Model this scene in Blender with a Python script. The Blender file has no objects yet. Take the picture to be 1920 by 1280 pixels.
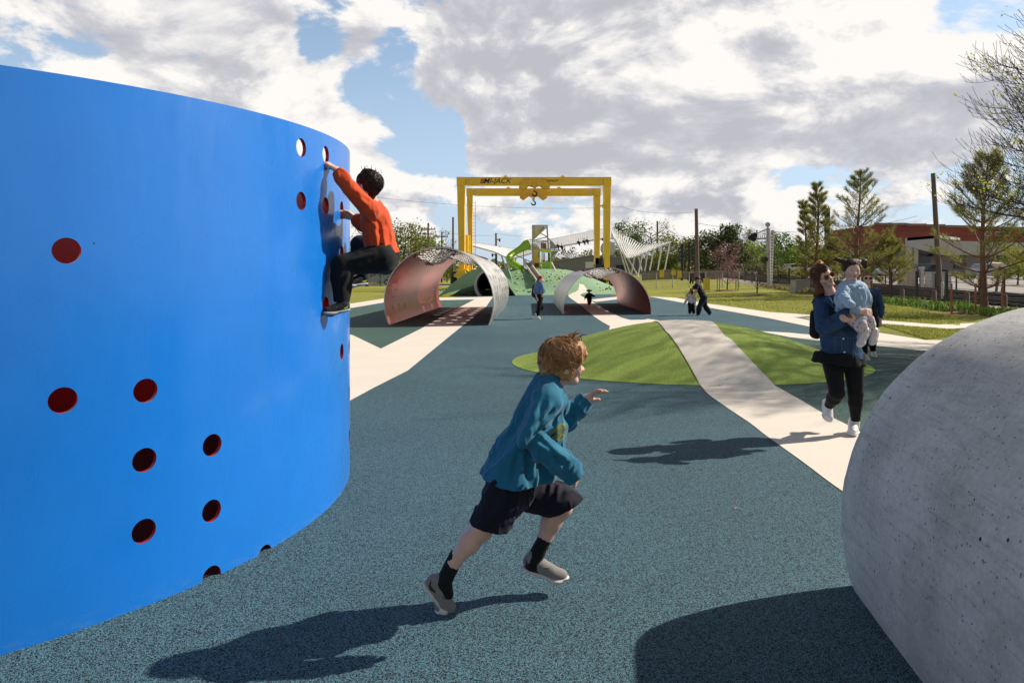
import bpy, bmesh, math, random
import numpy as np
from mathutils import Vector, Matrix, noise as mnoise
from mathutils.geometry import delaunay_2d_cdt, tessellate_polygon
random.seed(7)
SC = bpy.context.scene
COL = SC.collection
PI = math.pi
R = math.radians
F, CH, YH = 1280.0, 1.52, 512.0          # focal length in px of a 1920 px frame, camera height, horizon row

def W(px, py, d):
    return Vector(((px - 960) / F * d, d, CH - (py - YH) / F * d))

def G(px, py, z=0.0):
    d = F * (CH - z) / (py - YH)
    return W(px, py, d)

def sstep(a, b, x):
    t = min(1, max(0, (x - a) / (b - a)))
    return t * t * (3 - 2 * t)

# ------------------------------------------------------------------ tagging
def tag(o, label=None, cat=None, group=None, kind=None):
    if label: o['label'] = label
    if cat: o['category'] = cat
    if group: o['group'] = group
    if kind: o['kind'] = kind
    return o

def empty(name, loc, label=None, cat=None, group=None, rz=0):
    o = bpy.data.objects.new(name, None)
    COL.objects.link(o)
    o.location = loc
    o.rotation_euler = (0, 0, rz)
    o.empty_display_size = .2
    return tag(o, label, cat, group)

def mobj(name, me, mat, parent=None):
    o = bpy.data.objects.new(name, me)
    COL.objects.link(o)
    if mat:
        for m in (mat if isinstance(mat, (list, tuple)) else [mat]):
            me.materials.append(m)
    if parent:
        o.parent = parent
        p = parent
        off = Vector((0, 0, 0))
        # meshes are authored in world space: undo the parents' placement
        chain = []
        while p is not None:
            chain.append(p)
            p = p.parent
        M = Matrix.Identity(4)
        for q in reversed(chain):
            M = M @ q.matrix_basis
        me.transform(M.inverted())
    return o

def copy_tree(o, parent=None):
    c = o.copy()
    COL.objects.link(c)
    if parent is not None:
        c.parent = parent
    for ch in list(o.children):
        copy_tree(ch, c)
    return c

# ------------------------------------------------------------------ mesh builder
class MB:
    def __init__(self):
        self.v = []
        self.f = []
        self.mi = []
        self.cur = 0

    def add(self, vs, fs):
        n = len(self.v)
        self.v.extend([tuple(p) for p in vs])
        for f in fs:
            self.f.append(tuple(i + n for i in f))
            self.mi.append(self.cur)
        return self

    def box(self, c, s, rot=None, taper=1.0):
        c = Vector(c)
        hx, hy, hz = s[0] / 2, s[1] / 2, s[2] / 2
        vs = []
        for z, t in ((-hz, 1), (hz, taper)):
            for x, y in ((-hx, -hy), (hx, -hy), (hx, hy), (-hx, hy)):
                p = Vector((x * t, y * t, z))
                if rot is not None:
                    p = rot @ p
                vs.append(c + p)
        return self.add(vs, [(3, 2, 1, 0), (4, 5, 6, 7), (0, 1, 5, 4), (1, 2, 6, 5), (2, 3, 7, 6), (3, 0, 4, 7)])

    def bar(self, a, b, w, h, up=(0, 0, 1), w2=None, h2=None):
        a = Vector(a); b = Vector(b)
        d = (b - a).normalized()
        u = Vector(up)
        s = d.cross(u)
        if s.length < 1e-4:
            s = d.cross(Vector((0, 1, 0)))
        s.normalize()
        u = s.cross(d)
        w2 = w if w2 is None else w2
        h2 = h if h2 is None else h2
        vs = []
        for p, ww, hh in ((a, w, h), (b, w2, h2)):
            for i, j in ((-1, -1), (1, -1), (1, 1), (-1, 1)):
                vs.append(p + s * (i * ww / 2) + u * (j * hh / 2))
        return self.add(vs, [(0, 1, 2, 3), (7, 6, 5, 4), (4, 5, 1, 0), (5, 6, 2, 1), (6, 7, 3, 2), (7, 4, 0, 3)])

    def tube(self, pts, r, n=8, cap=True):
        pts = [Vector(p) for p in pts]
        m = len(pts)
        rs = r if isinstance(r, (list, tuple)) else [r] * m
        t0 = (pts[1] - pts[0]).normalized()
        u = t0.orthogonal().normalized()
        vs = []
        for i, p in enumerate(pts):
            if i == 0: t = pts[1] - p
            elif i == m - 1: t = p - pts[i - 1]
            else: t = pts[i + 1] - pts[i - 1]
            if t.length < 1e-9: t = t0.copy()
            t.normalize()
            u = (u - t * u.dot(t))
            if u.length < 1e-6: u = t.orthogonal()
            u.normalize()
            w = t.cross(u)
            for k in range(n):
                a = 2 * PI * k / n
                vs.append(p + (u * math.cos(a) + w * math.sin(a)) * rs[i])
        fs = []
        for i in range(m - 1):
            for k in range(n):
                k2 = (k + 1) % n
                fs.append((i * n + k, i * n + k2, (i + 1) * n + k2, (i + 1) * n + k))
        if cap:
            fs.append(tuple(reversed(range(n))))
            fs.append(tuple((m - 1) * n + k for k in range(n)))
        return self.add(vs, fs)

    def ell(self, c, rad, nu=16, nv=10, rot=None):
        c = Vector(c)
        if not isinstance(rad, (list, tuple, Vector)): rad = (rad,) * 3
        vs = []
        for j in range(1, nv):
            ph = PI * j / nv
            for i in range(nu):
                th = 2 * PI * i / nu
                p = Vector((rad[0] * math.sin(ph) * math.cos(th), rad[1] * math.sin(ph) * math.sin(th), rad[2] * math.cos(ph)))
                if rot is not None: p = rot @ p
                vs.append(c + p)
        t = Vector((0, 0, rad[2])); b = Vector((0, 0, -rad[2]))
        if rot is not None: t = rot @ t; b = rot @ b
        vs += [c + t, c + b]
        T = len(vs) - 2
        fs = []
        for i in range(nu):
            i2 = (i + 1) % nu
            fs.append((T, i, i2))
            for j in range(nv - 2):
                fs.append((j * nu + i, (j + 1) * nu + i, (j + 1) * nu + i2, j * nu + i2))
            fs.append(((nv - 2) * nu + i, T + 1, (nv - 2) * nu + i2))
        return self.add(vs, fs)

    def prism(self, poly, vec):
        """extrude a planar polygon (list of 3-D points) by vec"""
        n = len(poly)
        P = [Vector(p) for p in poly]
        vec = Vector(vec)
        vs = P + [p + vec for p in P]
        fs = [tuple(reversed(range(n))), tuple(range(n, 2 * n))]
        for i in range(n):
            j = (i + 1) % n
            fs.append((i, j, n + j, n + i))
        return self.add(vs, fs)

    def grid(self, fn, nu, nv):
        vs = [fn(i / nu, j / nv) for j in range(nv + 1) for i in range(nu + 1)]
        fs = []
        for j in range(nv):
            for i in range(nu):
                a = j * (nu + 1) + i
                fs.append((a, a + 1, a + nu + 2, a + nu + 1))
        return self.add(vs, fs)

    def mesh(self, name, smooth=False, fix=True, angle=None):
        me = bpy.data.meshes.new(name)
        me.from_pydata(self.v, [], self.f)
        if any(self.mi):
            me.polygons.foreach_set('material_index', self.mi)
        if fix:
            bm = bmesh.new(); bm.from_mesh(me)
            bmesh.ops.recalc_face_normals(bm, faces=bm.faces)
            bm.to_mesh(me); bm.free()
        if smooth:
            me.polygons.foreach_set('use_smooth', [True] * len(me.polygons))
            if angle:
                me.set_sharp_from_angle(angle=R(angle))
        me.update()
        return me

    def build(self, name, mat, parent=None, smooth=False, fix=True, angle=None, bevel=0):
        me = self.mesh(name, smooth, fix, angle)
        o = mobj(name, me, mat, parent)
        if bevel:
            m = o.modifiers.new('bevel', 'BEVEL'); m.width = bevel; m.segments = 2; m.limit_method = 'ANGLE'
        return o

# ------------------------------------------------------------------ materials
def newmat(name):
    m = bpy.data.materials.new(name)
    m.use_nodes = True
    nt = m.node_tree
    b = nt.nodes['Principled BSDF']
    return m, nt, b

def N(nt, t, **kw):
    n = nt.nodes.new(t)
    for k, v in kw.items():
        if k in ('op', 'operation'): n.operation = v
        elif k.startswith('i_'):
            key = k[2:]
            n.inputs[int(key) if key.isdigit() else key.replace('_', ' ')].default_value = v
        else: setattr(n, k, v)
    return n

def L(nt, a, b): nt.links.new(a, b)

def ramp(nt, fac, stops):
    r = N(nt, 'ShaderNodeValToRGB')
    el = r.color_ramp.elements
    while len(el) < len(stops): el.new(0.5)
    for e, (p, c) in zip(el, stops):
        e.position = p
        e.color = (*c, 1) if len(c) == 3 else c
    L(nt, fac, r.inputs[0])
    return r.outputs[0]

def mix(nt, fac, a, b, mode='MIX'):
    m = N(nt, 'ShaderNodeMix', data_type='RGBA', blend_type=mode)
    for s, v in ((m.inputs[0], fac), (m.inputs[6], a), (m.inputs[7], b)):
        if hasattr(v, 'links'): L(nt, v, s)
        elif isinstance(v, (int, float)): s.default_value = v
        else: s.default_value = (*v, 1) if len(v) == 3 else v
    return m.outputs[2]

def noise(nt, vec, scale, detail=4, rough=.55, dist=0.0):
    n = N(nt, 'ShaderNodeTexNoise')
    n.inputs['Scale'].default_value = scale
    n.inputs['Detail'].default_value = detail
    n.inputs['Roughness'].default_value = rough
    n.inputs['Distortion'].default_value = dist
    if vec is not None: L(nt, vec, n.inputs['Vector'])
    return n.outputs['Fac']

def math_(nt, op, a, b=None, clamp=False):
    n = N(nt, 'ShaderNodeMath', operation=op)
    n.use_clamp = clamp
    for i, v in enumerate((a, b)):
        if v is None: continue
        if hasattr(v, 'links'): L(nt, v, n.inputs[i])
        else: n.inputs[i].default_value = v
    return n.outputs[0]

def bump(nt, b, h, strength=.3, dist=.02):
    n = N(nt, 'ShaderNodeBump')
    n.inputs['Strength'].default_value = strength
    n.inputs['Distance'].default_value = dist
    L(nt, h, n.inputs['Height'])
    L(nt, n.outputs[0], b.inputs['Normal'])

def coord(nt, kind='Object', scale=None):
    t = N(nt, 'ShaderNodeTexCoord')
    o = t.outputs[kind]
    if scale is not None:
        m = N(nt, 'ShaderNodeMapping')
        m.inputs['Scale'].default_value = scale
        L(nt, o, m.inputs['Vector'])
        o = m.outputs[0]
    return o

MATS = {}
def mat(name, col, rough=.6, metal=0.0, var=.15, vscale=6.0, bmp=0.0, bscale=40.0, spec=None, coat=0.0, stretch=None):
    """plain paint / cloth / metal with gentle colour variation and optional bump"""
    if name in MATS: return MATS[name]
    m, nt, b = newmat(name)
    v = coord(nt, 'Object', stretch)
    n = noise(nt, v, vscale, 5, .6)
    lo = tuple(c * (1 - var) for c in col); hi = tuple(min(1, c * (1 + var)) for c in col)
    c = ramp(nt, n, [(.3, lo), (.7, hi)])
    L(nt, c, b.inputs['Base Color'])
    b.inputs['Roughness'].default_value = rough
    b.inputs['Metallic'].default_value = metal
    if spec is not None: b.inputs['Specular IOR Level'].default_value = spec
    if coat: b.inputs['Coat Weight'].default_value = coat; b.inputs['Coat Roughness'].default_value = .08
    if bmp:
        bump(nt, b, noise(nt, v, bscale, 4, .6), bmp, .01)
    MATS[name] = m
    return m

def leafmat(name, c1, c2, trans=.35):
    if name in MATS: return MATS[name]
    m, nt, b = newmat(name)
    oi = N(nt, 'ShaderNodeNewGeometry')
    v = coord(nt, 'Object')
    n = noise(nt, v, .9, 3, .6)
    r = math_(nt, 'ADD', math_(nt, 'MULTIPLY', oi.outputs['Random Per Island'], .55), math_(nt, 'MULTIPLY', n, .45))
    c = ramp(nt, r, [(.2, c1), (.8, c2)])
    L(nt, c, b.inputs['Base Color'])
    b.inputs['Roughness'].default_value = .6
    b.inputs['Specular IOR Level'].default_value = .25
    tr = N(nt, 'ShaderNodeBsdfTranslucent')
    L(nt, c, tr.inputs[0])
    ms = N(nt, 'ShaderNodeMixShader')
    ms.inputs[0].default_value = trans
    L(nt, b.outputs[0], ms.inputs[1]); L(nt, tr.outputs[0], ms.inputs[2])
    L(nt, ms.outputs[0], nt.nodes['Material Output'].inputs[0])
    MATS[name] = m
    return m

# ------------------------------------------------------------------ perforated curved sheet
def sheet(u0, u1, v0, v1, holes, fn, thick, du, dv, mats, name, parent=None, closed=False, chamfer=0.0):
    """A bent plate: (u,v) rectangle with holes (each a list of uv points), mapped by fn(u,v,w) where w is depth
    into the plate (0 = outer face, thick = inner).  mats = [outer, inner, hole edge]"""
    pts = []; edges = []
    nu = max(2, int(round((u1 - u0) / du))); nv = max(2, int(round((v1 - v0) / dv)))
    def inside(p, poly):
        c = False
        j = len(poly) - 1
        for i in range(len(poly)):
            a, b = poly[i], poly[j]
            if (a[1] > p[1]) != (b[1] > p[1]) and p[0] < (b[0] - a[0]) * (p[1] - a[1]) / (b[1] - a[1]) + a[0]: c = not c
            j = i
        return c
    boxes = [(min(p[0] for p in h), max(p[0] for p in h), min(p[1] for p in h), max(p[1] for p in h)) for h in holes]
    gv = {}
    for j in range(nv + 1):
        for i in range(nu + 1):
            u = u0 + (u1 - u0) * i / nu; v = v0 + (v1 - v0) * j / nv
            border = i in (0, nu) or j in (0, nv)
            ok = True
            if not border:
                for h, bb in zip(holes, boxes):
                    m_ = du * .3
                    if bb[0] - m_ < u < bb[1] + m_ and bb[2] - m_ < v < bb[3] + m_ and (inside((u, v), h) or min(math.hypot(u - q[0], v - q[1]) for q in h) < m_):
                        ok = False; break
            if ok:
                gv[(i, j)] = len(pts); pts.append(Vector((u, v)))
    for i in range(nu):
        edges += [(gv[(i, 0)], gv[(i + 1, 0)]), (gv[(i, nv)], gv[(i + 1, nv)])]
    for j in range(nv):
        edges += [(gv[(0, j)], gv[(0, j + 1)]), (gv[(nu, j)], gv[(nu, j + 1)])]
    nb = len(edges)
    for h in holes:
        s = len(pts)
        pts += [Vector(p) for p in h]
        edges += [(s + k, s + (k + 1) % len(h)) for k in range(len(h))]
    V, E, Fs, ov, oe, of_ = delaunay_2d_cdt(pts, edges, [], 1, 1e-6)
    tris = []
    for f in Fs:
        c = sum((V[i] for i in f), Vector((0, 0))) / len(f)
        if any(bb[0] < c[0] < bb[1] and bb[2] < c[1] < bb[3] and inside(c, h) for h, bb in zip(holes, boxes)): continue
        tris.append(f)
    n = len(V)
    mb = MB()
    ch = chamfer
    vs = [fn(p[0], p[1], 0) for p in V] + [fn(p[0], p[1], thick) for p in V]
    mb.add(vs, [])
    for f in tris:
        mb.f.append(tuple(f)); mb.mi.append(0)
        mb.f.append(tuple(n + i for i in reversed(f))); mb.mi.append(1)
    # open edges
    cnt = {}
    for f in tris:
        for k in range(3):
            a, b = f[k], f[(k + 1) % 3]
            cnt[(a, b)] = cnt.get((a, b), 0) + 1
    for (a, b) in list(cnt):
        if (b, a) not in cnt:
            on_b = lambda p: abs(p[0] - u0) < 1e-5 or abs(p[0] - u1) < 1e-5 or abs(p[1] - v0) < 1e-5 or abs(p[1] - v1) < 1e-5
            outer = on_b(V[a]) and on_b(V[b])
            if outer and closed and (abs(V[a][0] - V[b][0]) < 1e-6) and (abs(V[a][0] - u0) < 1e-5 or abs(V[a][0] - u1) < 1e-5): continue
            s = len(mb.v)
            pa, pb = V[a], V[b]
            mb.v += [tuple(fn(pa[0], pa[1], 0)), tuple(fn(pb[0], pb[1], 0)), tuple(fn(pb[0], pb[1], thick)), tuple(fn(pa[0], pa[1], thick))]
            mb.f.append((s + 1, s, s + 3, s + 2)); mb.mi.append(0 if outer else 2)
    me = bpy.data.meshes.new(name)
    me.from_pydata(mb.v, [], mb.f)
    me.polygons.foreach_set('material_index', mb.mi)
    me.polygons.foreach_set('use_smooth', [mi < 2 for mi in mb.mi])
    if closed:
        bm = bmesh.new(); bm.from_mesh(me)
        seam = [v for v in bm.verts if True]
        bmesh.ops.remove_doubles(bm, verts=[v for v in bm.verts], dist=1e-5)
        for e in bm.edges:
            fs = e.link_faces
            if len(fs) > 1 and len({f.material_index for f in fs}) > 1: e.smooth = False
            if len(fs) > 1 and fs[0].normal.angle(fs[1].normal, 0) > .6: e.smooth = False
        bm.to_mesh(me); bm.free()
    me.update()
    return mobj(name, me, mats, parent)

def circle_uv(u, v, r, n=28, ru=None):
    ru = r if ru is None else ru
    return [(u + ru * math.cos(2 * PI * k / n), v + r * math.sin(2 * PI * k / n)) for k in range(n)]

def text_mesh(body, size, depth, font_shear=0.0, offset=0.0):
    c = bpy.data.curves.new('lettering', 'FONT')
    c.body = body; c.size = size; c.extrude = depth; c.shear = font_shear; c.offset = offset
    c.align_x = 'CENTER'; c.align_y = 'CENTER'
    o = bpy.data.objects.new('lettering', c)
    COL.objects.link(o)
    dg = bpy.context.evaluated_depsgraph_get()
    me = bpy.data.meshes.new_from_object(o.evaluated_get(dg))
    bpy.data.objects.remove(o)
    bpy.data.curves.remove(c)
    me.materials.clear()
    return me
# ================================================================== camera, sun, sky
cam = bpy.data.cameras.new('camera')
cam.sensor_width = 36
cam.lens = 36 * F / 1920
cam.shift_y = -(640 - YH) / 1920
cam.clip_end = 3000
co = bpy.data.objects.new('camera', cam); COL.objects.link(co)
co.location = (0, 0, CH); co.rotation_euler = (R(90), 0, 0)
SC.camera = co
SC.view_settings.view_transform = 'Standard'
SC.view_settings.look = 'None'
SC.view_settings.exposure = .4
SC.view_settings.gamma = 1

SUN_AZ = math.atan2(.95, .305)          # from +Y towards +X
SUN_EL = R(36.5)
CLOUD = 7.9
SUNV = Vector((math.sin(SUN_AZ) * math.cos(SUN_EL), math.cos(SUN_AZ) * math.cos(SUN_EL), math.sin(SUN_EL)))
sl = bpy.data.lights.new('sun', 'SUN'); sl.energy = 5.0; sl.angle = R(.53); sl.color = (1, .93, .82)
so = bpy.data.objects.new('sun', sl); COL.objects.link(so)
so.location = (30, 10, 40)
so.rotation_euler = (-SUNV).to_track_quat('-Z', 'Y').to_euler()

wd = bpy.data.worlds.new('World'); SC.world = wd
wd.use_nodes = True
wn = wd.node_tree
wn.nodes.clear()
out = N(wn, 'ShaderNodeOutputWorld')
bg = N(wn, 'ShaderNodeBackground'); bg.inputs[1].default_value = .1
L(wn, bg.outputs[0], out.inputs[0])
sky = N(wn, 'ShaderNodeTexSky'); sky.sky_type = 'NISHITA'
sky.sun_disc = False; sky.sun_elevation = SUN_EL; sky.sun_rotation = SUN_AZ
sky.air_density = 1.0; sky.dust_density = .6; sky.ozone_density = 2.0
dirv = coord(wn, 'Generated')
sp = N(wn, 'ShaderNodeSeparateXYZ'); L(wn, dirv, sp.inputs[0])
X_, Y_, Z_ = sp.outputs
def vec3(a, b, c):
    n = N(wn, 'ShaderNodeCombineXYZ')
    for i, v in enumerate((a, b, c)):
        if hasattr(v, 'links'): L(wn, v, n.inputs[i])
        else: n.inputs[i].default_value = v
    return n.outputs[0]
P = vec3(X_, Y_, math_(wn, 'MULTIPLY', Z_, 1.75))
def off(v, o):
    n = N(wn, 'ShaderNodeVectorMath', operation='ADD'); L(wn, v, n.inputs[0]); n.inputs[1].default_value = o
    return n.outputs[0]
def pxdir(px, py):
    return Vector(((px - 960) / F, 1, (YH - py) / F)).normalized()
def blob(px, py, rad_px, soft=1.0):
    """soft round region of the sky about a direction"""
    d = pxdir(px, py)
    n = N(wn, 'ShaderNodeVectorMath', operation='DOT_PRODUCT'); L(wn, dirv, n.inputs[0]); n.inputs[1].default_value = d
    ca = math.cos(math.atan(rad_px / F))
    mr = N(wn, 'ShaderNodeMapRange', interpolation_type='SMOOTHSTEP')
    L(wn, n.outputs['Value'], mr.inputs[0])
    mr.inputs[1].default_value = ca; mr.inputs[2].default_value = 1.0
    return mr.outputs[0]
def wsum(items):
    acc = None
    for v, w in items:
        t = math_(wn, 'MULTIPLY', v, w)
        acc = t if acc is None else math_(wn, 'ADD', acc, t)
    return acc
PO = (3.1, 7.7, 1.3)
low = N(wn, 'ShaderNodeMapRange', interpolation_type='SMOOTHSTEP'); L(wn, Z_, low.inputs[0]); low.inputs[1].default_value = .08; low.inputs[2].default_value = .24
def cl(v):
    a = noise(wn, off(v, (1.7, 4.2, 8.8)), 8.5, 10, .60, .2)
    b = noise(wn, off(v, PO), 4.2, 11, .60, .35)
    m = N(wn, 'ShaderNodeMix'); L(wn, low.outputs[0], m.inputs[0]); L(wn, a, m.inputs[2]); L(wn, b, m.inputs[3])
    return math_(wn, 'ADD', math_(wn, 'MULTIPLY', math_(wn, 'SUBTRACT', m.outputs[0], .5), 2.2), .5)
n0 = cl(P)
n1 = cl(off(P, (.022, .004, .05)))
big = noise(wn, vec3(X_, Y_, math_(wn, 'MULTIPLY', Z_, 4.0)), 3.4, 8, .6, .3)
gaps = wsum([(blob(600, 40, 80), -.22), (blob(570, 100, 70), -.22), (blob(750, 115, 80), -.24), (blob(670, 165, 60), -.18), (blob(360, 70, 75), -.30), (blob(790, 255, 110), -.32), (blob(880, 235, 70), -.18), (blob(950, 395, 130), -.26), (blob(830, 330, 60), -.08), (blob(1090, 415, 90), -.14), (blob(1500, 370, 130), -.14), (blob(1250, 400, 110), -.10),
             (blob(1850, 70, 110), -.28), (blob(1650, 390, 130), -.14), (blob(1420, 330, 90), -.08), (blob(1840, 320, 120), -.08), (blob(470, 85, 60), -.10),
             (blob(150, 50, 330), .20), (blob(440, 200, 220), .28), (blob(650, 265, 110), .24), (blob(1250, 160, 460), .30), (blob(1600, 160, 330), .22), (blob(1000, 120, 240), .20), (blob(860, 40, 130), .22), (blob(1010, 250, 150), .14), (blob(1270, 300, 130), .12),
             (blob(760, 350, 90), .20), (blob(690, 85, 75), .14), (blob(560, 160, 60), .24), (blob(500, 50, 60), .16), (blob(620, 130, 40), .16), (blob(790, 170, 80), .2)])
hz = N(wn, 'ShaderNodeMapRange'); L(wn, Z_, hz.inputs[0]); hz.inputs[1].default_value = .02; hz.inputs[2].default_value = .62; hz.inputs[3].default_value = .07; hz.inputs[4].default_value = .02
D = math_(wn, 'ADD', math_(wn, 'ADD', n0, gaps), hz.outputs[0])
al = N(wn, 'ShaderNodeMapRange', interpolation_type='SMOOTHSTEP'); L(wn, D, al.inputs[0]); al.inputs[1].default_value = .45; al.inputs[2].default_value = .61
# light on the cloud: sunlit rims, grey undersides
sh = math_(wn, 'MULTIPLY', math_(wn, 'SUBTRACT', n0, n1), 2.5)
dens = N(wn, 'ShaderNodeMapRange'); L(wn, D, dens.inputs[0]); dens.inputs[1].default_value = .52; dens.inputs[2].default_value = .95; dens.inputs[3].default_value = .22; dens.inputs[4].default_value = -.14
grey = wsum([(blob(1150, 190, 340), -.22), (blob(960, 190, 220), -.16), (blob(1500, 220, 280), -.24), (blob(1760, 240, 200), -.16), (blob(860, 60, 200), -.16), (blob(1040, 300, 130), -.10), (blob(1290, 45, 150), .36), (blob(1560, 60, 240), .50), (blob(1720, 110, 110), .24), (blob(1080, 35, 120), .24), (blob(1340, 100, 90), .22), (blob(300, 170, 330), .22), (blob(600, 240, 160), .22), (blob(80, 20, 260), -.14), (blob(400, 15, 180), -.10),
              (blob(780, 370, 130), .18), (blob(1270, 315, 110), .24), (blob(1500, 300, 130), .16)])
lit = math_(wn, 'ADD', math_(wn, 'ADD', math_(wn, 'ADD', sh, dens.outputs[0]), grey), math_(wn, 'ADD', math_(wn, 'MULTIPLY', math_(wn, 'SUBTRACT', big, .5), 1.0), .60))
ccol = ramp(wn, lit, [(.0, (.50, .505, .555)), (.36, (.59, .592, .635)), (.58, (.75, .74, .75)), (.90, (.96, .93, .89))])
hazy = N(wn, 'ShaderNodeMapRange', interpolation_type='SMOOTHSTEP'); L(wn, Z_, hazy.inputs[0]); hazy.inputs[1].default_value = -.05; hazy.inputs[2].default_value = .42; hazy.inputs[3].default_value = .85; hazy.inputs[4].default_value = .18
bl = mix(wn, 1.0, sky.outputs[0], (1.3, 1.27, 1.18), 'MULTIPLY')
blue = mix(wn, hazy.outputs[0], bl, (3.9, 4.9, 6.5))
# unseen clouds behind and overhead, and the zenith blue, dimmed to set ambient light
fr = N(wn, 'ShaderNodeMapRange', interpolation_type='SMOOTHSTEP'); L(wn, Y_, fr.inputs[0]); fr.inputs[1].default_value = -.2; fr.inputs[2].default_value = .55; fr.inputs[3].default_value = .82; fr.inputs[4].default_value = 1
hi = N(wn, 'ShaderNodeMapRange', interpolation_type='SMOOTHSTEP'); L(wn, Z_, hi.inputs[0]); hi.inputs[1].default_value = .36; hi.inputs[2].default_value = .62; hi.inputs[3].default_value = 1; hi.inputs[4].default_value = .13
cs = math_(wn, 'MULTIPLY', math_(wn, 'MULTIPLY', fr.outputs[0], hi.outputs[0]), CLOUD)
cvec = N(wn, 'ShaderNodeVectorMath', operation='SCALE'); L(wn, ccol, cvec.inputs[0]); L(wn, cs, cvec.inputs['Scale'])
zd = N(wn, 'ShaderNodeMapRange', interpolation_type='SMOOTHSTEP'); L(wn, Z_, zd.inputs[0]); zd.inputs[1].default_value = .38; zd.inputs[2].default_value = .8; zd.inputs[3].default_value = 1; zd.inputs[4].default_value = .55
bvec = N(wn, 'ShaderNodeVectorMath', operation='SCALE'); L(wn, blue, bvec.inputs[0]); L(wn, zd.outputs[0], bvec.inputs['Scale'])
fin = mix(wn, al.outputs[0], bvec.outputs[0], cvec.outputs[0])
# the dark ground half of the dome
gnd = N(wn, 'ShaderNodeMapRange'); L(wn, Z_, gnd.inputs[0]); gnd.inputs[1].default_value = -.02; gnd.inputs[2].default_value = .0
fin = mix(wn, gnd.outputs[0], (1.2, 1.3, 1.1), fin)
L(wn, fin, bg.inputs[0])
# ================================================================== terrain
MC = Vector((2.95, 11.6)); MA, MBk, MF, MH = 2.95, 2.6, 2.42, .70      # near mound
HC = Vector((1.9, 56.0)); HA, HB, HH = 8.4, 8.6, 1.85                  # far hill
def mound_h(x, y):
    dx = (x - MC.x) / MA; dy = (y - MC.y) / (MBk if y > MC.y else MF)
    q = dx * dx + dy * dy
    return MH * (1 - q) ** 1.35 if q < 1 else 0.0
def hill_h(x, y):
    dx = (x - HC.x) / HA; dy = (y - HC.y) / HB
    q = math.sqrt(dx * dx + dy * dy)
    return HH * (1 - sstep(.22, 1.0, q)) if q < 1 else 0.0
def land_h(x, y):
    return .02 * max(0, min(y, 260) - 40) * sstep(5, 19, x)
def top_h(x, y):
    return max(mound_h(x, y), hill_h(x, y), land_h(x, y))
def hit(px, py):
    """where the ray through a pixel meets the ground"""
    k = Vector(((px - 960) / F, 1, -(py - YH) / F))
    t = 2.0
    while t < 400:
        p = k * t
        if CH + p.z <= top_h(p.x, p.y): break
        t += .02 + t * .002
    return Vector((k.x * t, t))

# ---- materials of the ground
def rubber(name, c_gran, c_dark, c_other, frac=.42):
    m, nt, b = newmat(name)
    v = coord(nt, 'Object')
    vo = N(nt, 'ShaderNodeTexVoronoi'); vo.inputs['Scale'].default_value = 250
    L(nt, v, vo.inputs['Vector'])
    sc = N(nt, 'ShaderNodeSeparateColor'); L(nt, vo.outputs['Color'], sc.inputs[0])
    g = ramp(nt, sc.outputs[0], [(0.0, c_dark), (frac - .06, c_dark), (frac, c_other), (frac + .2, c_gran), (1.0, tuple(min(1, c * 1.35) for c in c_gran))])
    big = noise(nt, v, .35, 5, .6)
    g2 = mix(nt, .5, g, ramp(nt, big, [(.3, (.36, .36, .36)), (.7, (.64, .64, .64))]), 'OVERLAY')
    st = noise(nt, v, 2.2, 6, .7)
    g3 = mix(nt, math_(nt, 'MULTIPLY', math_(nt, 'SUBTRACT', st, .62, True), 1.3, True), g2, (.16, .17, .16))
    L(nt, g3, b.inputs['Base Color'])
    b.inputs['Roughness'].default_value = .8
    b.inputs['Specular IOR Level'].default_value = .28
    bump(nt, b, math_(nt, 'SUBTRACT', sc.outputs[1], vo.outputs['Distance']), .75, .004)
    return m
M_SLATE = rubber('slate_rubber', (.074, .162, .198), (.008, .011, .015), (.036, .080, .100), .41)
M_TEAL = rubber('teal_rubber', (.085, .165, .140), (.009, .014, .014), (.042, .08, .068))
M_GREEN = rubber('turf_green_rubber', (.30, .395, .065), (.13, .175, .03), (.25, .33, .05), .3)
M_HILL = rubber('hill_green_rubber', (.215, .33, .195), (.12, .20, .12), (.18, .285, .165), .25)

def concrete(name, col, var=.12, joints=None, rough=.85, sc=1.0):
    m, nt, b = newmat(name)
    v = coord(nt, 'Object')
    n = noise(nt, v, 1.3 * sc, 8, .65)
    c = ramp(nt, n, [(.28, tuple(x * (1 - var) for x in col)), (.72, tuple(min(1, x * (1 + var)) for x in col))])
    f = noise(nt, v, 120 * sc, 3, .6)
    c = mix(nt, .35, c, ramp(nt, f, [(.3, (.35, .35, .35)), (.7, (.66, .66, .66))]), 'OVERLAY')
    st = noise(nt, v, 5.5 * sc, 6, .75)
    c = mix(nt, math_(nt, 'MULTIPLY', math_(nt, 'SUBTRACT', st, .60, True), 1.6, True), c, tuple(x * .62 for x in col))
    L(nt, c, b.inputs['Base Color'])
    b.inputs['Roughness'].default_value = rough
    bump(nt, b, f, .25, .003)
    return m
M_PATH = concrete('cream_path', (.66, .58, .49), .05)
M_WALK = concrete('walkway_concrete', (.66, .59, .50), .07)
M_ASPH = concrete('asphalt', (.16, .16, .165), .2)

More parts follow.
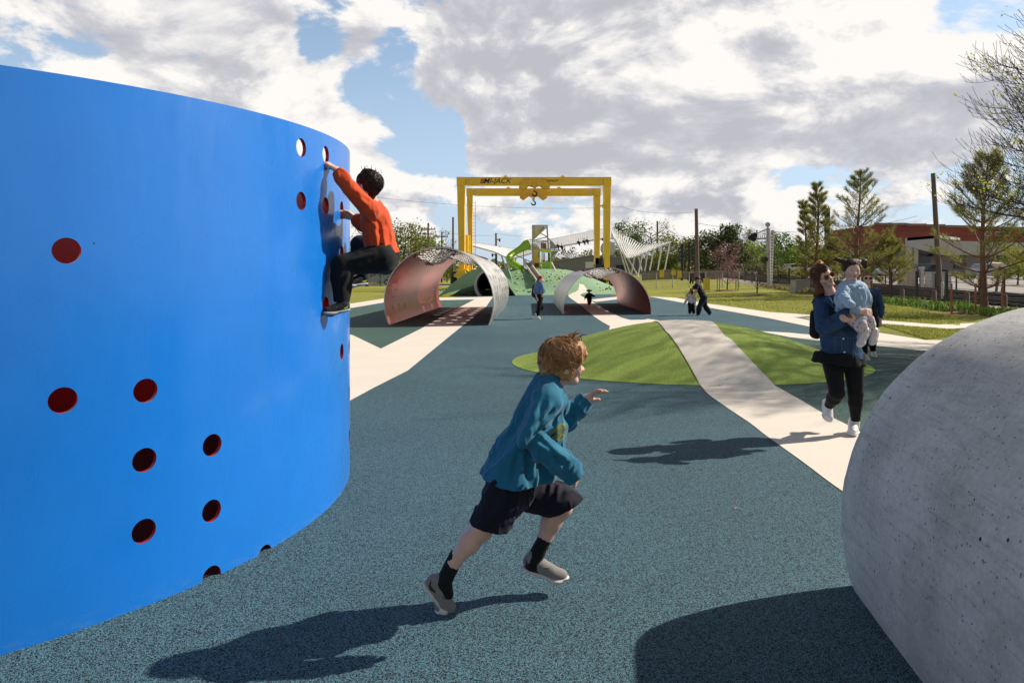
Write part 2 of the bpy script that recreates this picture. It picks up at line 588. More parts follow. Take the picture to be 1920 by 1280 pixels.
def grassmat():
    m, nt, b = newmat('lawn_grass')
    v = coord(nt, 'Object')
    a = noise(nt, v, .18, 6, .65)
    f = noise(nt, coord(nt, 'Object', (7, 2.2, 7)), 2.2, 6, .75)
    g = ramp(nt, f, [(.25, (.13, .165, .02)), (.5, (.31, .32, .045)), (.78, (.50, .46, .11))])
    d = ramp(nt, f, [(.25, (.20, .165, .055)), (.75, (.36, .29, .11))])
    c = mix(nt, math_(nt, 'MULTIPLY', math_(nt, 'SUBTRACT', a, .47, True), 4.5, True), g, d)
    L(nt, c, b.inputs['Base Color'])
    b.inputs['Roughness'].default_value = .9
    b.inputs['Specular IOR Level'].default_value = .15
    bump(nt, b, noise(nt, coord(nt, 'Object', (9, 4, 9)), 3.0, 6, .8), 1.0, .12)
    return m
M_GRASS = grassmat()

# ---- ground out to the horizon: one sheet, finer near the camera
mb = MB()
xs = [-900, -400, -200, -120, -80, -60] + list(range(-50, 0, 5)) + [0, 3, 5, 7, 9, 11, 13, 15, 17, 19, 22] + list(range(26, 62, 4)) + [70, 85, 100, 130, 200, 400, 900]
ys = [-60, -20, -5] + list(range(5, 41, 5)) + list(range(44, 120, 6)) + [130, 150, 180, 220, 260, 320, 500, 900, 1600]
def gfun(u, v):
    x = xs[int(round(u * (len(xs) - 1)))]; y = ys[int(round(v * (len(ys) - 1)))]
    return Vector((x, y, land_h(x, y) - .006))
mb.grid(gfun, len(xs) - 1, len(ys) - 1)
tag(mb.build('ground', M_GRASS, smooth=True), kind='structure')

def flat(name, pts, z, m, res=None):
    """flat ground sheet from world xy points"""
    tris = tessellate_polygon([[Vector((p[0], p[1], 0)) for p in pts]])
    b_ = MB(); b_.add([(p[0], p[1], z) for p in pts], [tuple(t) for t in tris])
    o = b_.build(name, m, fix=False)
    me = o.data
    bm = bmesh.new(); bm.from_mesh(me)
    for f in bm.faces:
        if f.normal.z < 0: f.normal_flip()
    bm.to_mesh(me); bm.free()
    return tag(o, kind='structure')

def smooth_pts(pts, n=6):
    """Catmull-Rom through 2-D points"""
    P_ = [Vector(p[:2]) for p in pts]
    o = []
    for i in range(len(P_) - 1):
        a = P_[max(0, i - 1)]; b_ = P_[i]; c = P_[i + 1]; d = P_[min(len(P_) - 1, i + 2)]
        for k in range(n):
            t = k / n
            o.append(.5 * ((2 * b_) + (c - a) * t + (2 * a - 5 * b_ + 4 * c - d) * t * t + (3 * b_ - a - 3 * c + d) * t ** 3))
    o.append(P_[-1])
    return o

GP = lambda *l: [G(x, y).xy for x, y in l]
# rubber safety surface (main slate sheet)
edge = GP((1222, 557), (1326, 577), (1444, 598), (1525, 615), (1600, 632), (1720, 657))
flat('rubber_surface', [(-14, -4), (-14, 21), (-9.5, 29.0)] + GP((660, 577), (718, 567), (829, 562)) + [(-3.4, 46.5), (-2, 64), (6, 64), (9.2, 52)] + edge + [(9, 12.6), (9, -4)], .004, M_SLATE)
flat('teal_rubber_patch', [(-13, 18), (-9.8, 27)] + GP((660, 578), (829, 563), (890, 562), (835, 590), (790, 616), (714, 654), (660, 628)) + [(-6, 17.2), (-12, 17)], .006, M_TEAL)
tr = GP((1422, 640), (1480, 632), (1528, 638), (1640, 649), (1720, 657)) + [(8.7, 12.4), (8.7, 3.0)] + GP((1575, 922), (1480, 790), (1440, 713), (1400, 671))
flat('teal_rubber_patch', tr, .006, M_TEAL)
# left cream path with its fork
flat('cream_path', GP((925, 556), (892, 557), (718, 560), (660, 569)) + [(-12, 30.5), (-12, 29.2)] + GP((660, 577.5), (718, 567.5), (829, 562.8), (890, 561.5), (835, 590), (790, 616), (714, 654), (660, 628)) + [(-5.0, 17.6), (-4.2, 7.2)] + GP((656, 752), (700, 728), (765, 695), (800, 666), (850, 625), (880, 601), (910, 577)), .0078, M_PATH)
# walkway along the right lawn and the lower cream band
flat('walkway', GP((1190, 545), (1222, 550), (1324, 569), (1372, 575.5), (1444, 585.5), (1520, 590.5), (1652, 601), (1760, 609)) + [(20, 23.5), (20, 22.3)] + GP((1760, 618), (1647, 608), (1523, 599), (1487, 594.5), (1600, 618), (1647, 624), (1735, 638)) + [(12, 15.2), (12, 12.2), (9.4, 12.4)] + GP((1720, 657), (1640, 648.5), (1528, 638.5), (1480, 632.5), (1422, 621), (1480, 624.2), (1525, 628.5), (1545, 631), (1525, 614.5), (1444, 597.5), (1326, 576.5), (1222, 557)), .010, M_WALK)

def ribbon(name, left, right, m, dz=.008, n=60, lat=6):
    def resamp(l):
        l = [Vector(p) for p in l]
        ds = [0]
        for a, b_ in zip(l, l[1:]): ds.append(ds[-1] + (b_ - a).length)
        o = []
        for k in range(n + 1):
            s = ds[-1] * k / n
            i = 0
            while i < len(ds) - 2 and ds[i + 1] < s: i += 1
            t = (s - ds[i]) / max(1e-9, ds[i + 1] - ds[i])
            o.append(l[i].lerp(l[i + 1], t))
        return o
    A, B = resamp(left), resamp(right)
    b_ = MB()
    def fn(u, v):
        k = int(round(v * n))
        p = A[k].lerp(B[k], u)
        return Vector((p.x, p.y, top_h(p.x, p.y) + .0085 + .012 * min(1, (mound_h(p.x, p.y) + hill_h(p.x, p.y)) / .02)))
    b_.grid(fn, lat, n)
    o = b_.build(name, m, smooth=True)
    return tag(o, kind='structure')

near_l = [hit(*p) for p in ((1276, 659), (1311, 722), (1328, 740), (1362, 765), (1407, 795), (1437, 819), (1501, 864), (1552, 903), (1580, 924))]
near_r = [hit(*p) for p in ((1400, 671), (1440, 713), (1458, 727), (1507, 755), (1540, 774), (1591, 799), (1640, 830), (1700, 870))]
l_pts = smooth_pts([(2.86, 19.2), (2.86, 19.0), (2.75, 16.5), (2.62, 14.0), hit(1240, 612), hit(1256, 630)] + near_l, 5)
r_pts = smooth_pts([(4.5, 22.6), (4.85, 20.0), (4.0, 16.5), (3.72, 14.0), hit(1348, 618), hit(1372, 640)] + near_r, 5)
ribbon('cream_path', l_pts, r_pts, M_PATH, n=110)
farl = smooth_pts(GP((1146, 613), (1116, 595), (1088, 572), (1065, 554)) + [(4.75, 49.5), (5.05, 51.2)], 4)
farr = smooth_pts(GP((1233, 604), (1166, 596), (1112, 566), (1088, 553)) + [(5.5, 49.5), (5.4, 51.2)], 4)
ribbon('cream_path', farl, farr, M_PATH, dz=.02, n=60, lat=4)
flat('cream_path', GP((1104, 562), (1118, 566), (1160, 561), (1215, 557), (1215, 553), (1156, 556.5)), .0092, M_PATH)

flat('cream_path', [(2.6, 18.3), (2.8, 19.5), (3.6, 22.0), (4.6, 22.3), (5.0, 20), (4.4, 17.5), (3.2, 15.2)], .0088, M_PATH)
# near mound
b_ = MB()
nr, na = 44, 128
def mfn(u, v):
    a = 2 * PI * u; q = v * 1.0
    dx, dy = math.cos(a) * q, math.sin(a) * q
    x = MC.x + dx * MA; y = MC.y + dy * (MBk if dy > 0 else MF)
    return Vector((x, y, MH * (1 - q * q) ** 1.35 + .0105 if q < 1 else .0105))
b_.grid(mfn, na, nr)
tag(b_.build('mound', M_GREEN, smooth=True, fix=False), kind='structure')
bm = bmesh.new(); bm.from_mesh(bpy.data.objects['mound'].data); bmesh.ops.remove_doubles(bm, verts=bm.verts, dist=1e-4); bmesh.ops.recalc_face_normals(bm, faces=bm.faces); bm.to_mesh(bpy.data.objects['mound'].data); bm.free()

# road beyond the left lawn, crossing road on the right
flat('road', [(-90, 84), (-90, 99), (2, 99), (2, 84)], .01, M_ASPH)
flat('pavement', [(-90, 80.5), (-90, 82.4), (2, 82.4), (2, 80.5)], .02, M_WALK)
b_ = MB()
def rfn(u, v):
    x = 20 + 80 * u; y = 148 + 9 * v - 10 * u
    return Vector((x, y, land_h(x, y) + .03))
b_.grid(rfn, 16, 2)
tag(b_.build('road', M_ASPH, smooth=True), kind='structure')
# gravel bed of the railway
def rail_x(y): return 20.6 + .1 * (y - 30)
M_GRAVEL = concrete('ballast_gravel', (.30, .235, .19), .3, sc=1.5)
b_ = MB()
def bfn(u, v):
    y = -4 + 150 * v
    x = rail_x(y) - 1.9 + 9.6 * u
    z = land_h(x, y) + (.0 if u in (0, 1) else .17)
    return Vector((x, y, z))
b_.grid(bfn, 12, 60)
tag(b_.build('gravel_bed', M_GRAVEL, smooth=True), kind='structure')
b_ = MB()
def cfn(u, v):
    y = -4 + 130 * v
    x = rail_x(y) + 8.2 + 40 * u
    return Vector((x, y, land_h(x, y) + .02 + .0 * u))
b_.grid(cfn, 10, 40)
tag(b_.build('yard', concrete('yard_paving', (.25, .22, .19), .2), smooth=True), kind='structure')
# ================================================================== blue climbing ring
RC = Vector((-3.80, 4.647)); RR = 2.624; RT = .022
def ring_top(y): return 2.345 + .038 * (y - 2.69)
m, nt, b = newmat('blue_enamel')
v = coord(nt, 'Object')
n = noise(nt, v, 1.2, 6, .6)
c = ramp(nt, n, [(.3, (.006, .145, .52)), (.7, (.008, .170, .60))])
sxyz = N(nt, 'ShaderNodeSeparateXYZ'); L(nt, v, sxyz.inputs[0])
foot = N(nt, 'ShaderNodeMapRange', interpolation_type='SMOOTHSTEP'); L(nt, sxyz.outputs[2], foot.inputs[0]); foot.inputs[1].default_value = .10; foot.inputs[2].default_value = .0
scuff = noise(nt, coord(nt, 'Object', (1, 1, 3)), 14, 7, .75)
c = mix(nt, math_(nt, 'MULTIPLY', math_(nt, 'MULTIPLY', foot.outputs[0], math_(nt, 'SUBTRACT', scuff, .48, True)), 2.2, True), c, (.10, .20, .36))
mark = noise(nt, coord(nt, 'Object', (1, 1, 6)), 5.5, 9, .8)
c = mix(nt, math_(nt, 'MULTIPLY', math_(nt, 'SUBTRACT', mark, .69, True), 4.0, True), c, (.14, .26, .45))
vk = N(nt, 'ShaderNodeTexVoronoi'); vk.inputs['Scale'].default_value = 7; L(nt, v, vk.inputs['Vector'])
ck = N(nt, 'ShaderNodeSeparateColor'); L(nt, vk.outputs['Color'], ck.inputs[0])
c = mix(nt, math_(nt, 'LESS_THAN', vk.outputs['Distance'], math_(nt, 'MULTIPLY', math_(nt, 'POWER', ck.outputs[0], 7.0), .035)), c, (.01, .02, .05))
L(nt, c, b.inputs['Base Color'])
b.inputs['Specular IOR Level'].default_value = .5
b.inputs['Coat Weight'].default_value = .28
b.inputs['Coat Roughness'].default_value = .09
dust = noise(nt, coord(nt, 'Object', (1, 1, .25)), 5, 7, .7)
L(nt, ramp(nt, dust, [(.35, (.22, .22, .22)), (.75, (.38, .38, .38))]), b.inputs['Roughness'])
hgt = math_(nt, 'ADD', math_(nt, 'MULTIPLY', noise(nt, v, 130, 2, .5), .05), noise(nt, coord(nt, 'Object', (1, 1, .5)), 2.6, 3, .5))
bump(nt, b, hgt, .10, .05)
M_BLUE = m
M_RED = mat('red_enamel', (.30, .010, .012), .35, var=.12, vscale=2)
def ray_ring(px, py):
    k = Vector(((px - 960) / F, 1.0)); A = k.dot(k); Bq = -2 * k.dot(RC); Cq = RC.dot(RC) - RR * RR
    t = (-Bq - math.sqrt(max(0, Bq * Bq - 4 * A * Cq))) / (2 * A)
    p = k * t
    return math.atan2(p.y - RC.y, p.x - RC.x), CH - (py - YH) / F * t, t
hole_px = [(125, 470), (118, 750), (273, 732), (271, 862), (270, 995), (398, 834), (397, 957), (397, 1081), (497, 1040), (565, 277), (565, 377),
           (611, 290), (611, 386), (641, 392), (641, 475), (611, 572), (641, 659), (655, 650), (655, 735), (655, 818)]
ring = empty('climbing_ring', (RC.x, RC.y, 0), 'big glossy blue steel climbing ring with round red lined holes at the left', 'climbing wall')
TH0 = math.atan2(-RC.y, -RC.x) + PI      # seam on the side away from the camera
u0, u1 = (TH0 - 2 * PI) * RR, TH0 * RR
hl = []
for px, py in hole_px:
    a, z, t = ray_ring(px, py)
    while a < u0 / RR: a += 2 * PI
    while a > u1 / RR: a -= 2 * PI
    hl.append(circle_uv(a * RR, z, .0545, 32))
zt0 = ring_top(RC.y)
def ring_fn(u, v, w):
    a = u / RR; r = RR - w
    x, y = RC.x + r * math.cos(a), RC.y + r * math.sin(a)
    k = max(0, (v - .9) / (zt0 - .9))
    return Vector((x, y, v + k * (ring_top(RC.y + RR * math.sin(a)) - zt0)))
# holes were measured on a level top: undo the tilt of the mapping
hl2 = []
for h in hl:
    hh = []
    for (u, z) in h:
        dz = ring_top(RC.y + RR * math.sin(u / RR)) - zt0
        k = (z - .9) / (zt0 - .9 + dz)
        hh.append((u, z - max(0, k) * dz))
    hl2.append(hh)
sheet(u0, u1, -.12, zt0, hl2, ring_fn, RT, .085, .16, [M_BLUE, M_RED, M_RED], 'wall', ring, closed=True)

# ================================================================== concrete tunnel on the right
m, nt, b = newmat('cast_concrete')
v = coord(nt, 'Object')
n = noise(nt, v, 2.2, 8, .65)
c = ramp(nt, n, [(.28, (.37, .345, .315)), (.5, (.53, .50, .46)), (.75, (.67, .635, .59))])
n2 = noise(nt, coord(nt, 'Object', (3, 1, 14)), 3.5, 7, .7)
c = mix(nt, math_(nt, 'MULTIPLY', math_(nt, 'SUBTRACT', n2, .5, True), 1.9, True), c, (.17, .17, .18))
sp_ = noise(nt, v, 46, 5, .75)
c = mix(nt, .55, c, ramp(nt, sp_, [(.3, (.36, .36, .36)), (.7, (.64, .64, .64))]), 'OVERLAY')
vo = N(nt, 'ShaderNodeTexVoronoi'); vo.inputs['Scale'].default_value = 17; vo.inputs['Randomness'].default_value = 1
L(nt, v, vo.inputs['Vector'])
scx = N(nt, 'ShaderNodeSeparateColor'); L(nt, vo.outputs['Color'], scx.inputs[0])
rad = math_(nt, 'MULTIPLY', math_(nt, 'POWER', scx.outputs[0], 5.0), .13)
pit = math_(nt, 'LESS_THAN', vo.outputs['Distance'], rad)
c = mix(nt, pit, c, (.04, .04, .042))
vo2 = N(nt, 'ShaderNodeTexVoronoi'); vo2.inputs['Scale'].default_value = 60
L(nt, v, vo2.inputs['Vector'])
scy = N(nt, 'ShaderNodeSeparateColor'); L(nt, vo2.outputs['Color'], scy.inputs[0])
pit2 = math_(nt, 'LESS_THAN', vo2.outputs['Distance'], math_(nt, 'MULTIPLY', math_(nt, 'POWER', scy.outputs[0], 2.6), .34))
c = mix(nt, math_(nt, 'MULTIPLY', pit2, .7), c, (.09, .09, .095))
L(nt, c, b.inputs['Base Color']); b.inputs['Roughness'].default_value = .8
bump(nt, b, math_(nt, 'SUBTRACT', math_(nt, 'ADD', math_(nt, 'MULTIPLY', sp_, .25), math_(nt, 'MULTIPLY', n2, .3)), math_(nt, 'ADD', pit, math_(nt, 'MULTIPLY', pit2, .5))), .5, .004)
M_CONC = m
PC = Vector((2.645, 3.17)); PR = 1.063; PZ = .333; PPH = -.154
pu = Vector((math.cos(PPH), math.sin(PPH), 0)); pn = Vector((pu.y, -pu.x, 0))     # pn points back past the camera
def pipe_profile():
    # (radius, distance along the axis from the far lip)
    return [(PR - .11, .0), (PR - .022, .0), (PR - .010, .004), (PR - .006, .018), (PR - .006, .036), (PR - .011, .040), (PR - .003, .047), (PR, .06), (PR + .001, .4), (PR, 1.0), (PR, 1.8), (PR, 2.35), (PR - .02, 2.4), (PR - .11, 2.4), (PR - .115, 1.2)]
b_ = MB()
pf = pipe_profile(); na = 144
vs = []
rnd = random.Random(3)
for i in range(na):
    a = 2 * PI * i / na
    for (r, s) in pf:
        j = mnoise.noise(Vector((math.cos(a) * 9, math.sin(a) * 9, s * 4))) * .004 * (1.6 if s < .06 else .5)
        q = Vector((PC.x, PC.y, PZ)) + pu * ((r + j) * math.cos(a)) + Vector((0, 0, (r + j) * math.sin(a))) + pn * (s + j)
        vs.append(q)
k = len(pf); fs = []
for i in range(na):
    for j in range(k):
        fs.append((i * k + j, ((i + 1) % na) * k + j, ((i + 1) % na) * k + (j + 1) % k, i * k + (j + 1) % k))
b_.add(vs, fs)
o = b_.build('concrete_tunnel', M_CONC, smooth=True, angle=50)
tag(o, 'grey pitted concrete crawl tunnel half sunk in the rubber, at the right edge in front', 'tunnel')

# ================================================================== perforated steel arches
m, nt, b = newmat('brushed_steel')
v = coord(nt, 'Object', (1, .25, 1))
n = noise(nt, v, 3.0, 7, .7)
L(nt, ramp(nt, n, [(.3, (.40, .385, .36)), (.7, (.58, .565, .54))]), b.inputs['Base Color'])
b.inputs['Metallic'].default_value = .9
L(nt, ramp(nt, n, [(.3, (.34, .34, .34)), (.7, (.5, .5, .5))]), b.inputs['Roughness'])
bump(nt, b, noise(nt, coord(nt, 'Object', (1, .04, 1)), 30, 4, .6), .12, .01)
M_STEEL = m
m, nt, b = newmat('red_lacquer')
v = coord(nt, 'Object')
n = noise(nt, v, 1.6, 5, .6)
L(nt, ramp(nt, n, [(.3, (.46, .085, .08)), (.7, (.60, .135, .125))]), b.inputs['Base Color'])
b.inputs['Metallic'].default_value = .7
b.inputs['Roughness'].default_value = .27
b.inputs['Specular IOR Level'].default_value = .2
b.inputs['Coat Weight'].default_value = .04
b.inputs['Coat IOR'].default_value = 1.5
b.inputs['Coat Roughness'].default_value = .2
bump(nt, b, noise(nt, coord(nt, 'Object', (1, .05, 1)), 24, 4, .6), .12, .01)
M_LACQ = m
M_ROPE = mat('white_rope', (.85, .82, .76), .8)
M_LACE = mat('maroon_lacing', (.075, .014, .016), .6)
M_DKSTEEL = mat('dark_steel', (.05, .05, .055), .45, .6)

def arch(label, c0, c1, r, zc, nets, holes, SAG=.42):
    """barrel shell; c0, c1 = xy of the near and far ends; nets = [(ang0, ang1, s0, s1)], holes = [(ang, s, r_ang_m, r_s_m)]"""
    root = empty('steel_arch', (c0[0], c0[1], 0), label, 'tunnel arch', 'perforated steel barrel arches')
    A = Vector((c0[0], c0[1], zc)); B = Vector((c1[0], c1[1], zc))
    ax = (B - A); ln = ax.length; ax.normalize()
    ux = Vector((ax.y, -ax.x, 0))
    a_g = -math.asin(min(1, (zc + .05) / r))
    def fn(u, v, w):
        a = u / r
        return A + ax * v + ux * ((r - w) * math.cos(a)) + Vector((0, 0, (r - w) * math.sin(a)))
    hs = []
    for (a0, a1, s0, s1) in nets:
        uc, vc, ru, rv = R(a0 + a1) / 2 * r, (s0 + s1) / 2, R(a1 - a0) / 2 * r, (s1 - s0) / 2
        pts = []
        for k in range(40):
            t = 2 * PI * k / 40
            ct, st = math.cos(t), math.sin(t)
            pts.append((uc + ru * math.copysign(abs(ct) ** .45, ct), vc + rv * math.copysign(abs(st) ** .45, st)))
        hs.append(pts)
    for (a, s, ru, rv) in holes:
        hs.append([(R(a) * r + ru * math.cos(2 * PI * k / 20), s + rv * math.sin(2 * PI * k / 20)) for k in range(20)])
    sheet(a_g * r, (PI - a_g) * r, 0, ln, hs, fn, .022, .16, .4, [M_STEEL, M_LACQ, M_LACQ], 'shell', root)
    for (a0, a1, s0, s1), poly in zip(nets, hs):
        nb_ = MB(); lb = MB()
        u0_, u1_ = R(a0) * r, R(a1) * r
        def P3(u, v, sag): return fn(u, v, .01 + sag)
        cu, cv = (u0_ + u1_) / 2, (s0 + s1) / 2
        def sag(u, v):
            return SAG * max(0, 1 - ((u - cu) / ((u1_ - u0_) / 2)) ** 2) * max(0, 1 - ((v - cv) / ((s1 - s0) / 2)) ** 2)
        step = .17
        W_, H_ = u1_ - u0_, s1 - s0
        k = -int(H_ / step) - 1
        for sgn in (1, -1):
            c = -H_
            while c < W_:
                seg = []
                for i in range(13):
                    v_ = s0 + H_ * i / 12
                    u_ = u0_ + c + H_ * i / 12 if sgn > 0 else u1_ - c - H_ * i / 12
                    if u0_ + .02 < u_ < u1_ - .02:
                        seg.append(P3(u_, v_, sag(u_, v_)))
                if len(seg) > 1: nb_.tube(seg, .016, 5, False)
                c += step
        nb_.build('net', M_ROPE, root)
        # border rope and lacing
        lb.tube([fn(p[0] + (cu - p[0]) * .03, p[1] + (cv - p[1]) * .03, .0) for p in poly + poly[:1]], .02, 6, False)
        for i, p in enumerate(poly):
            q = poly[(i + 1) % 40]
            mseg = max(1, int((Vector(q) - Vector(p)).length / .22))
            for j in range(mseg):
                t = (j + .5) / mseg
                e = Vector(p).lerp(Vector(q), t)
                o_ = e + (e - Vector((cu, cv))).normalized() * .07
                i_ = e - (e - Vector((cu, cv))).normalized() * .05
                lb.tube([fn(o_.x, o_.y, -.02), fn(e.x, e.y, -.035), fn(i_.x, i_.y, .0), fn(e.x, e.y, .04), fn(o_.x, o_.y, .045)], .014, 5, False)
        lb.build('lacing', M_LACE, root)
    # cross bars that stiffen the shell between the nets
    if len(nets) > 1:
        g0, g1 = nets[0][3], nets[1][2]
        for i in range(4):
            s = g0 + (g1 - g0) * (i + .5) / 4
            rb = MB()
            pts = [fn(R(a) * r, s, .05) for a in range(98, 136, 4)]
            rb.tube(pts, .020, 8)
            rb.build('grab_bar', M_LACE, root, smooth=True)
    return root
hs = []
for s in (1.0, 2.3, 3.6): hs += [(26, s, .09, .11), (14, s + .35, .08, .10), (2, s + .1, .08, .10)]
for i in range(5): hs += [(57, 1.0 + 2.1 * i, .13, .17)] if i not in (1, 2) else []
for s in (5.2, 6.4, 7.6, 8.8, 10.0): hs += [(22, s, .10, .15), (8, s + .3, .09, .14), (36, s + .5, .1, .16)]
for s in (1.1, 2.0, 3.0): hs += [(189, s, .13, .055)]
for s in (.9, 1.05, 1.2, 1.35): hs += [(176, s, .022, .03), (160, s, .02, .028), (168, s + .3, .02, .028)]
arch('larger steel arch with red inner skin and white net skylights, nearer the blue ring', (-2.14, 19.9), (-1.75, 31.0), 1.61, .676,
     [(86, 124, .55, 4.1), (62, 112, 6.2, 10.4)], hs)
hs2 = []
for s in (2.0, 5.0): hs2 += [(30, s + .5, .05, .12)]
for s in (.8, .95, 1.1, 1.25): hs2 += [(26, s, .018, .03), (12, s, .018, .03)]
arch('lower steel arch with dark red inner skin on the path behind the mound', (3.5, 25.1), (3.72, 34.6), 1.62, .11,
     [(66, 112, 1.1, 4.4), (66, 112, 5.4, 8.8)], hs2)

# ================================================================== green hill with holds and pipe
b_ = MB()
TUN = Vector((-1.38, 43.9)); TR = 1.13; TZ = .72
nx_, ny_ = 90, 90
def hfn(u, v):
    x = HC.x - HA + 2 * HA * u; y = HC.y - HB + 2 * HB * v
    z = hill_h(x, y)
    x2 = x; 
    return Vector((x, y, z + .007))
b_.grid(hfn, nx_, ny_)
me = b_.mesh('hill', True)
bm = bmesh.new(); bm.from_mesh(me)
dele = [f for f in bm.faces if all(v.co.z < .0075 for v in f.verts) or all(abs(v.co.x + 1.38 + .018 * (v.co.y - 44)) < TR + .02 and v.co.z < 1.72 and v.co.y < 53 and v.co.z > 0 for v in f.verts)]
bmesh.ops.delete(bm, geom=dele, context='FACES')
bm.to_mesh(me); bm.free()
tag(mobj('hill', me, M_HILL), kind='structure')
M_PIPEC = concrete('pipe_concrete', (.36, .34, .32), .12)
b_ = MB()
pf = [(TR, 0), (TR, 15), (TR - .16, 15), (TR - .16, 0.0), (TR - .14, -.02), (TR - .02, -.02)]
vs = []; na = 48
for i in range(na):
    a = 2 * PI * i / na
    for (r, s) in pf:
        vs.append((TUN.x - .018 * s + r * math.cos(a), TUN.y + 1.2 + s, TZ + .0 + r * math.sin(a)))
k = len(pf); fs = []
for i in range(na):
    for j in range(k):
        fs.append((i * k + j, ((i + 1) % na) * k + j, ((i + 1) % na) * k + (j + 1) % k, i * k + (j + 1) % k))
b_.add(vs, fs)
tag(b_.build('tunnel_pipe', M_PIPEC, smooth=True, angle=40), 'round concrete pipe running through the foot of the green hill', 'tunnel')
# earth cheek between hill and pipe mouth
b_ = MB()
for sgn in (-1, 1):
    pts = []
    for i in range(9):
        a = PI / 2 * i / 8
        pts.append(Vector((TUN.x + sgn * TR * math.cos(a), TUN.y + 1.25, max(0.0, TZ + TR * math.sin(a)))))
    outer = []
    for i in range(9):
        x = TUN.x + sgn * (TR + (2.4 if sgn < 0 else .5) * (1 - i / 8) ** .8)
        outer.append(Vector((x, TUN.y + 1.3 + .35 * (1 - i / 8), max(.0, 1.78 * (i / 8) ** 1.0))))
    for i in range(8):
        b_.add([pts[i], pts[i + 1], outer[i + 1], outer[i]], [(0, 1, 2, 3)])
        q0, q1 = outer[i], outer[i + 1]
        b_.add([q0, q1, Vector((q1.x, TUN.y + 9, max(q1.z, 0) + .05)), Vector((q0.x, TUN.y + 9, max(q0.z, 0) + .05))], [(0, 1, 2, 3)])
b_.add([(TUN.x - .35, TUN.y + 1.3, 1.79), (TUN.x + .35, TUN.y + 1.3, 1.79), (TUN.x + .35, TUN.y + 9, 1.86), (TUN.x - .35, TUN.y + 9, 1.86)], [(0, 1, 2, 3)])
tag(b_.build('hill_shoulder', M_HILL, smooth=True, angle=35), kind='structure')
# climbing holds
hold_cols = [('yellow_hold', (.62, .60, .06)), ('dark_green_hold', (.012, .05, .028)), ('lime_hold', (.38, .50, .12))]
rnd = random.Random(11)
hm = []
for nm, c in hold_cols:
    q = MB()
    q.ell((0, 0, 0), (.105, .085, .07), 9, 6)
    me = q.mesh('climbing_hold', True)
    for vv in me.vertices: vv.co *= 1 + .25 * mnoise.noise(vv.co * 14)
    me.materials.append(mat(nm, c, .5))
    hm.append(me)
lab = ['small bright yellow climbing hold bolted on the green hill', 'small dark green climbing hold bolted on the green hill', 'small lime green climbing hold bolted on the green hill']
k = 0
for i in range(400):
    x = rnd.uniform(-1.6, 8.4); y = rnd.uniform(47.7, 53.5)
    z = hill_h(x, y)
    if z < .12 or k > 118: continue
    if 4.2 < x < 6.5: continue
    if x < .1 and y < 49 and z < .3: continue
    t = rnd.choices((0, 1, 2), (.33, .47, .2))[0]
    if z > 1.25: t = rnd.choices((0, 1, 2), (.6, .1, .3))[0]
    o = bpy.data.objects.new('climbing_hold', hm[t]); COL.objects.link(o)
    o.location = (x, y, z + .03); o.rotation_euler = (rnd.uniform(.2, .9), 0, rnd.uniform(0, 6)); s_ = rnd.uniform(.6, .95); o.scale = (s_, s_, s_)
    tag(o, lab[t], 'climbing hold', ['yellow climbing holds', 'dark green climbing holds', 'lime climbing holds'][t]); k += 1
for i in range(26):          # row of holds along the left rim of the hill
    x = -6.3 + i * .22
    y = 54.5
    z = hill_h(x, y)
    o = bpy.data.objects.new('climbing_hold', hm[2]); COL.objects.link(o); o.location = (x, y, z + .04)
    tag(o, lab[2], 'climbing hold', 'lime climbing holds')

# added disc inside the ring; dark red stands in for shade and red bounce
b_ = MB(); na = 64
b_.add([(RC.x, RC.y, .012)] + [(RC.x + (RR - RT - .004) * math.cos(2 * PI * i / na), RC.y + (RR - RT - .004) * math.sin(2 * PI * i / na), .012) for i in range(na)], [(0, 1 + i, 1 + (i + 1) % na) for i in range(na)])
tag(b_.build('ring_floor_shade', rubber('shade_red_rubber', (.085, .012, .012), (.012, .004, .004), (.05, .008, .008))), kind='structure')
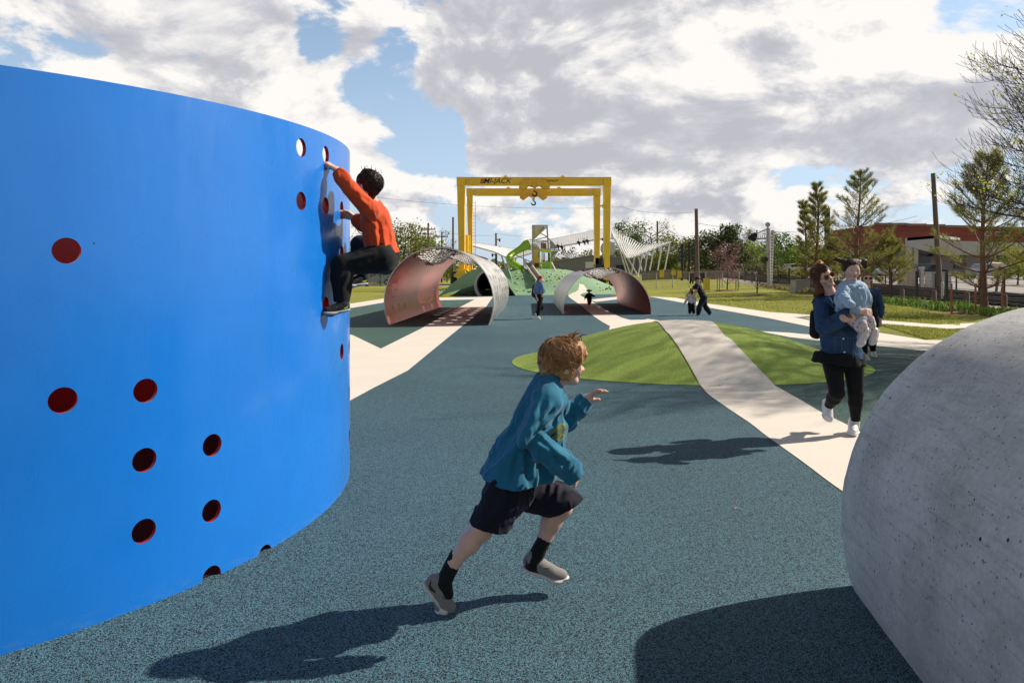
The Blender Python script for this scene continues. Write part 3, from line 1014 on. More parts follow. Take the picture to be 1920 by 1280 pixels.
# ================================================================== gantry crane
M_YEL = mat('crane_yellow', (.86, .50, .018), .45, var=.12, vscale=.8)
M_YELD = mat('crane_yellow_worn', (.74, .39, .012), .5, var=.2, vscale=3)
M_BLK = mat('black_iron', (.012, .012, .013), .5)
M_TYRE = mat('tyre_rubber', (.016, .016, .017), .85)
M_DARKBRN = mat('dark_truck_steel', (.035, .022, .02), .6)
def crane_frame(root, d, lx, rx, top, bot, logo):
    s = d / F
    X = lambda p: (p - 960) * s
    Z = lambda p: CH - (p - YH) * s
    dep = .75
    z_t, z_b = Z(top), Z(bot)
    for (o_t, i_t, o_b, i_b) in ((lx[0], lx[1], lx[2], lx[3]), (rx[1], rx[0], rx[3], rx[2])):
        b_ = MB()
        b_.prism([(X(o_b), d - dep / 2, 1.9), (X(i_b), d - dep / 2, 1.9), (X(i_t), d - dep / 2, z_b - .003), (X(o_t), d - dep / 2, z_b - .003)], (0, dep, 0))
        # bolted head plate and foot gusset
        cx = (X(o_t) + X(i_t)) / 2
        b_.box((cx, d - dep / 2 - .03, z_b + .28), (abs(X(o_t) - X(i_t)) + .06, .05, .75))
        b_.box(((X(o_b) + X(i_b)) / 2, d, 1.82), (.95, .95, .16))
        b_.build('leg', M_YEL, root, bevel=.02)
    b_ = MB()
    b_.box(((X(lx[0]) + X(rx[1])) / 2, d, (z_t + z_b) / 2), (X(rx[1]) - X(lx[0]), dep * .8, z_t - z_b))
    b_.box(((X(lx[0]) + X(rx[1])) / 2, d, z_t + .02), (X(rx[1]) - X(lx[0]) + .06, dep * .95, .035))
    b_.box(((X(lx[0]) + X(rx[1])) / 2, d, z_b - .02), (X(rx[1]) - X(lx[0]) - 1.6, dep * .95, .035))
    bm_ = b_.build('beam', M_YEL, root)
    for px in ((948, 1055) if logo else (953, 1048)):
        q = MB(); q.prism([(X(px) - .3, d - .05, z_t + .035), (X(px) + .3, d - .05, z_t + .035), (X(px), d - .05, z_t + .27)], (0, .1, 0)); q.build('lifting_lug', M_YEL, root)
    # hook trolley: two curved arms astride the beam
    cx = X(1002 if logo else 1000)
    q = MB()
    zc_ = (z_t + z_b) / 2
    arm = [(-.55, .0), (-.35, .28), (.35, .28), (.55, .0), (.62, -.32), (.45, -.50), (.30, -.32), (.22, -.20), (.0, -.30), (-.22, -.20), (-.30, -.32), (-.45, -.50), (-.62, -.32)]
    k_ = (z_t - z_b) / .62
    for y_ in (d - dep * .5 - .14, d + dep * .5 + .03):
        q = MB()
        q.prism([(cx + a * 2.2, y_, zc_ - .10 + c * k_ * 1.35) for a, c in arm], (0, .10, 0))
        q.build('trolley_arm', M_YELD, root)
    q = MB(); q.box((cx, d - dep * .5 - .09, z_b - .22), (.26, .2, .55)); q.build('hook_block', M_YELD, root)
    q = MB()
    hz_ = z_b - .60
    pts = []
    for i in range(15):
        a = R(100 - 290 * i / 14)
        pts.append((cx + .19 * math.cos(a), d - dep * .5 - .06, hz_ - .22 + .19 * math.sin(a)))
    q.tube([(cx, d - dep * .5 - .06, hz_ + .28)] + pts, [.05] + [.05 + .03 * math.sin(PI * i / 14) for i in range(15)], 8)
    q.build('hook', M_BLK, root, smooth=True)
    return X, Z, z_t, z_b, dep
crane = empty('gantry_crane', (2, 64, 0), 'tall yellow steel gantry crane standing astride the green hill', 'crane')
X1, Z1, zt1, zb1, dp1 = crane_frame(crane, 60, (857.5, 872, 861, 871.5), (1131.5, 1144.5, 1132, 1142), 334, 347, True)
X2, Z2, zt2, zb2, dp2 = crane_frame(crane, 68, (875.5, 886.3, 880, 886), (1113, 1125, 1115, 1123.5), 354.7, 366.3, False)
# lettering on the front beam
M_INK = mat('navy_lettering', (.012, .014, .03), .5)
M_LOGO = mat('red_logo', (.30, .03, .02), .5)
me = text_mesh('MI-JACK', .66, .006, .28, .001)
me.transform(Matrix.Translation((X1(932), 60 - dp1 * .4 - .012, (zt1 + zb1) / 2)) @ Matrix.Rotation(R(90), 4, 'X'))
mobj('lettering', me, M_INK, crane)
me = text_mesh('TRAVELIFT', .25, .006, 0, .004)
me.transform(Matrix.Translation((X1(1034), 60 - dp1 * .4 - .012, (zt1 + zb1) / 2 + .02)) @ Matrix.Rotation(R(90), 4, 'X'))
mobj('lettering', me, M_INK, crane)
q = MB()
for i in range(3):
    q.prism([(X1(900) + .03 * i, 60 - dp1 * .4 - .012, (zt1 + zb1) / 2 - .20 + .14 * i), (X1(909) + .03 * i, 60 - dp1 * .4 - .012, (zt1 + zb1) / 2 - .20 + .14 * i),
             (X1(909) + .03 * i + .03, 60 - dp1 * .4 - .012, (zt1 + zb1) / 2 - .09 + .14 * i), (X1(900) + .03 * i + .05, 60 - dp1 * .4 - .012, (zt1 + zb1) / 2 - .09 + .14 * i)], (0, .01, 0))
q.build('emblem', M_LOGO, crane)
# bolts as clusters of small round heads at the beam ends
q = MB()
for (X_q, d_, zz, dp) in ((X1, 60, (zt1 + zb1) / 2, dp1), (X2, 68, (zt2 + zb2) / 2, dp2)):
    for px in ((877, 880, 1121, 1124) if d_ == 60 else (891, 894, 1104, 1107)):
        for dz in (-.1, .1): q.ell((X_q(px), d_ - dp * .4, zz + dz), (.06, .03, .06), 8, 6)
q.build('bolt_head', mat('pale_bolt', (.5, .42, .36), .5), crane)
# side sills, end trucks and wheels
for sx in (-1, 1):
    x = X1(866) if sx < 0 else X1(1137)
    q = MB()
    q.bar((x, 60 - .4, 1.55), (X2(883) if sx < 0 else X2(1119), 68.4, 1.55), .55, .5)
    q.build('side_sill', M_DARKBRN, crane)
    for d_ in (60, 68):
        xx = x if d_ == 60 else (X2(883) if sx < 0 else X2(1119))
        q = MB()
        q.box((xx, d_, 1.2), (1.3, 1.5, .5)); q.prism([(xx - .5, d_ - .9, 1.42), (xx + .5, d_ - .9, 1.42), (xx + .32, d_ - .9, 1.75), (xx - .32, d_ - .9, 1.75)], (0, .6, 0))
        q.build('end_truck', M_YEL if d_ == 60 else M_DARKBRN, crane)
        for o_ in (-.62, .62):
            w_ = MB()
            pts = [(-.28, .42), (-.30, .66), (-.24, .80), (-.1, .83), (.1, .83), (.24, .80), (.30, .66), (.28, .42)]
            na = 28; vs = []
            for i in range(na):
                a = 2 * PI * i / na
                for (xo, rr) in pts: vs.append((xx + o_ * .95 + xo * .9, d_ + rr * math.cos(a), .83 + rr * math.sin(a)))
            fs = []
            kk = len(pts)
            for i in range(na):
                for j in range(kk): fs.append((i * kk + j, ((i + 1) % na) * kk + j, ((i + 1) % na) * kk + (j + 1) % kk, i * kk + (j + 1) % kk))
            w_.add(vs, fs)
            wh = w_.build('wheel', M_TYRE, crane, smooth=True)
            rm = MB(); rm.tube([(xx + o_ * .95 - .2, d_, .83), (xx + o_ * .95 + .2, d_, .83)], .43, 20); rm.build('rim', M_YEL, wh)
# ladder and hydraulic posts by the left legs, drive box by the right legs
q = MB()
xl = X2(888.5)
for o_ in (-.2, .2): q.bar((xl + o_, 67.4, 2), (xl + o_, 67.4, Z2(378)), .04, .04)
for i in range(26): q.bar((xl - .2, 67.4, 2.2 + .33 * i), (xl + .2, 67.4, 2.2 + .33 * i), .03, .03) if 2.2 + .33 * i < Z2(380) else None
q.build('ladder', M_YEL, crane)
q = MB(); q.tube([(X1(875), 60.6, 1.6), (X1(875), 60.6, Z1(440))], .14, 10); q.tube([(X1(879), 60.8, 1.6), (X1(879), 60.8, Z1(440))], .09, 8); q.build('hydraulic_post', mat('bright_yellow', (.75, .50, .02), .45), crane)
q = MB(); q.box((X1(1123), 60.4, Z1(492)), (.6, .8, .8)); q.box((X1(1127), 60.1, Z1(500)), (1.0, .7, .45)); q.build('drive_box', M_BLK, crane)
q = MB(); q.box((X1(1118.5), 60.3, Z1(490)), (.35, .6, .55)); q.build('control_box', M_YEL, crane); q = MB(); q.box((X1(1128), 59.6, Z1(387)), (.4, .12, .14)); q.box((X1(1130), 59.6, Z1(387)), (.18, .13, .34)); q.build('bracket', M_YEL, crane)

# ================================================================== play tower on the hill
M_GREY = mat('grey_powdercoat', (.33, .325, .33), .45, .3)
M_TAN = mat('tan_panel', (.60, .49, .36), .6)
M_ORANGE = mat('amber_panel', (.76, .46, .06), .55)
M_LIME = mat('lime_plastic', (.46, .66, .02), .35, var=.08, coat=.3)
M_LIMED = mat('olive_lime_plastic', (.27, .46, .01), .35, var=.08, coat=.3)
TD = 56.0
def T(px, py, dd=0.0): return W(px, py, TD + dd)
tow = empty('play_tower', T(1012, 505), 'grey steel play tower with amber panels and slides on top of the green hill', 'play tower')
zb = hill_h(T(1012, 505).x, TD)
def post(px0, py0, px1, py1, dd, w=.10, name='post', m=None):
    b_ = MB()
    a, c = T(px0, py0, dd), T(px1, py1, dd)
    b_.bar(a, c, w, w, up=(0, 1, 0)); b_.build(name, m or M_GREY, tow)
for dd in (-.7, .9):
    post(998.6, 422, 998.6, 513, dd); post(1025.5, 422, 1031, 513, dd, .12)
b_ = MB()
for dd in (-.7, .9):
    for (a, c) in (((998, 422.5), (1026, 422.5)), ((998, 451), (1029, 451)), ((998, 453.6), (1029, 453.6)), ((999, 450), (1025.5, 425.5)), ((1000, 451), (1026, 444)), ((1013, 437), (1026, 444)), ((1001, 455), (1013, 468)), ((1012, 468.5), (1048, 468.5)), ((1028.5, 447), (1048, 467)), ((1048, 468), (1034, 489)), ((1030, 455), (1040, 468))):
        b_.bar(T(*a, dd), T(*c, dd), .075, .075, up=(0, 1, 0))
for (px, py) in ((998.6, 422.5), (1025.5, 422.5), (998.6, 452), (1028, 452), (1048, 468), (1013, 468)):
    b_.bar(T(px, py, -.7), T(px, py, .9), .075, .075)
b_.build('truss', M_GREY, tow)
b_ = MB()
for i in range(9):
    px = 1001 + i * 1.5
    b_.bar(T(px + 4, 455 + 0, -.72), T(px + 4, 467, -.72), .02, .02, up=(0, 1, 0))
b_.build('railing', M_GREY, tow); b_ = MB()
for i in range(5):
    b_.bar(T(992.6 + i * 1.4, 449.5, -.3), T(992.6 + i * 1.4, 467.5, -.3), .025, .025, up=(0, 1, 0))
b_.bar(T(991, 449, -.3), T(998, 449, -.3), .05, .05, up=(0, 1, 0)); b_.bar(T(991, 468, -.3), T(998, 468, -.3), .06, .06, up=(0, 1, 0))
b_.build('railing', M_GREY, tow)
b_ = MB(); b_.prism([T(999.5, 423.5, -.66), T(1024.5, 423.5, -.66), T(999.5, 448, -.66)], (0, .04, 0)); pn_ = b_.build('upper_panel', M_TAN, tow)
b_ = MB()      # zigzag steps painted on the panel edge
for i in range(9):
    t = i / 9
    px, py = 1001.5 + 20 * t, 441.5 - 17 * t
    b_.box(T(px, py, -.685), (.085, .012, .05)); b_.box(T(px + 1.0, py + 1.6, -.685), (.05, .012, .07))
for (px, py) in ((1001.5, 444), (1003, 446.5), (1005, 443.5), (1001.6, 447)): b_.box(T(px, py, -.685), (.07, .012, .06))
b_.build('zigzag_pattern', M_BLK, pn_)
b_ = MB()
b_.prism([T(1000.5, 449.5, -.70), T(1024.5, 427, -.70), T(1024.5, 425, -.70), T(1000.5, 440, -.70)], (0, .02, 0)); b_.build('amber_band', M_ORANGE, tow)
b_ = MB()
b_.prism([T(999.6, 456, -.66), T(1012.5, 469, -.66), T(1012.5, 510, -.66), T(997.6, 510, -.66)], (0, .05, 0))
pn_ = b_.build('lower_panel', M_ORANGE, tow)
b_ = MB(); rnd = random.Random(4)
for i in range(13): b_.box(T(rnd.uniform(1000, 1011), rnd.uniform(462, 484), -.685), (.07, .012, rnd.uniform(.06, .2)))
b_.build('pale_slots', M_TAN, pn_)
b_ = MB(); b_.box(T(1006.5, 497, -.685), (.36, .012, .34)); b_.build('play_panel', mat('maroon_panel', (.10, .03, .03), .5), pn_)
b_ = MB(); b_.prism([T(1014, 454.5, .3), T(1024, 456, .3), T(1025, 467, .3), T(1014, 467, .3)], (0, .05, 0)); b_.build('back_panel', mat('rust_panel', (.32, .10, .03), .6), tow)
b_ = MB(); b_.prism([T(1031, 449, .1), T(1047, 466.5, .1), T(1031.5, 467, .1)], (0, .03, 0)); b_.build('mesh_panel', mat('grey_mesh', (.30, .27, .25), .6), tow)
b_ = MB(); b_.prism([T(1033, 470, .1), T(1046, 470, .1), T(1033.5, 486, .1)], (0, .03, 0)); b_.build('mesh_panel', mat('grey_mesh', (.30, .27, .25), .6), tow)
# little booth
b_ = MB(); b_.box(T(1024.4, 471.2, -1.2), (.80, .9, .17)); b_.build('booth_roof', M_LIME, tow, bevel=.05)
for px in (1016.2, 1032.6): post(px, 472, px - .0, 514, -1.55, .07, 'booth_post', M_LIME)
b_ = MB()
for i in range(4): b_.box(T(1018.4 + i * 4.0, 502, -1.5), (.165, .05, .95))
b_.build('booth_panel', M_LIMED, tow, bevel=.015)
for px in (1018.5, 1021, 1028, 1030.5): post(px, 474, px, 492, -1.1, .06, 'booth_bar', mat('dark_bar', (.06, .035, .02), .5))
# green slide
b_ = MB()
sl_pts = [(992, 458, 0), (986, 460, -.05), (978, 465.5, -.2), (968, 471.5, -.4), (958, 478, -.7), (953.5, 484, -1.0), (956, 490, -1.3), (963, 495.5, -1.6), (970, 500, -1.9), (976, 504, -2.2)]
C3 = [T(a, c, e) for a, c, e in sl_pts]
wid = [.42, .42, .30, .25, .25, .27, .29, .31, .33, .33]
b_.tube(C3, wid, 16); b_.build('spiral_slide', M_LIMED, tow, smooth=True, angle=50)
b_ = MB(); b_.tube([T(960, 484, -1.5), T(966, 495, -1.9), T(969, 502, -2.1)], .05, 6); b_.build('slide_rim', M_LIME, tow)
b_ = MB(); b_.bar(T(981.5, 470, .2), T(981.8, 508, .2), .07, .07, up=(0, 1, 0)); b_.bar(T(967, 478, .4), T(997, 492, .4), .07, .07, up=(0, 1, 0)); b_.build('post', M_GREY, tow)
# stainless bed slide running down the front of the hill
b_ = MB()
cl_ = [(991, 492, -1.0), (992, 500, -1.8), (995, 508, -3.0), (1001, 515, -4.2), (1007, 521, -5.2), (1013, 531, -6.4)]
Cc = [T(*c) for c in cl_]
for p in Cc: p.z = max(p.z, hill_h(p.x, p.y) + .12)
b_.grid(lambda u, v: (lambda i, t: Cc[min(i, 4)].lerp(Cc[min(i, 4) + 1], t) + Vector(((u - .5) * .42, 0, .10 * (2 * u - 1) ** 4)))(int(v * 4.999), v * 5 - int(v * 4.999)), 6, 20)
b_.build('bed_slide', mat('slide_bed', (.33, .27, .23), .35, .4), tow, smooth=True)
for s_ in (-.24, .24):
    b_ = MB(); b_.tube([p + Vector((s_, 0, .12)) for p in Cc], .07, 8); b_.build('slide_rail', M_TAN, tow, smooth=True)
b_ = MB(); b_.bar(T(983.2, 487, -.8), T(984.5, 503, -1.8), .06, .06); b_.bar(T(998, 487, -.8), T(998.5, 499, -1.8), .06, .06); b_.build('slide_post', M_TAN, tow)
b_ = MB(); b_.bar(T(1034.5, 492, -1.5), T(1045.5, 515, -2.6), .10, .07); b_.build('ladder_rail', M_TAN, tow)
b_ = MB(); b_.tube([T(1036, 495, -1), T(1046, 499, -1.2), T(1056.5, 505.5, -1.4), T(1057, 508, -1.4), T(1056.8, 513.5, -1.4), T(1050, 510, -1.3), T(1038, 503, -1.1)], .035, 6); b_.build('handrail', M_DKSTEEL, tow)

# colourful disc toy behind the hill's left flank
b_ = MB(); c_ = W(866, 530, 62)
b_.tube([c_ + Vector((0, -.08, 0)), c_ + Vector((0, .08, 0))], .62, 24)
tag(dsk := b_.build('disc_panel', mat('disc_green', (.02, .22, .06), .5), None), 'round green play disc with yellow and blue quarters, behind the left flank of the hill', 'play panel')
for (a0, nm, c) in ((0, 'yellow_quarter', (.6, .42, .02)), (270, 'blue_quarter', (.03, .16, .42))):
    b_ = MB(); b_.prism([c_ + Vector((0, -.09, 0))] + [c_ + Vector((.61 * math.cos(R(a0 + i * 9)), -.09, .61 * math.sin(R(a0 + i * 9)))) for i in range(11)], (0, -.015, 0)); b_.build(nm, mat(nm, c, .5), dsk)

# ================================================================== white lattice canopy
M_WHITE = mat('white_steel', (.70, .68, .65), .5, var=.05)
M_MEMB = mat('pale_mesh_skin', (.60, .575, .55), .8, var=.06)
can = empty('lattice_canopy', (8, 92, 0), 'sweeping white lattice canopy on slanting white columns beyond the crane', 'canopy')
def curve3(pts, d):
    pts = [W(a, c, d) for a, c in pts]
    def f(t):
        n = len(pts) - 1
        i = min(n - 1, int(t * n)); u = t * n - i
        a = pts[max(0, i - 1)]; b_ = pts[i]; c = pts[i + 1]; e = pts[min(n, i + 2)]
        return .5 * ((2 * b_) + (c - a) * u + (2 * a - 5 * b_ + 4 * c - e) * u * u + (3 * b_ - a - 3 * c + e) * u ** 3)
    return f
def lattice(top, bot, nu, nv, r, name, sag=0.0, ends=(0, 1)):
    b_ = MB()
    P_ = lambda u, v: top(u).lerp(bot(u), v) + Vector((0, 0, -sag * 4 * v * (1 - v)))
    for i in range(nu + 1):
        b_.tube([P_(i / nu, j / 6) for j in range(7)], r, 4, False)
    for j in range(nv + 1):
        b_.tube([P_(i / (nu * 1), j / nv) for i in range(nu + 1)], r * (1.8 if j in (0, nv) else 1), 4, False)
    for i in range(nu):
        b_.tube([P_((i + k / 4) / nu, k / 4) for k in range(5)], r * .8, 4, False)
    return b_.build(name, M_WHITE, can)
tA = curve3([(884, 455.5), (925, 460), (962, 466.5), (1000, 458), (1040, 447.5), (1085, 439), (1120, 432), (1145, 428.5)], 96)
bA = curve3([(884, 461), (925, 472), (958, 484), (1000, 474), (1045, 463), (1085, 456), (1120, 449), (1152, 447)], 86)
lattice(tA, bA, 64, 6, .07, 'roof_lattice')
b_ = MB(); b_.grid(lambda u, v: tA(u).lerp(bA(u), v) + Vector((0, 0, .05)), 60, 6); b_.build('roof_skin', M_MEMB, can, smooth=True, fix=False)
tB = curve3([(1145, 428.5), (1163, 437), (1185, 448), (1207, 459), (1232, 457), (1258, 452.8)], 97)
bB = curve3([(1152, 447), (1160, 463), (1170, 478), (1181, 484), (1215, 472), (1258, 454.2)], 84)
lattice(tB, bB, 26, 7, .048, 'roof_lattice')
for (a, c, e, f_, dd) in ((1168, 475, 1181, 512, 0), (1176, 482, 1194, 513, 0), (1190, 481, 1184, 513, 1), (1196, 478, 1205, 513, 2), (1205, 475, 1197, 513, 1), (1215, 472, 1208, 513, 3), (1226, 468, 1217, 512, 3), (1241, 461, 1232, 512, 4), (1256, 455, 1245, 512, 4),
                          (1160, 462, 1175, 512, 1), (948, 482, 958, 512, 0), (955, 484, 948, 512, 1), (962, 483, 970, 512, 0), (968, 482, 960, 512, 1), (940, 479, 952, 512, 2)):
    top = W(a, c, 87 + dd); botm = W(e, f_, 87 + dd)
    k = (top - botm)
    botm = botm - k * ((botm.z - land_h(botm.x, 88)) / k.z)
    b_ = MB(); b_.tube([botm, top], .09, 8); b_.build('column', M_WHITE, can)
for px, py in ((1046, 461), (1053, 463), (1085, 454.5), (1095, 453), (1101, 451.5), (1131, 449)):
    p = W(px, py, 85)
    b_ = MB(); b_.box(p, (.42, .4, .26), Matrix.Rotation(.4, 3, 'Y')); b_.tube([p, p + Vector((0.15, 0, -.42))], [.16, .05], 8); b_.tube([p, p + Vector((0, 0, .5))], .03, 5)
    tag(b_.build('floodlight', M_BLK), 'small black floodlight hanging under the white canopy edge', 'floodlight', 'floodlights under the canopy')
b_ = MB(); c_ = W(1140, 466, 101); b_.tube([c_ + Vector((0, -.15, 0)), c_ + Vector((0, .15, 0))], 1.12, 32); b_.bar(c_ + Vector((0, .2, 0)), Vector((c_.x, c_.y + .2, 0)), .2, .2)
tag(b_.build('round_sign', mat('pale_disc', (.62, .62, .64), .5)), 'big plain pale round disc on a pole behind the right crane legs', 'sign')

# ================================================================== far buildings
def corrugated(name, col):
    m, nt, b = newmat(name)
    v = coord(nt, 'Object')
    w = N(nt, 'ShaderNodeTexWave'); w.wave_type = 'BANDS'; w.bands_direction = 'X'; w.inputs['Scale'].default_value = 1.6
    L(nt, v, w.inputs['Vector'])
    n = noise(nt, coord(nt, 'Object', (.4, .4, 1.5)), 1.0, 5, .6)
    L(nt, ramp(nt, n, [(.3, tuple(c * .85 for c in col)), (.7, col)]), b.inputs['Base Color'])
    b.inputs['Roughness'].default_value = .5
    bump(nt, b, w.outputs['Fac'], .6, .05)
    return m
wh = empty('warehouse', (15, 112, 0), 'low grey corrugated warehouse beyond the lattice canopy', 'warehouse')
b_ = MB(); D_ = 112
b_.prism([W(1036, 545, D_), W(1036, 490, D_), W(1108, 479, D_), W(1236, 487.5, D_), W(1236, 545, D_)], (0, 14, 0)); b_.build('wall', corrugated('grey_corrugated', (.235, .225, .225)), wh)
b_ = MB(); b_.prism([W(1034, 489.6, D_) + Vector((0, -.3, 0)), W(1108, 478.2, D_) + Vector((0, -.3, 0)), W(1238, 486.8, D_) + Vector((0, -.3, 0)), W(1238, 488.2, D_) + Vector((0, -.3, 0)), W(1108, 479.6, D_) + Vector((0, -.3, 0)), W(1034, 491, D_) + Vector((0, -.3, 0))], (0, .29, 0)); b_.build('eaves', M_GREY, wh)
b_ = MB(); b_.box(W(1106, 500, D_) + Vector((0, -.1, 0)), (1.5, .15, 1.6)); b_.build('door', M_WHITE, wh)
b_ = MB(); b_.box(W(1118, 500, D_) + Vector((0, -.1, 0)), (.9, .15, 1.4)); b_.box(W(1165, 502, D_) + Vector((0, -.1, 0)), (1.8, .15, .9)); b_.build('window', M_BLK, wh)

def brickmat():
    m, nt, b = newmat('red_brick')
    t = N(nt, 'ShaderNodeTexBrick'); t.inputs['Scale'].default_value = 2.2
    t.inputs['Color1'].default_value = (.27, .055, .048, 1); t.inputs['Color2'].default_value = (.21, .042, .038, 1); t.inputs['Mortar'].default_value = (.23, .075, .065, 1)
    mp = N(nt, 'ShaderNodeMapping'); mp.inputs['Rotation'].default_value = (R(90), 0, 0)
    L(nt, coord(nt, 'Object'), mp.inputs['Vector']); L(nt, mp.outputs[0], t.inputs['Vector'])
    n = noise(nt, coord(nt, 'Object', (.3, .3, 1)), .5, 6, .65)
    c = mix(nt, .6, t.outputs[0], ramp(nt, n, [(.3, (.3, .3, .3)), (.7, (.7, .7, .7))]), 'OVERLAY')
    L(nt, c, b.inputs['Base Color']); b.inputs['Roughness'].default_value = .9
    return m
M_BRICK = brickmat()
bb = empty('brick_building', (90, 130, 0), 'long dark red brick building with a stepped parapet behind the pines', 'building')
b_ = MB()
par = [(1640, 421.5), (1700, 421.5), (1700, 422.8), (1737, 422.8), (1737, 424), (1772, 424), (1772, 425.5), (1830, 426.5), (1830, 428), (2040, 431)]
b_.prism([W(1640, 520, 132)] + [W(a, c, 132) for a, c in par] + [W(2040, 520, 132)], (0, 20, 0)); b_.build('wall', M_BRICK, bb)
b_ = MB()
for (a, c), (e, f_) in zip(par[::2], par[1::2]):
    b_.bar(W(a, c, 131.85) + Vector((0, 0, .12)), W(e, f_, 131.85) + Vector((0, 0, .12)), .25, .5)
b_.build('coping', mat('brown_coping', (.20, .12, .10), .7), bb)
b_ = MB(); b_.prism([W(1664, 421, 136), W(1664, 417.5, 136), W(1706, 418.5, 136), W(1706, 421, 136)], (0, 6, 0)); b_.build('roof_box', mat('roof_grey', (.42, .40, .38), .7), bb)
for px in (1853, 1872, 1888, 1920, 1950):
    b_ = MB(); b_.box(W(px, 438.5, 131.9), (1.15, .16, .85)); w_ = b_.build('window', mat('window_frame', (.55, .53, .5), .6), bb)
    b_ = MB(); b_.box(W(px, 438.5, 131.8), (.85, .1, .6)); b_.build('pane', mat('dark_glass', (.03, .035, .04), .1), w_)
wb = empty('pale_building', (60, 96, 0), 'low building with a broad pale fascia in front of the brick building', 'building')
b_ = MB(); b_.prism([W(1701, 446, 96), W(1701, 462, 96), W(1768, 478, 96), W(1938, 478, 96), W(1938, 455, 96), W(1768, 451, 96), W(1760, 441, 96)], (0, .5, 0)); b_.prism([W(1701, 446, 96), W(1760, 441, 96), W(1800, 446, 110), W(1735, 450, 110)], (0, 0, -.4)); b_.build('fascia', mat('pale_fascia', (.40, .375, .35), .7), wb)
b_ = MB(); b_.prism([W(1722, 458, 98), W(1722, 525, 98), W(1960, 525, 98), W(1960, 462, 98)], (0, 12, 0)); b_.build('wall', mat('greige_wall', (.19, .165, .155), .8), wb)
for px in (1704.5, 1716): b_ = MB(); b_.bar(W(px, 460, 96.4), W(px, 520, 96.4), .55, .5, up=(0, 1, 0)); b_.build('column', mat('tan_column', (.42, .36, .3), .8), wb)
for px in (1733, 1800, 1850, 1880): b_ = MB(); b_.box(W(px, 490, 97.9), (1.6, .2, 2.0)); b_.build('window', mat('dark_glass', (.03, .035, .04), .1), wb)
b_ = MB(); b_.box(W(1726, 478, 97.3), (1.0, 1.2, .4)); b_.box(W(1757, 478, 97.3), (1.8, 1.0, .3)); b_.build('awning', M_BLK, wb)
hs_ = empty('house', (62, 152, 0), 'small pale pink house with a grey hipped roof beyond the railway', 'house')
b_ = MB(); b_.prism([W(1466, 512, 152), W(1466, 490, 152), W(1502, 490, 152), W(1502, 512, 152)], (0, 7, 0)); b_.build('wall', mat('pink_wall', (.36, .25, .22), .8), hs_)
b_ = MB(); b_.add([W(1463, 490, 151), W(1505, 490, 151), W(1505, 490, 160), W(1463, 490, 160), W(1478, 479.5, 155.5), W(1492, 479.5, 155.5)], [(0, 1, 5, 4), (1, 2, 5), (2, 3, 4, 5), (3, 0, 4)]); b_.build('roof', mat('grey_shingle', (.12, .12, .13), .8), hs_)
for px in (1473, 1486, 1496): b_ = MB(); b_.box(W(px, 497, 151.9), (.8, .2, 1.0)); b_.build('window', mat('dark_glass', (.03, .035, .04), .1), hs_)

# ================================================================== poles and wires
M_WOOD = mat('weathered_pole_wood', (.13, .09, .07), .85, var=.3, vscale=3, stretch=(4, 4, .4))
def pole(px0, ytop, px1, d, r, label, arms=(), extra=None, grp=None):
    a = W(px0, ytop, d); x1 = (px1 - 960) / F * d
    base = Vector((x1, d, land_h(x1, d)))
    root = empty('utility_pole', base, label, 'utility pole', grp)
    b_ = MB(); b_.tube([base, base.lerp(a, .5), a], [r, r * .88, r * .75], 10); b_.build('shaft', M_WOOD, root, smooth=True, angle=50)
    for (y, w) in arms:
        c = W(px0, y, d); b_ = MB(); b_.bar(c + Vector((-w, -.15, 0)), c + Vector((w, -.15, 0)), .12, .14)
        for k in (-.9, -.45, .45, .9): b_.tube([c + Vector((w * k, -.15, .05)), c + Vector((w * k, -.15, .28))], .05, 6)
        b_.build('cross_arm', M_WOOD, root)
    if extra: extra(root, a, base)
    return a
def bits(root, a, base):
    b_ = MB()
    for k, s in ((.9, 1), (2.0, 1), (3.0, -1)): b_.box(a + Vector((.3 * s, 0, -k)), (.5, .12, .12)); b_.tube([a + Vector((.5 * s, 0, -k - .3)), a + Vector((.5 * s, 0, -k + .15))], .12, 6)
    b_.build('insulator', M_BLK, root)
A1 = pole(849.5, 407, 849.5, 72, .13, 'tall bare wooden pole just left of the yellow crane')
A2 = pole(803, 418, 803, 92, .16, 'wooden utility pole with two cross arms behind the left arch', ((430, 1.0), (439.5, .75)))
A3 = pole(828.5, 435, 828.5, 110, .16, 'smaller far utility pole with a cross arm between two taller poles', ((444, 1.0),))
A4 = pole(930, 437, 930.5, 95, .17, 'wooden utility pole with side brackets inside the crane opening', (), bits)
A5 = pole(1232.5, 415, 1233, 118, .2, 'far utility pole rising beside trees above the lattice canopy')
A6 = pole(1305.5, 391.5, 1308, 62, .20, 'thick brown wooden pole standing behind the stooping man')
A7 = pole(1749.5, 325, 1763, 42, .165, 'thick grey wooden pole between two pines by the tracks')
A8 = pole(1462, 460, 1462, 130, .2, 'small far utility pole with cross arms right of the crossing mast', ((465, 2.2), (473, 1.6)))
A9 = pole(733, 418, 733.5, 60, .12, 'thin pole rising behind the climbing boy in orange')
def wire(a, c, sag, label, grp='overhead wires'):
    b_ = MB(); b_.tube([a.lerp(c, i / 16) + Vector((0, 0, -sag * 4 * (i / 16) * (1 - i / 16))) for i in range(17)], .018, 4, False)
    tag(b_.build('overhead_wire', M_BLK), label, 'wire', grp)
wire(A2 + Vector((0, 0, -.9)), A4 + Vector((0, 0, -.3)), .3, 'thin wire from the two armed pole to the bracketed pole', None)
wire(A4 + Vector((0, 0, -.1)), A5 + Vector((0, 0, -2)), .9, 'thin wire from the bracketed pole to the far pole above the canopy', None)
wire(W(640, 362, 80), W(1165, 388, 92), .8, 'long thin wire crossing the crane opening above the tower', None)
wire(W(1165, 388, 92), A6 + Vector((0, 0, -.3)), .4, 'thin wire running to the top of the thick brown pole', None)
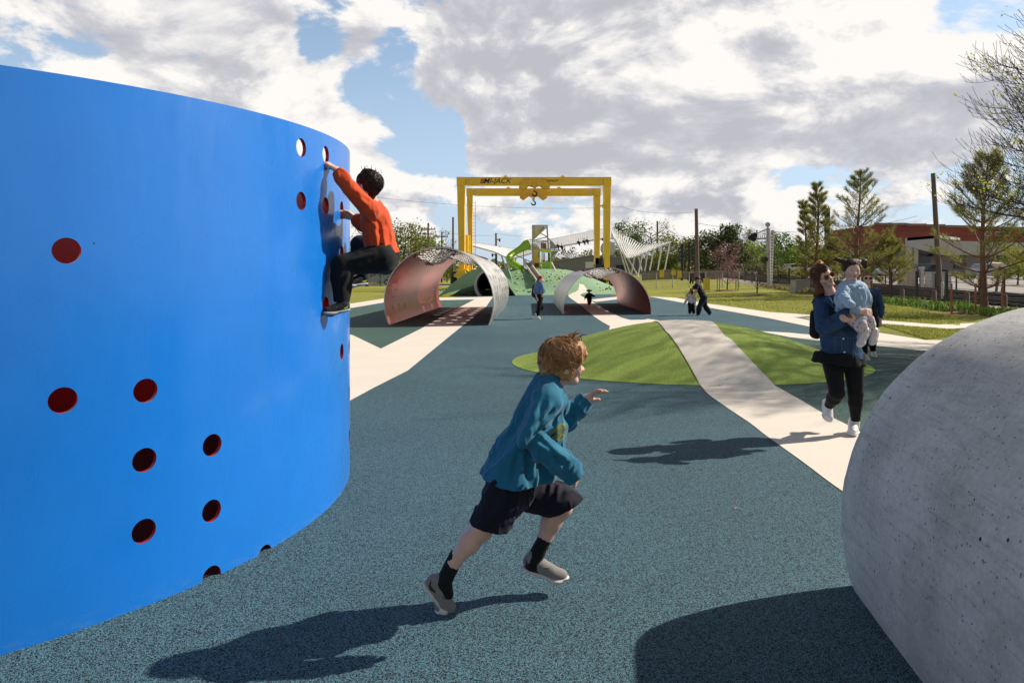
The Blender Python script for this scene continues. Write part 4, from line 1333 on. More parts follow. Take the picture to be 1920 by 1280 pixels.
wire(A6 + Vector((0, 0, -1.3)), W(1720, 405, 70), 1.2, 'thin wire from the thick brown pole towards the pines', None)
# ================================================================== crossing signal
cs = W(1443, 535, 54); gz = land_h(cs.x, 54)
sig = empty('crossing_signal', (cs.x, 54, gz), 'silver railway crossing mast with a cantilever arm and black signal lamps', 'signal')
M_ALU = mat('galvanised', (.40, .37, .35), .5, .5)
S_ = lambda px, py, dd=0: W(px, py, 54 + dd)
b_ = MB(); b_.tube([Vector((cs.x - .04, 54, gz)), S_(1440.5, 428)], .15, 10); b_.tube([Vector((cs.x + .3, 54.6, gz)), S_(1449.5, 432, .6)], .12, 8); b_.tube([Vector((cs.x + .2, 54.6, gz)), S_(1447, 432, .6)], .07, 8)
for i in range(16): b_.bar(S_(1442, 440 + i * 5.5), S_(1448.5, 443 + i * 5.5, .5), .05, .05)
b_.build('mast', M_ALU, sig)
b_ = MB(); b_.tube([S_(1439.5, 421, -.1), S_(1439.5, 421, .05)], .19, 16); b_.tube([S_(1439.5, 425), S_(1440, 429)], .08, 8); b_.build('bell', M_ALU, sig)
b_ = MB(); b_.bar(S_(1445, 446), S_(1414, 448.5), .13, .13); b_.bar(S_(1440, 428), S_(1419, 438), .08, .08); b_.bar(S_(1419, 431.5), S_(1419, 449), .1, .1, up=(0, 1, 0))
for i in range(5): b_.bar(S_(1422 + i * 3.8, 448 - .3 * i), S_(1423.5 + i * 3.6, 437 - 1.8 * i), .035, .035, up=(0, 1, 0))
b_.build('cantilever', M_ALU, sig)
for (px, py) in ((1407, 445.5), (1411, 443), (1415, 441), (1413, 448), (1431, 487), (1435, 486)):
    b_ = MB(); b_.tube([S_(px, py, -.15), S_(px, py, -.1), S_(px, py, .1)], [.21, .2, .12], 14); b_.box(S_(px, py - 2.2, -.22), (.3, .25, .03)); b_.build('signal_lamp', M_BLK, sig)
# dark columns with stacked fixtures
for i, (px, top, d) in enumerate(((1278.3, 457, 76), (1291.3, 454, 76), (1303.3, 452, 76))):
    a = W(px, top, d); root = empty('light_column', (a.x, d, land_h(a.x, d)), 'dark square light column with stacked lamps beside the thick brown pole', 'light column', 'dark light columns')
    b_ = MB(); b_.bar(Vector((a.x, d, land_h(a.x, d))), a, .24, .24, up=(0, 1, 0)); b_.build('post', M_BLK, root)
    for k in range(4): b_ = MB(); b_.box(a + Vector((-.28, -.1, -.5 - .45 * k)), (.34, .3, .2)); b_.build('lamp', M_BLK, root)
a = W(1551, 390, 46); root = empty('light_column', (a.x, 46, land_h(a.x, 46)), 'dark square light column with two lamps among the left pines', 'light column')
b_ = MB(); b_.bar(Vector((a.x, 46, land_h(a.x, 46))), a, .27, .27, up=(0, 1, 0)); b_.build('post', M_BLK, root)
for (px, py) in ((1543, 417), (1545, 473), (1552, 476)): b_ = MB(); b_.ell(W(px, py, 45.8), (.2, .2, .13), 10, 8); b_.build('lamp', M_BLK, root)

# ================================================================== vehicles
M_GLASS = mat('car_glass', (.025, .03, .035), .08)
def car(px, py, d, ln, h, col, label, rz=0.0, van=False, name='parked_car', cat='car'):
    x = (px - 960) / F * d; z = CH - (py - YH) / F * d
    z = land_h(x, d) + .02
    root = empty(name, (x, d, z), label, cat)
    M_ = Matrix.Translation((x, d, z)) @ Matrix.Rotation(rz, 4, 'Z')
    w = 1.8
    if van: prof = [(-.5, .16), (-.5, .62), (-.485, .97), (-.44, 1.0), (.18, 1.0), (.27, .93), (.36, .62), (.47, .55), (.5, .42), (.5, .16)]
    else: prof = [(-.5, .18), (-.5, .58), (-.46, .64), (-.40, .68), (-.30, .97), (-.05, 1.0), (.10, .96), (.24, .66), (.44, .58), (.5, .48), (.5, .18)]
    b_ = MB(); b_.prism([M_ @ Vector((a * ln, -w / 2, c * h)) for a, c in prof], (M_.to_3x3() @ Vector((0, w, 0)))); b_.build('body', mat('paint_%.2f_%.2f' % (col[0], col[2]), col, .25, coat=.5, var=.03), root, bevel=.05)
    b_ = MB()
    wins = [(-.36, -.06, .66, .92), (-.03, .20, .66, .92)] if not van else [(.0, .26, .62, .90), (-.42, -.04, .66, .88)]
    for s_ in (-1, 1):
        for (a, c, e, f_) in wins:
            sl_ = .06 if not van else .03
            b_.prism([M_ @ Vector((a * ln - 0, s_ * (w / 2 + .004), e * h)), M_ @ Vector((c * ln + sl_ * ln * .5, s_ * (w / 2 + .004), e * h)), M_ @ Vector((c * ln - sl_ * ln * .5, s_ * (w / 2 + .004), f_ * h)), M_ @ Vector((a * ln + sl_ * ln * .8, s_ * (w / 2 + .004), f_ * h))], M_.to_3x3() @ Vector((0, s_ * .012, 0)))
    b_.build('window', M_GLASS, root)
    for a in (-.31, .32):
        for s_ in (-1, 1):
            b_ = MB(); b_.tube([M_ @ Vector((a * ln, s_ * (w / 2 - .18), .34)), M_ @ Vector((a * ln, s_ * (w / 2 + .02), .34))], .34, 18); wv = b_.build('wheel', M_TYRE, root)
            b_ = MB(); b_.tube([M_ @ Vector((a * ln, s_ * (w / 2 + .0), .34)), M_ @ Vector((a * ln, s_ * (w / 2 + .035), .34))], .2, 14); b_.build('rim', M_ALU, wv)
    return root
WH_ = (.62, .62, .62); SIL = (.30, .31, .32)
car(700, 530, 90, 6.2, 2.0, (.34, .35, .38), 'silver grey van parked beyond the left lawn under the climbing boy', PI, True, 'parked_van', 'van')
car(660, 528, 95, 4.6, 1.5, (.5, .5, .52), 'pale grey car parked behind the silver van')
car(1349, 505, 128, 4.5, 1.55, WH_, 'white car behind the pink blossom tree', .4)
car(1490, 497, 112, 4.6, 1.6, WH_, 'white car to the left of the mother and in front of the pink house', .3)
car(1675, 500, 95, 4.6, 1.5, WH_, 'white car parked left of the tan cabinet in the yard', .2)
car(1700, 499, 104, 4.8, 1.6, SIL, 'silver car parked deeper in the yard near the pale building')
car(1737, 497, 88, 5.0, 1.75, (.02, .02, .025), 'black car parked under the pale building fascia', .1)
car(1857, 500, 84, 5.2, 1.8, SIL, 'silver pickup parked right of the big pine', .1)

# ================================================================== fences, posts and cabinets by the railway
M_FPOST = mat('black_post', (.012, .012, .013), .5)
def cable_fence(pts, n, h, label, wires=5, r=.045, wr=.008):
    p0 = Vector(pts[0]); root = empty('cable_fence', (p0.x, p0.y, land_h(p0.x, p0.y)), label, 'fence')
    ps = smooth_pts(pts, 8)
    ds = [0]
    for a, c in zip(ps, ps[1:]): ds.append(ds[-1] + (c - a).length)
    P_ = []
    for k in range(n):
        s = ds[-1] * k / (n - 1); i = 0
        while i < len(ds) - 2 and ds[i + 1] < s: i += 1
        q = ps[i].lerp(ps[i + 1], (s - ds[i]) / max(1e-6, ds[i + 1] - ds[i]))
        P_.append(Vector((q.x, q.y, land_h(q.x, q.y))))
    for q in P_:
        b_ = MB(); b_.bar(q, q + Vector((0, 0, h)), r * 2, r * 2, up=(0, 1, 0)); b_.build('post', M_FPOST, root)
    b_ = MB()
    for k in range(wires):
        z = h * (k + .6) / wires
        for a, c in zip(P_, P_[1:]): b_.bar(a + Vector((0, 0, z)), c + Vector((0, 0, z)), wr, wr)
    b_.build('cable', M_FPOST, root)
cable_fence([(17.3, 20), (17.9, 26), (18.8, 31), (20.4, 42), (21.6, 54), (23.2, 68)], 17, 1.62, 'black post and cable fence along the right lawn and the tracks')
cable_fence([(29.5, 34), (31.5, 48), (34, 70), (37, 95)], 22, 1.3, 'black rail fence on the far side of the tracks', 3, .04, .03)
for i, y in enumerate((24.2, 26.6, 29.3, 32.2, 35.6, 39.0, 43.5, 48.5)):
    x = 19.1 + .13 * (y - 26); z = land_h(x, y)
    b_ = MB(); b_.tube([(x, y, z - .02), (x, y, z + .66), (x, y, z + .69)], [.105, .10, .085], 10)
    tag(b_.build('bollard', M_WOOD, smooth=True, angle=40), 'short round weathered timber bollard between fence and railway', 'bollard', 'timber bollards by the railway')
for k, off_ in enumerate((0, 4.3)):
    y0, y1 = -4, 140
    root = empty('railway_track', (rail_x(20) + off_, 20, 0), ['railway track nearer the lawn with dark rails and timber sleepers', 'second railway track on the far side with dark rails'][k], 'railway track')
    for s_ in (0, 1.44):
        b_ = MB(); pr = []
        for i in range(49):
            y = y0 + (y1 - y0) * i / 48; x = rail_x(y) + off_ + s_; pr.append(Vector((x, y, land_h(x, y) + .36)))
        for a, c in zip(pr, pr[1:]): b_.bar(a, c, .09, .16)
        b_.build('rail', mat('rail_steel', (.05, .042, .04), .4, .6), root)
    b_ = MB(); y = y0
    while y < 100:
        x = rail_x(y) + off_ + .72; b_.box((x, y, land_h(x, y) + .22), (2.5, .22, .16)); y += .62
    tag(b_.build('sleeper', mat('sleeper_timber', (.05, .035, .03), .9), root), kind='stuff')
def cabinet(x0, x1, top, d, col, label, dep=.7, ribs=0, cap=True):
    xa, xb = (x0 - 960) / F * d, (x1 - 960) / F * d; zt = CH - (top - YH) / F * d; z0 = land_h((xa + xb) / 2, d)
    root = empty('utility_cabinet', ((xa + xb) / 2, d, z0), label, 'cabinet')
    b_ = MB(); b_.box(((xa + xb) / 2, d, (z0 + zt) / 2), (xb - xa, dep, zt - z0)); b_.build('case', mat('cab_%.2f_%.2f' % (col[0], col[2]), col, .6), root, bevel=.015)
    b_ = MB()
    for i in range(ribs): x = xa + (xb - xa) * (i + .5) / ribs; b_.box((x, d - dep / 2 - .012, (z0 + zt) / 2), ((xb - xa) / ribs * .86, .02, (zt - z0) * .9))
    b_.box(((xa + xb) / 2, d, zt + .025), (xb - xa + .05, dep + .05, .04))
    b_.build('door', mat('cabd_%.2f_%.2f' % (col[0], col[2]), tuple(c * .92 for c in col), .6), root)
cabinet(1487, 1513, 526, 47, (.34, .31, .28), 'grey metal cabinet at the lawn edge left of the mother', .9, 2)
cabinet(1689, 1712, 503.5, 52, (.44, .37, .31), 'tall tan utility cabinet across the tracks', .9, 3)
cabinet(1740, 1777, 510.5, 52, (.38, .38, .38), 'wide grey utility cabinet across the tracks behind the wooden pole', .9, 4)
cabinet(1713, 1738, 533, 53, (.28, .24, .21), 'low brown utility box between the two tall cabinets', .7, 3)
b_ = MB(); p = W(1728, 505, 51); b_.bar(Vector((p.x, 51, land_h(p.x, 51))), p, .24, .2, up=(0, 1, 0)); b_.box(p + Vector((0, 0, .1)), (.34, .3, .22))
tag(b_.build('meter_post', M_ALU), 'narrow silver meter post between the cabinets', 'post')
b_ = MB(); p = W(1767, 530, 33); b_.tube([Vector((p.x, 33, 0)), p, p + Vector((0, 0, .06))], [.06, .06, .03], 10)
tag(b_.build('marker_post', mat('pale_marker', (.5, .45, .36), .6)), 'slim pale marker post beside the tracks', 'post')
# chain-link fence with yellow panels, timber fence
root = empty('chain_link_fence', (10, 58, 0), 'grey chain link fence across the far end of the right lawn', 'fence')
fp = []
for i in range(9):
    x = 9.5 + 1.35 * i; y = 58 - .15 * i; fp.append(Vector((x, y, land_h(x, y))))
    b_ = MB(); b_.tube([fp[-1], fp[-1] + Vector((0, 0, 1.35))], .035, 6); b_.build('post', M_ALU, root)
b_ = MB()
for a, c in zip(fp, fp[1:]):
    b_.bar(a + Vector((0, 0, 1.33)), c + Vector((0, 0, 1.33)), .03, .03)
    n_ = 14
    for k in range(n_):
        t0, t1 = k / n_, min(1, (k + 5) / n_)
        z1 = 1.3 * (t1 - t0) * n_ / 5
        b_.bar(a.lerp(c, t0) + Vector((0, 0, .02)), a.lerp(c, t1) + Vector((0, 0, z1)), .007, .007); b_.bar(a.lerp(c, t1) + Vector((0, 0, .02)), a.lerp(c, t0) + Vector((0, 0, z1)), .007, .007)
b_.build('wire_mesh', M_ALU, root)
M_YPAN = mat('yellow_panel', (.62, .43, .03), .5)
for (px, py, d, w, h) in ((1241, 513, 57, .38, .6), (1263, 511, 57.3, .34, .42), (1274, 514, 57, .36, .6)):
    b_ = MB(); b_.box(W(px, py, d - .15), (w, .05, h))
    tag(b_.build('fence_panel', M_YPAN), 'small yellow panel hung on the chain link fence', 'panel', 'yellow panels on the chain link fence')
b_ = MB(); p = W(1325, 530, 50); b_.box((p.x, 50, .24 + .42), (.40, .40, .84)); b_.box((p.x, 50, 1.10), (.46, .46, .06)); b_.box((p.x, 50, .14), (.44, .44, .1))
tag(b_.build('litter_bin', M_YPAN, bevel=.03), 'square yellow bin on the lawn right of the stooping man', 'bin')
root = empty('timber_fence', (18, 82, .8), 'grey brown vertical timber board fence behind the chain link', 'fence')
b_ = MB(); rnd = random.Random(2)
for i in range(60):
    x = 15.3 + .2 * i; y = 80; z = land_h(x, y); b_.box((x, y, z + .55), (.185, .03, 1.1 + rnd.uniform(-.03, .03)))
b_.build('boards', mat('timber_board', (.19, .15, .125), .85, var=.3, vscale=3), root)
b_ = MB()
for i in range(7): x = 15.3 + 1.95 * i; b_.box((x, 80.1, land_h(x, 80) + .6), (.1, .12, 1.25))
b_.build('post', M_WOOD, root)
# small shelter kiosk at the far right
p = W(1880, 527, 48); gz = land_h(p.x, 48)
root = empty('kiosk', (p.x, 48, gz), 'small timber notice kiosk with a pale sloping roof, far right', 'kiosk')
b_ = MB(); b_.prism([W(1872, 494, 48), W(1881, 492.5, 48), W(1893, 501, 48), W(1886, 503.5, 48)], (0, 1.0, .06)); b_.build('roof', mat('pale_roof', (.55, .48, .40), .7), root)
for px in (1875, 1886): b_ = MB(); b_.bar(Vector(((px - 960) / F * 48, 48.4, gz)), W(px, 500, 48.4), .12, .12, up=(0, 1, 0)); b_.build('post', M_WOOD, root)
b_ = MB(); b_.box(W(1880.5, 512, 48.4), (.4, .06, .5)); b_.build('notice_board', mat('grey_board', (.2, .19, .18), .7), root)
# stop sign and lawn sign on the left
root = empty('street_sign', W(715, 531, 78), 'red sign on a post beyond the left lawn below the climbing boy', 'sign')
p = W(713, 511, 78); b_ = MB(); b_.bar(Vector((p.x, 78, 0)), p + Vector((0, 0, .1)), .08, .08, up=(0, 1, 0)); b_.build('post', M_DKSTEEL, root)
b_ = MB(); b_.box(W(712, 500.5, 77.9), (.75, .04, .45)); b_.build('red_plate', mat('sign_red', (.42, .03, .03), .5), root)
b_ = MB(); b_.tube([W(717, 512, 77.85), W(717, 512, 77.8)], .2, 12); b_.build('lime_plate', mat('sign_lime', (.45, .55, .05), .5), root)

# a twig dropped on the rubber
b_ = MB(); p = G(1381, 955); b_.tube([p + Vector((-.02, .035, .010)), p + Vector((.0, .0, .013)), p + Vector((.018, -.012, .011)), p + Vector((.03, -.04, .010))], [.0018, .003, .0028, .0015], 5); b_.tube([p + Vector((.0, .0, .013)), p + Vector((-.022, -.018, .012))], [.0022, .0012], 5)
tag(b_.build('twig', mat('dry_twig', (.5, .42, .33), .8)), 'tiny pale twig lying alone on the open blue rubber', 'twig')
# ================================================================== vegetation
M_BARK = mat('bark', (.085, .065, .05), .9, var=.35, vscale=4, stretch=(3, 3, .5))
M_PBARK = mat('pine_bark', (.15, .075, .045), .9, var=.35, vscale=5, stretch=(3, 3, .6))
def leaf_mesh(name, centers, sizes, rng, flatness=.0, aspect=.6, axis=None):
    """one mesh of loose leaf faces (numpy)"""
    n = len(centers)
    C = np.asarray(centers, float)
    S = np.asarray(sizes, float)[:, None]
    d = rng.normal(size=(n, 3)) if axis is None else np.asarray(axis, float) + rng.normal(size=(n, 3)) * .25
    d /= np.linalg.norm(d, axis=1)[:, None] + 1e-9
    e = rng.normal(size=(n, 3)); e[:, 2] *= (1 - flatness)
    e -= d * (e * d).sum(1)[:, None]; e /= np.linalg.norm(e, axis=1)[:, None] + 1e-9
    V = np.empty((n, 4, 3))
    V[:, 0] = C - d * S * .5
    V[:, 1] = C + e * S * aspect * .5
    V[:, 2] = C + d * S * .5
    V[:, 3] = C - e * S * aspect * .5
    me = bpy.data.meshes.new(name)
    me.vertices.add(n * 4); me.vertices.foreach_set('co', V.reshape(-1))
    me.loops.add(n * 4); me.loops.foreach_set('vertex_index', np.arange(n * 4, dtype=np.int32))
    me.polygons.add(n); me.polygons.foreach_set('loop_start', np.arange(0, n * 4, 4, dtype=np.int32)); me.polygons.foreach_set('loop_total', np.full(n, 4, dtype=np.int32))
    me.update(calc_edges=True)
    return me

def broadleaf(px, pbase, ptop, d, wpx, label, c1, c2, seed, leaf=.34, nleaf=3200, shape='round', bare=.0, name='broadleaf_tree', lname=None, trunk=.16, open_=.3, group=None, trunkfrac=.22, bmat=None):
    rng = np.random.default_rng(seed)
    x = (px - 960) / F * d; z0 = land_h(x, d)
    zt = CH - (ptop - YH) / F * d
    h = zt - z0; w = wpx / F * d / 2
    root = empty(name, (x, d, z0), label, 'tree', group)
    tb = MB()
    top = Vector((x + rng.normal() * .1 * w, d, z0 + h * .8))
    tb.tube([(x, d, z0 - .1), (x + .02 * h, d, z0 + h * .3), top], [trunk, trunk * .7, trunk * .15], 8)
    ends = []
    nl = 15 if shape != 'cone' else 26
    for i in range(nl):
        t = trunkfrac + (.97 - trunkfrac) * ((i + .5) / nl) ** .85
        az = i * 2.4 + rng.normal() * .3
        if shape == 'cone': ln = w * (1.08 - t) * 1.25 * (.8 + .4 * rng.random())
        elif shape == 'vase': ln = w * (.35 + .9 * t) * (.75 + .4 * rng.random())
        else: ln = w * math.sqrt(max(.06, 1 - ((t - .5) / .53) ** 2)) * (.72 + .45 * rng.random())
        st = Vector((x, d, z0 + h * max(.12, t - (.18 if shape != 'cone' else .05))))
        en = Vector((x + ln * math.cos(az), d + ln * math.sin(az), z0 + h * min(.99, t + .02)))
        md = st.lerp(en, .55) + Vector((0, 0, -.04 * h if shape != 'vase' else -.02 * h))
        tb.tube([st, md, en], [trunk * .35, trunk * .2, trunk * .06], 5, False)
        ends.append((en, ln)); ends.append((md.lerp(en, .45), ln * .8))
        for k in range(4 if not bare else 9):
            e2 = md.lerp(en, rng.random()) + Vector(rng.normal(size=3) * np.array([.3, .3, .26]) * w)
            e2.z = min(e2.z, zt)
            tb.tube([md.lerp(en, .3 + .5 * rng.random()), e2.lerp(en, .3), e2], [trunk * .12, trunk * .08, trunk * .03], 4, False)
            ends.append((e2, ln * .6))
            if bare:
                for q in range(4):
                    e3 = e2 + Vector(rng.normal(size=3) * .17 * w) + Vector((0, 0, .06 * w))
                    tb.tube([e2.lerp(md, .3 * rng.random()), e3], [trunk * .05, trunk * .02], 3, False)
    tb.build('trunk', bmat or M_BARK, root)
    n = int(nleaf * (1 - bare))
    if n > 0:
        cs = []; ss = []
        wt = np.array([1.0] * len(ends)); wt *= rng.random(len(ends)) ** open_ + .05; wt /= wt.sum()
        idx = rng.choice(len(ends), n, p=wt)
        for i in idx:
            e, ln = ends[i]
            s = .17 * w if shape != 'cone' else .12 * w
            p = np.array(e) + rng.normal(size=3) * np.array([s, s, s * .75])
            cs.append(p); ss.append(leaf * (.55 + .8 * rng.random()))
        me = leaf_mesh('crown', cs, ss, rng, .3)
        mobj('crown', me, leafmat(lname or 'leaf_%s' % name, c1, c2), root)
    return root
OL1, OL2 = (.085, .10, .022), (.29, .29, .065)
GR1, GR2 = (.07, .115, .018), (.25, .33, .055)
BR1, BR2 = (.09, .14, .018), (.28, .36, .05)
broadleaf(688, 528, 402, 78, 92, 'pale twiggy tree just right of the blue ring, behind the climbing boy', (.15, .13, .07), (.30, .27, .17), 1, .16, 1500, 'round', .25, trunk=.2, lname='leaf_pale')
broadleaf(672, 530, 466, 90, 70, 'low green bush tree at the foot of the blue ring edge', BR1, BR2, 2, .4, 1800, lname='leaf_bright')
broadleaf(752, 530, 421, 85, 98, 'broad olive tree behind the orange shirted boy and the left arch', OL1, OL2, 3, .3, 5200, lname='leaf_olive', open_=.7, trunk=.25)
broadleaf(798, 530, 438, 98, 50, 'bright green round tree between two utility poles', BR1, BR2, 4, .34, 2600, lname='leaf_bright')
broadleaf(775, 530, 462, 105, 90, 'wide low olive tree behind the left arch', OL1, OL2, 5, .36, 3000, lname='leaf_olive')
broadleaf(838, 530, 448, 115, 50, 'thin twiggy tree by the bare pole left of the crane', OL1, OL2, 6, .3, 900, bare=.4, lname='leaf_olive', trunk=.14)
broadleaf(846, 530, 470, 100, 36, 'small palm green tree at the left crane leg', BR1, BR2, 7, .3, 900, lname='leaf_bright', shape='vase')
broadleaf(1177, 528, 415, 125, 58, 'dark green ragged tree behind the peak of the white canopy', GR1, (.10, .15, .03), 8, .42, 1900, lname='leaf_green', open_=1.0, trunk=.2)
broadleaf(1222, 528, 417, 122, 78, 'tall half bare spring tree behind the lattice canopy', BR1, BR2, 9, .30, 1700, lname='leaf_bright', bare=.35, shape='vase', trunk=.24, open_=.9)
broadleaf(1065, 528, 464, 135, 40, 'small tan tree between tower and warehouse roof', (.13, .11, .05), (.26, .22, .10), 10, .36, 800, lname='leaf_tan')
broadleaf(1100, 528, 468, 135, 34, 'small olive tree above the warehouse roof ridge', OL1, OL2, 11, .36, 800, lname='leaf_olive')
broadleaf(1160, 528, 470, 140, 40, 'olive tree behind the round pale disc', OL1, OL2, 12, .4, 900, lname='leaf_olive')
broadleaf(1283, 512, 449, 105, 78, 'round olive tree behind the dark light columns', OL1, (.12, .15, .035), 13, .34, 4200, lname='leaf_olive', trunk=.22)
broadleaf(1250, 512, 478, 110, 60, 'low bright green bushy tree right of the lattice canopy', BR1, BR2, 14, .36, 2200, lname='leaf_bright')
broadleaf(1342, 508, 440, 100, 72, 'dark olive evergreen leaning left beside the thick brown pole', (.03, .05, .015), (.11, .14, .04), 15, .34, 4600, 'round', lname='leaf_cedar', trunk=.25, trunkfrac=.08)
broadleaf(1371, 508, 423, 96, 64, 'tall dark evergreen with a pointed top behind the pink blossom tree', (.03, .05, .015), (.11, .14, .04), 16, .32, 5200, 'cone', lname='leaf_cedar', trunk=.25, trunkfrac=.06)
broadleaf(1404, 508, 427, 120, 38, 'thin pale feathery tree left of the crossing mast', (.14, .16, .06), (.30, .33, .14), 17, .26, 800, bare=.25, lname='leaf_feather', trunk=.12, shape='cone')
broadleaf(1398, 508, 458, 108, 60, 'bright green tree right of the dark evergreen', BR1, BR2, 18, .36, 2800, lname='leaf_bright')
broadleaf(1432, 508, 466, 112, 60, 'mid green leafy tree behind the crossing mast foot', GR1, GR2, 19, .36, 2800, lname='leaf_green')
broadleaf(1460, 506, 440, 125, 56, 'bright round tree right of the crossing mast', (.05, .10, .012), (.17, .26, .03), 20, .38, 3000, lname='leaf_bright2')
broadleaf(1490, 506, 462, 130, 60, 'soft green tree behind the small pink house', OL1, BR2, 21, .4, 2600, lname='leaf_soft')
broadleaf(1530, 506, 470, 120, 80, 'broad soft green tree behind the mother', OL1, BR2, 22, .4, 3000, lname='leaf_soft')
broadleaf(1600, 506, 474, 118, 90, 'broad green tree behind the second pine', GR1, GR2, 23, .4, 2600, lname='leaf_green')
broadleaf(1908, 528, 462, 62, 64, 'yellow green young tree at the right picture edge', (.14, .17, .012), (.36, .38, .035), 24, .17, 3600, lname='leaf_yellow', trunk=.08)
# pink blossom and twiggy saplings on the lawn, with stakes and mulch
def sapling(px, pb, pt, wpx, d, label, c1, c2, seed, leaf, n, bare, lname, stakes):
    r = broadleaf(px, pb, pt, d, wpx, label, c1, c2, seed, leaf, n, 'vase', bare, 'sapling', lname, .055, .2)
    x = (px - 960) / F * d
    b_ = MB()
    b_.grid(lambda u, v: Vector((x + .95 * v * math.cos(2 * PI * u), d + .95 * v * math.sin(2 * PI * u), land_h(x, d) + .10 * (1 - v * v) - .01 + .02 * mnoise.noise(Vector((u * 9, v * 5, seed))))), 24, 5)
    tag(b_.build('mulch', mat('bark_mulch', (.16, .075, .035), .95, var=.4, vscale=25), smooth=True), kind='stuff')
    for (sx, c, lb) in stakes:
        b_ = MB(); xs_ = (sx - 960) / F * d; b_.bar(Vector((xs_, d - .1, land_h(xs_, d) - .02)), Vector((xs_, d - .1, land_h(xs_, d) + 1.35)), .05, .03, up=(0, 1, 0))
        tag(b_.build('tree_stake', mat('stake_%.2f' % c[0], c, .6)), lb, 'stake', lb + 's')
GS = (.12, .22, .09)
sapling(1363, 546, 455, 46, 51, 'slender sapling covered in pink blossom on the right lawn', (.30, .13, .15), (.48, .24, .26), 31, .075, 2300, .12, 'blossom', [(p, GS, 'thin green stake round the pink blossom sapling') for p in (1344, 1348, 1379, 1383)])
sapling(1419, 552, 470, 46, 45, 'bare brownish twiggy sapling with budding leaves on the right lawn', (.17, .10, .06), (.30, .20, .11), 32, .06, 1100, .35, 'bud', [])
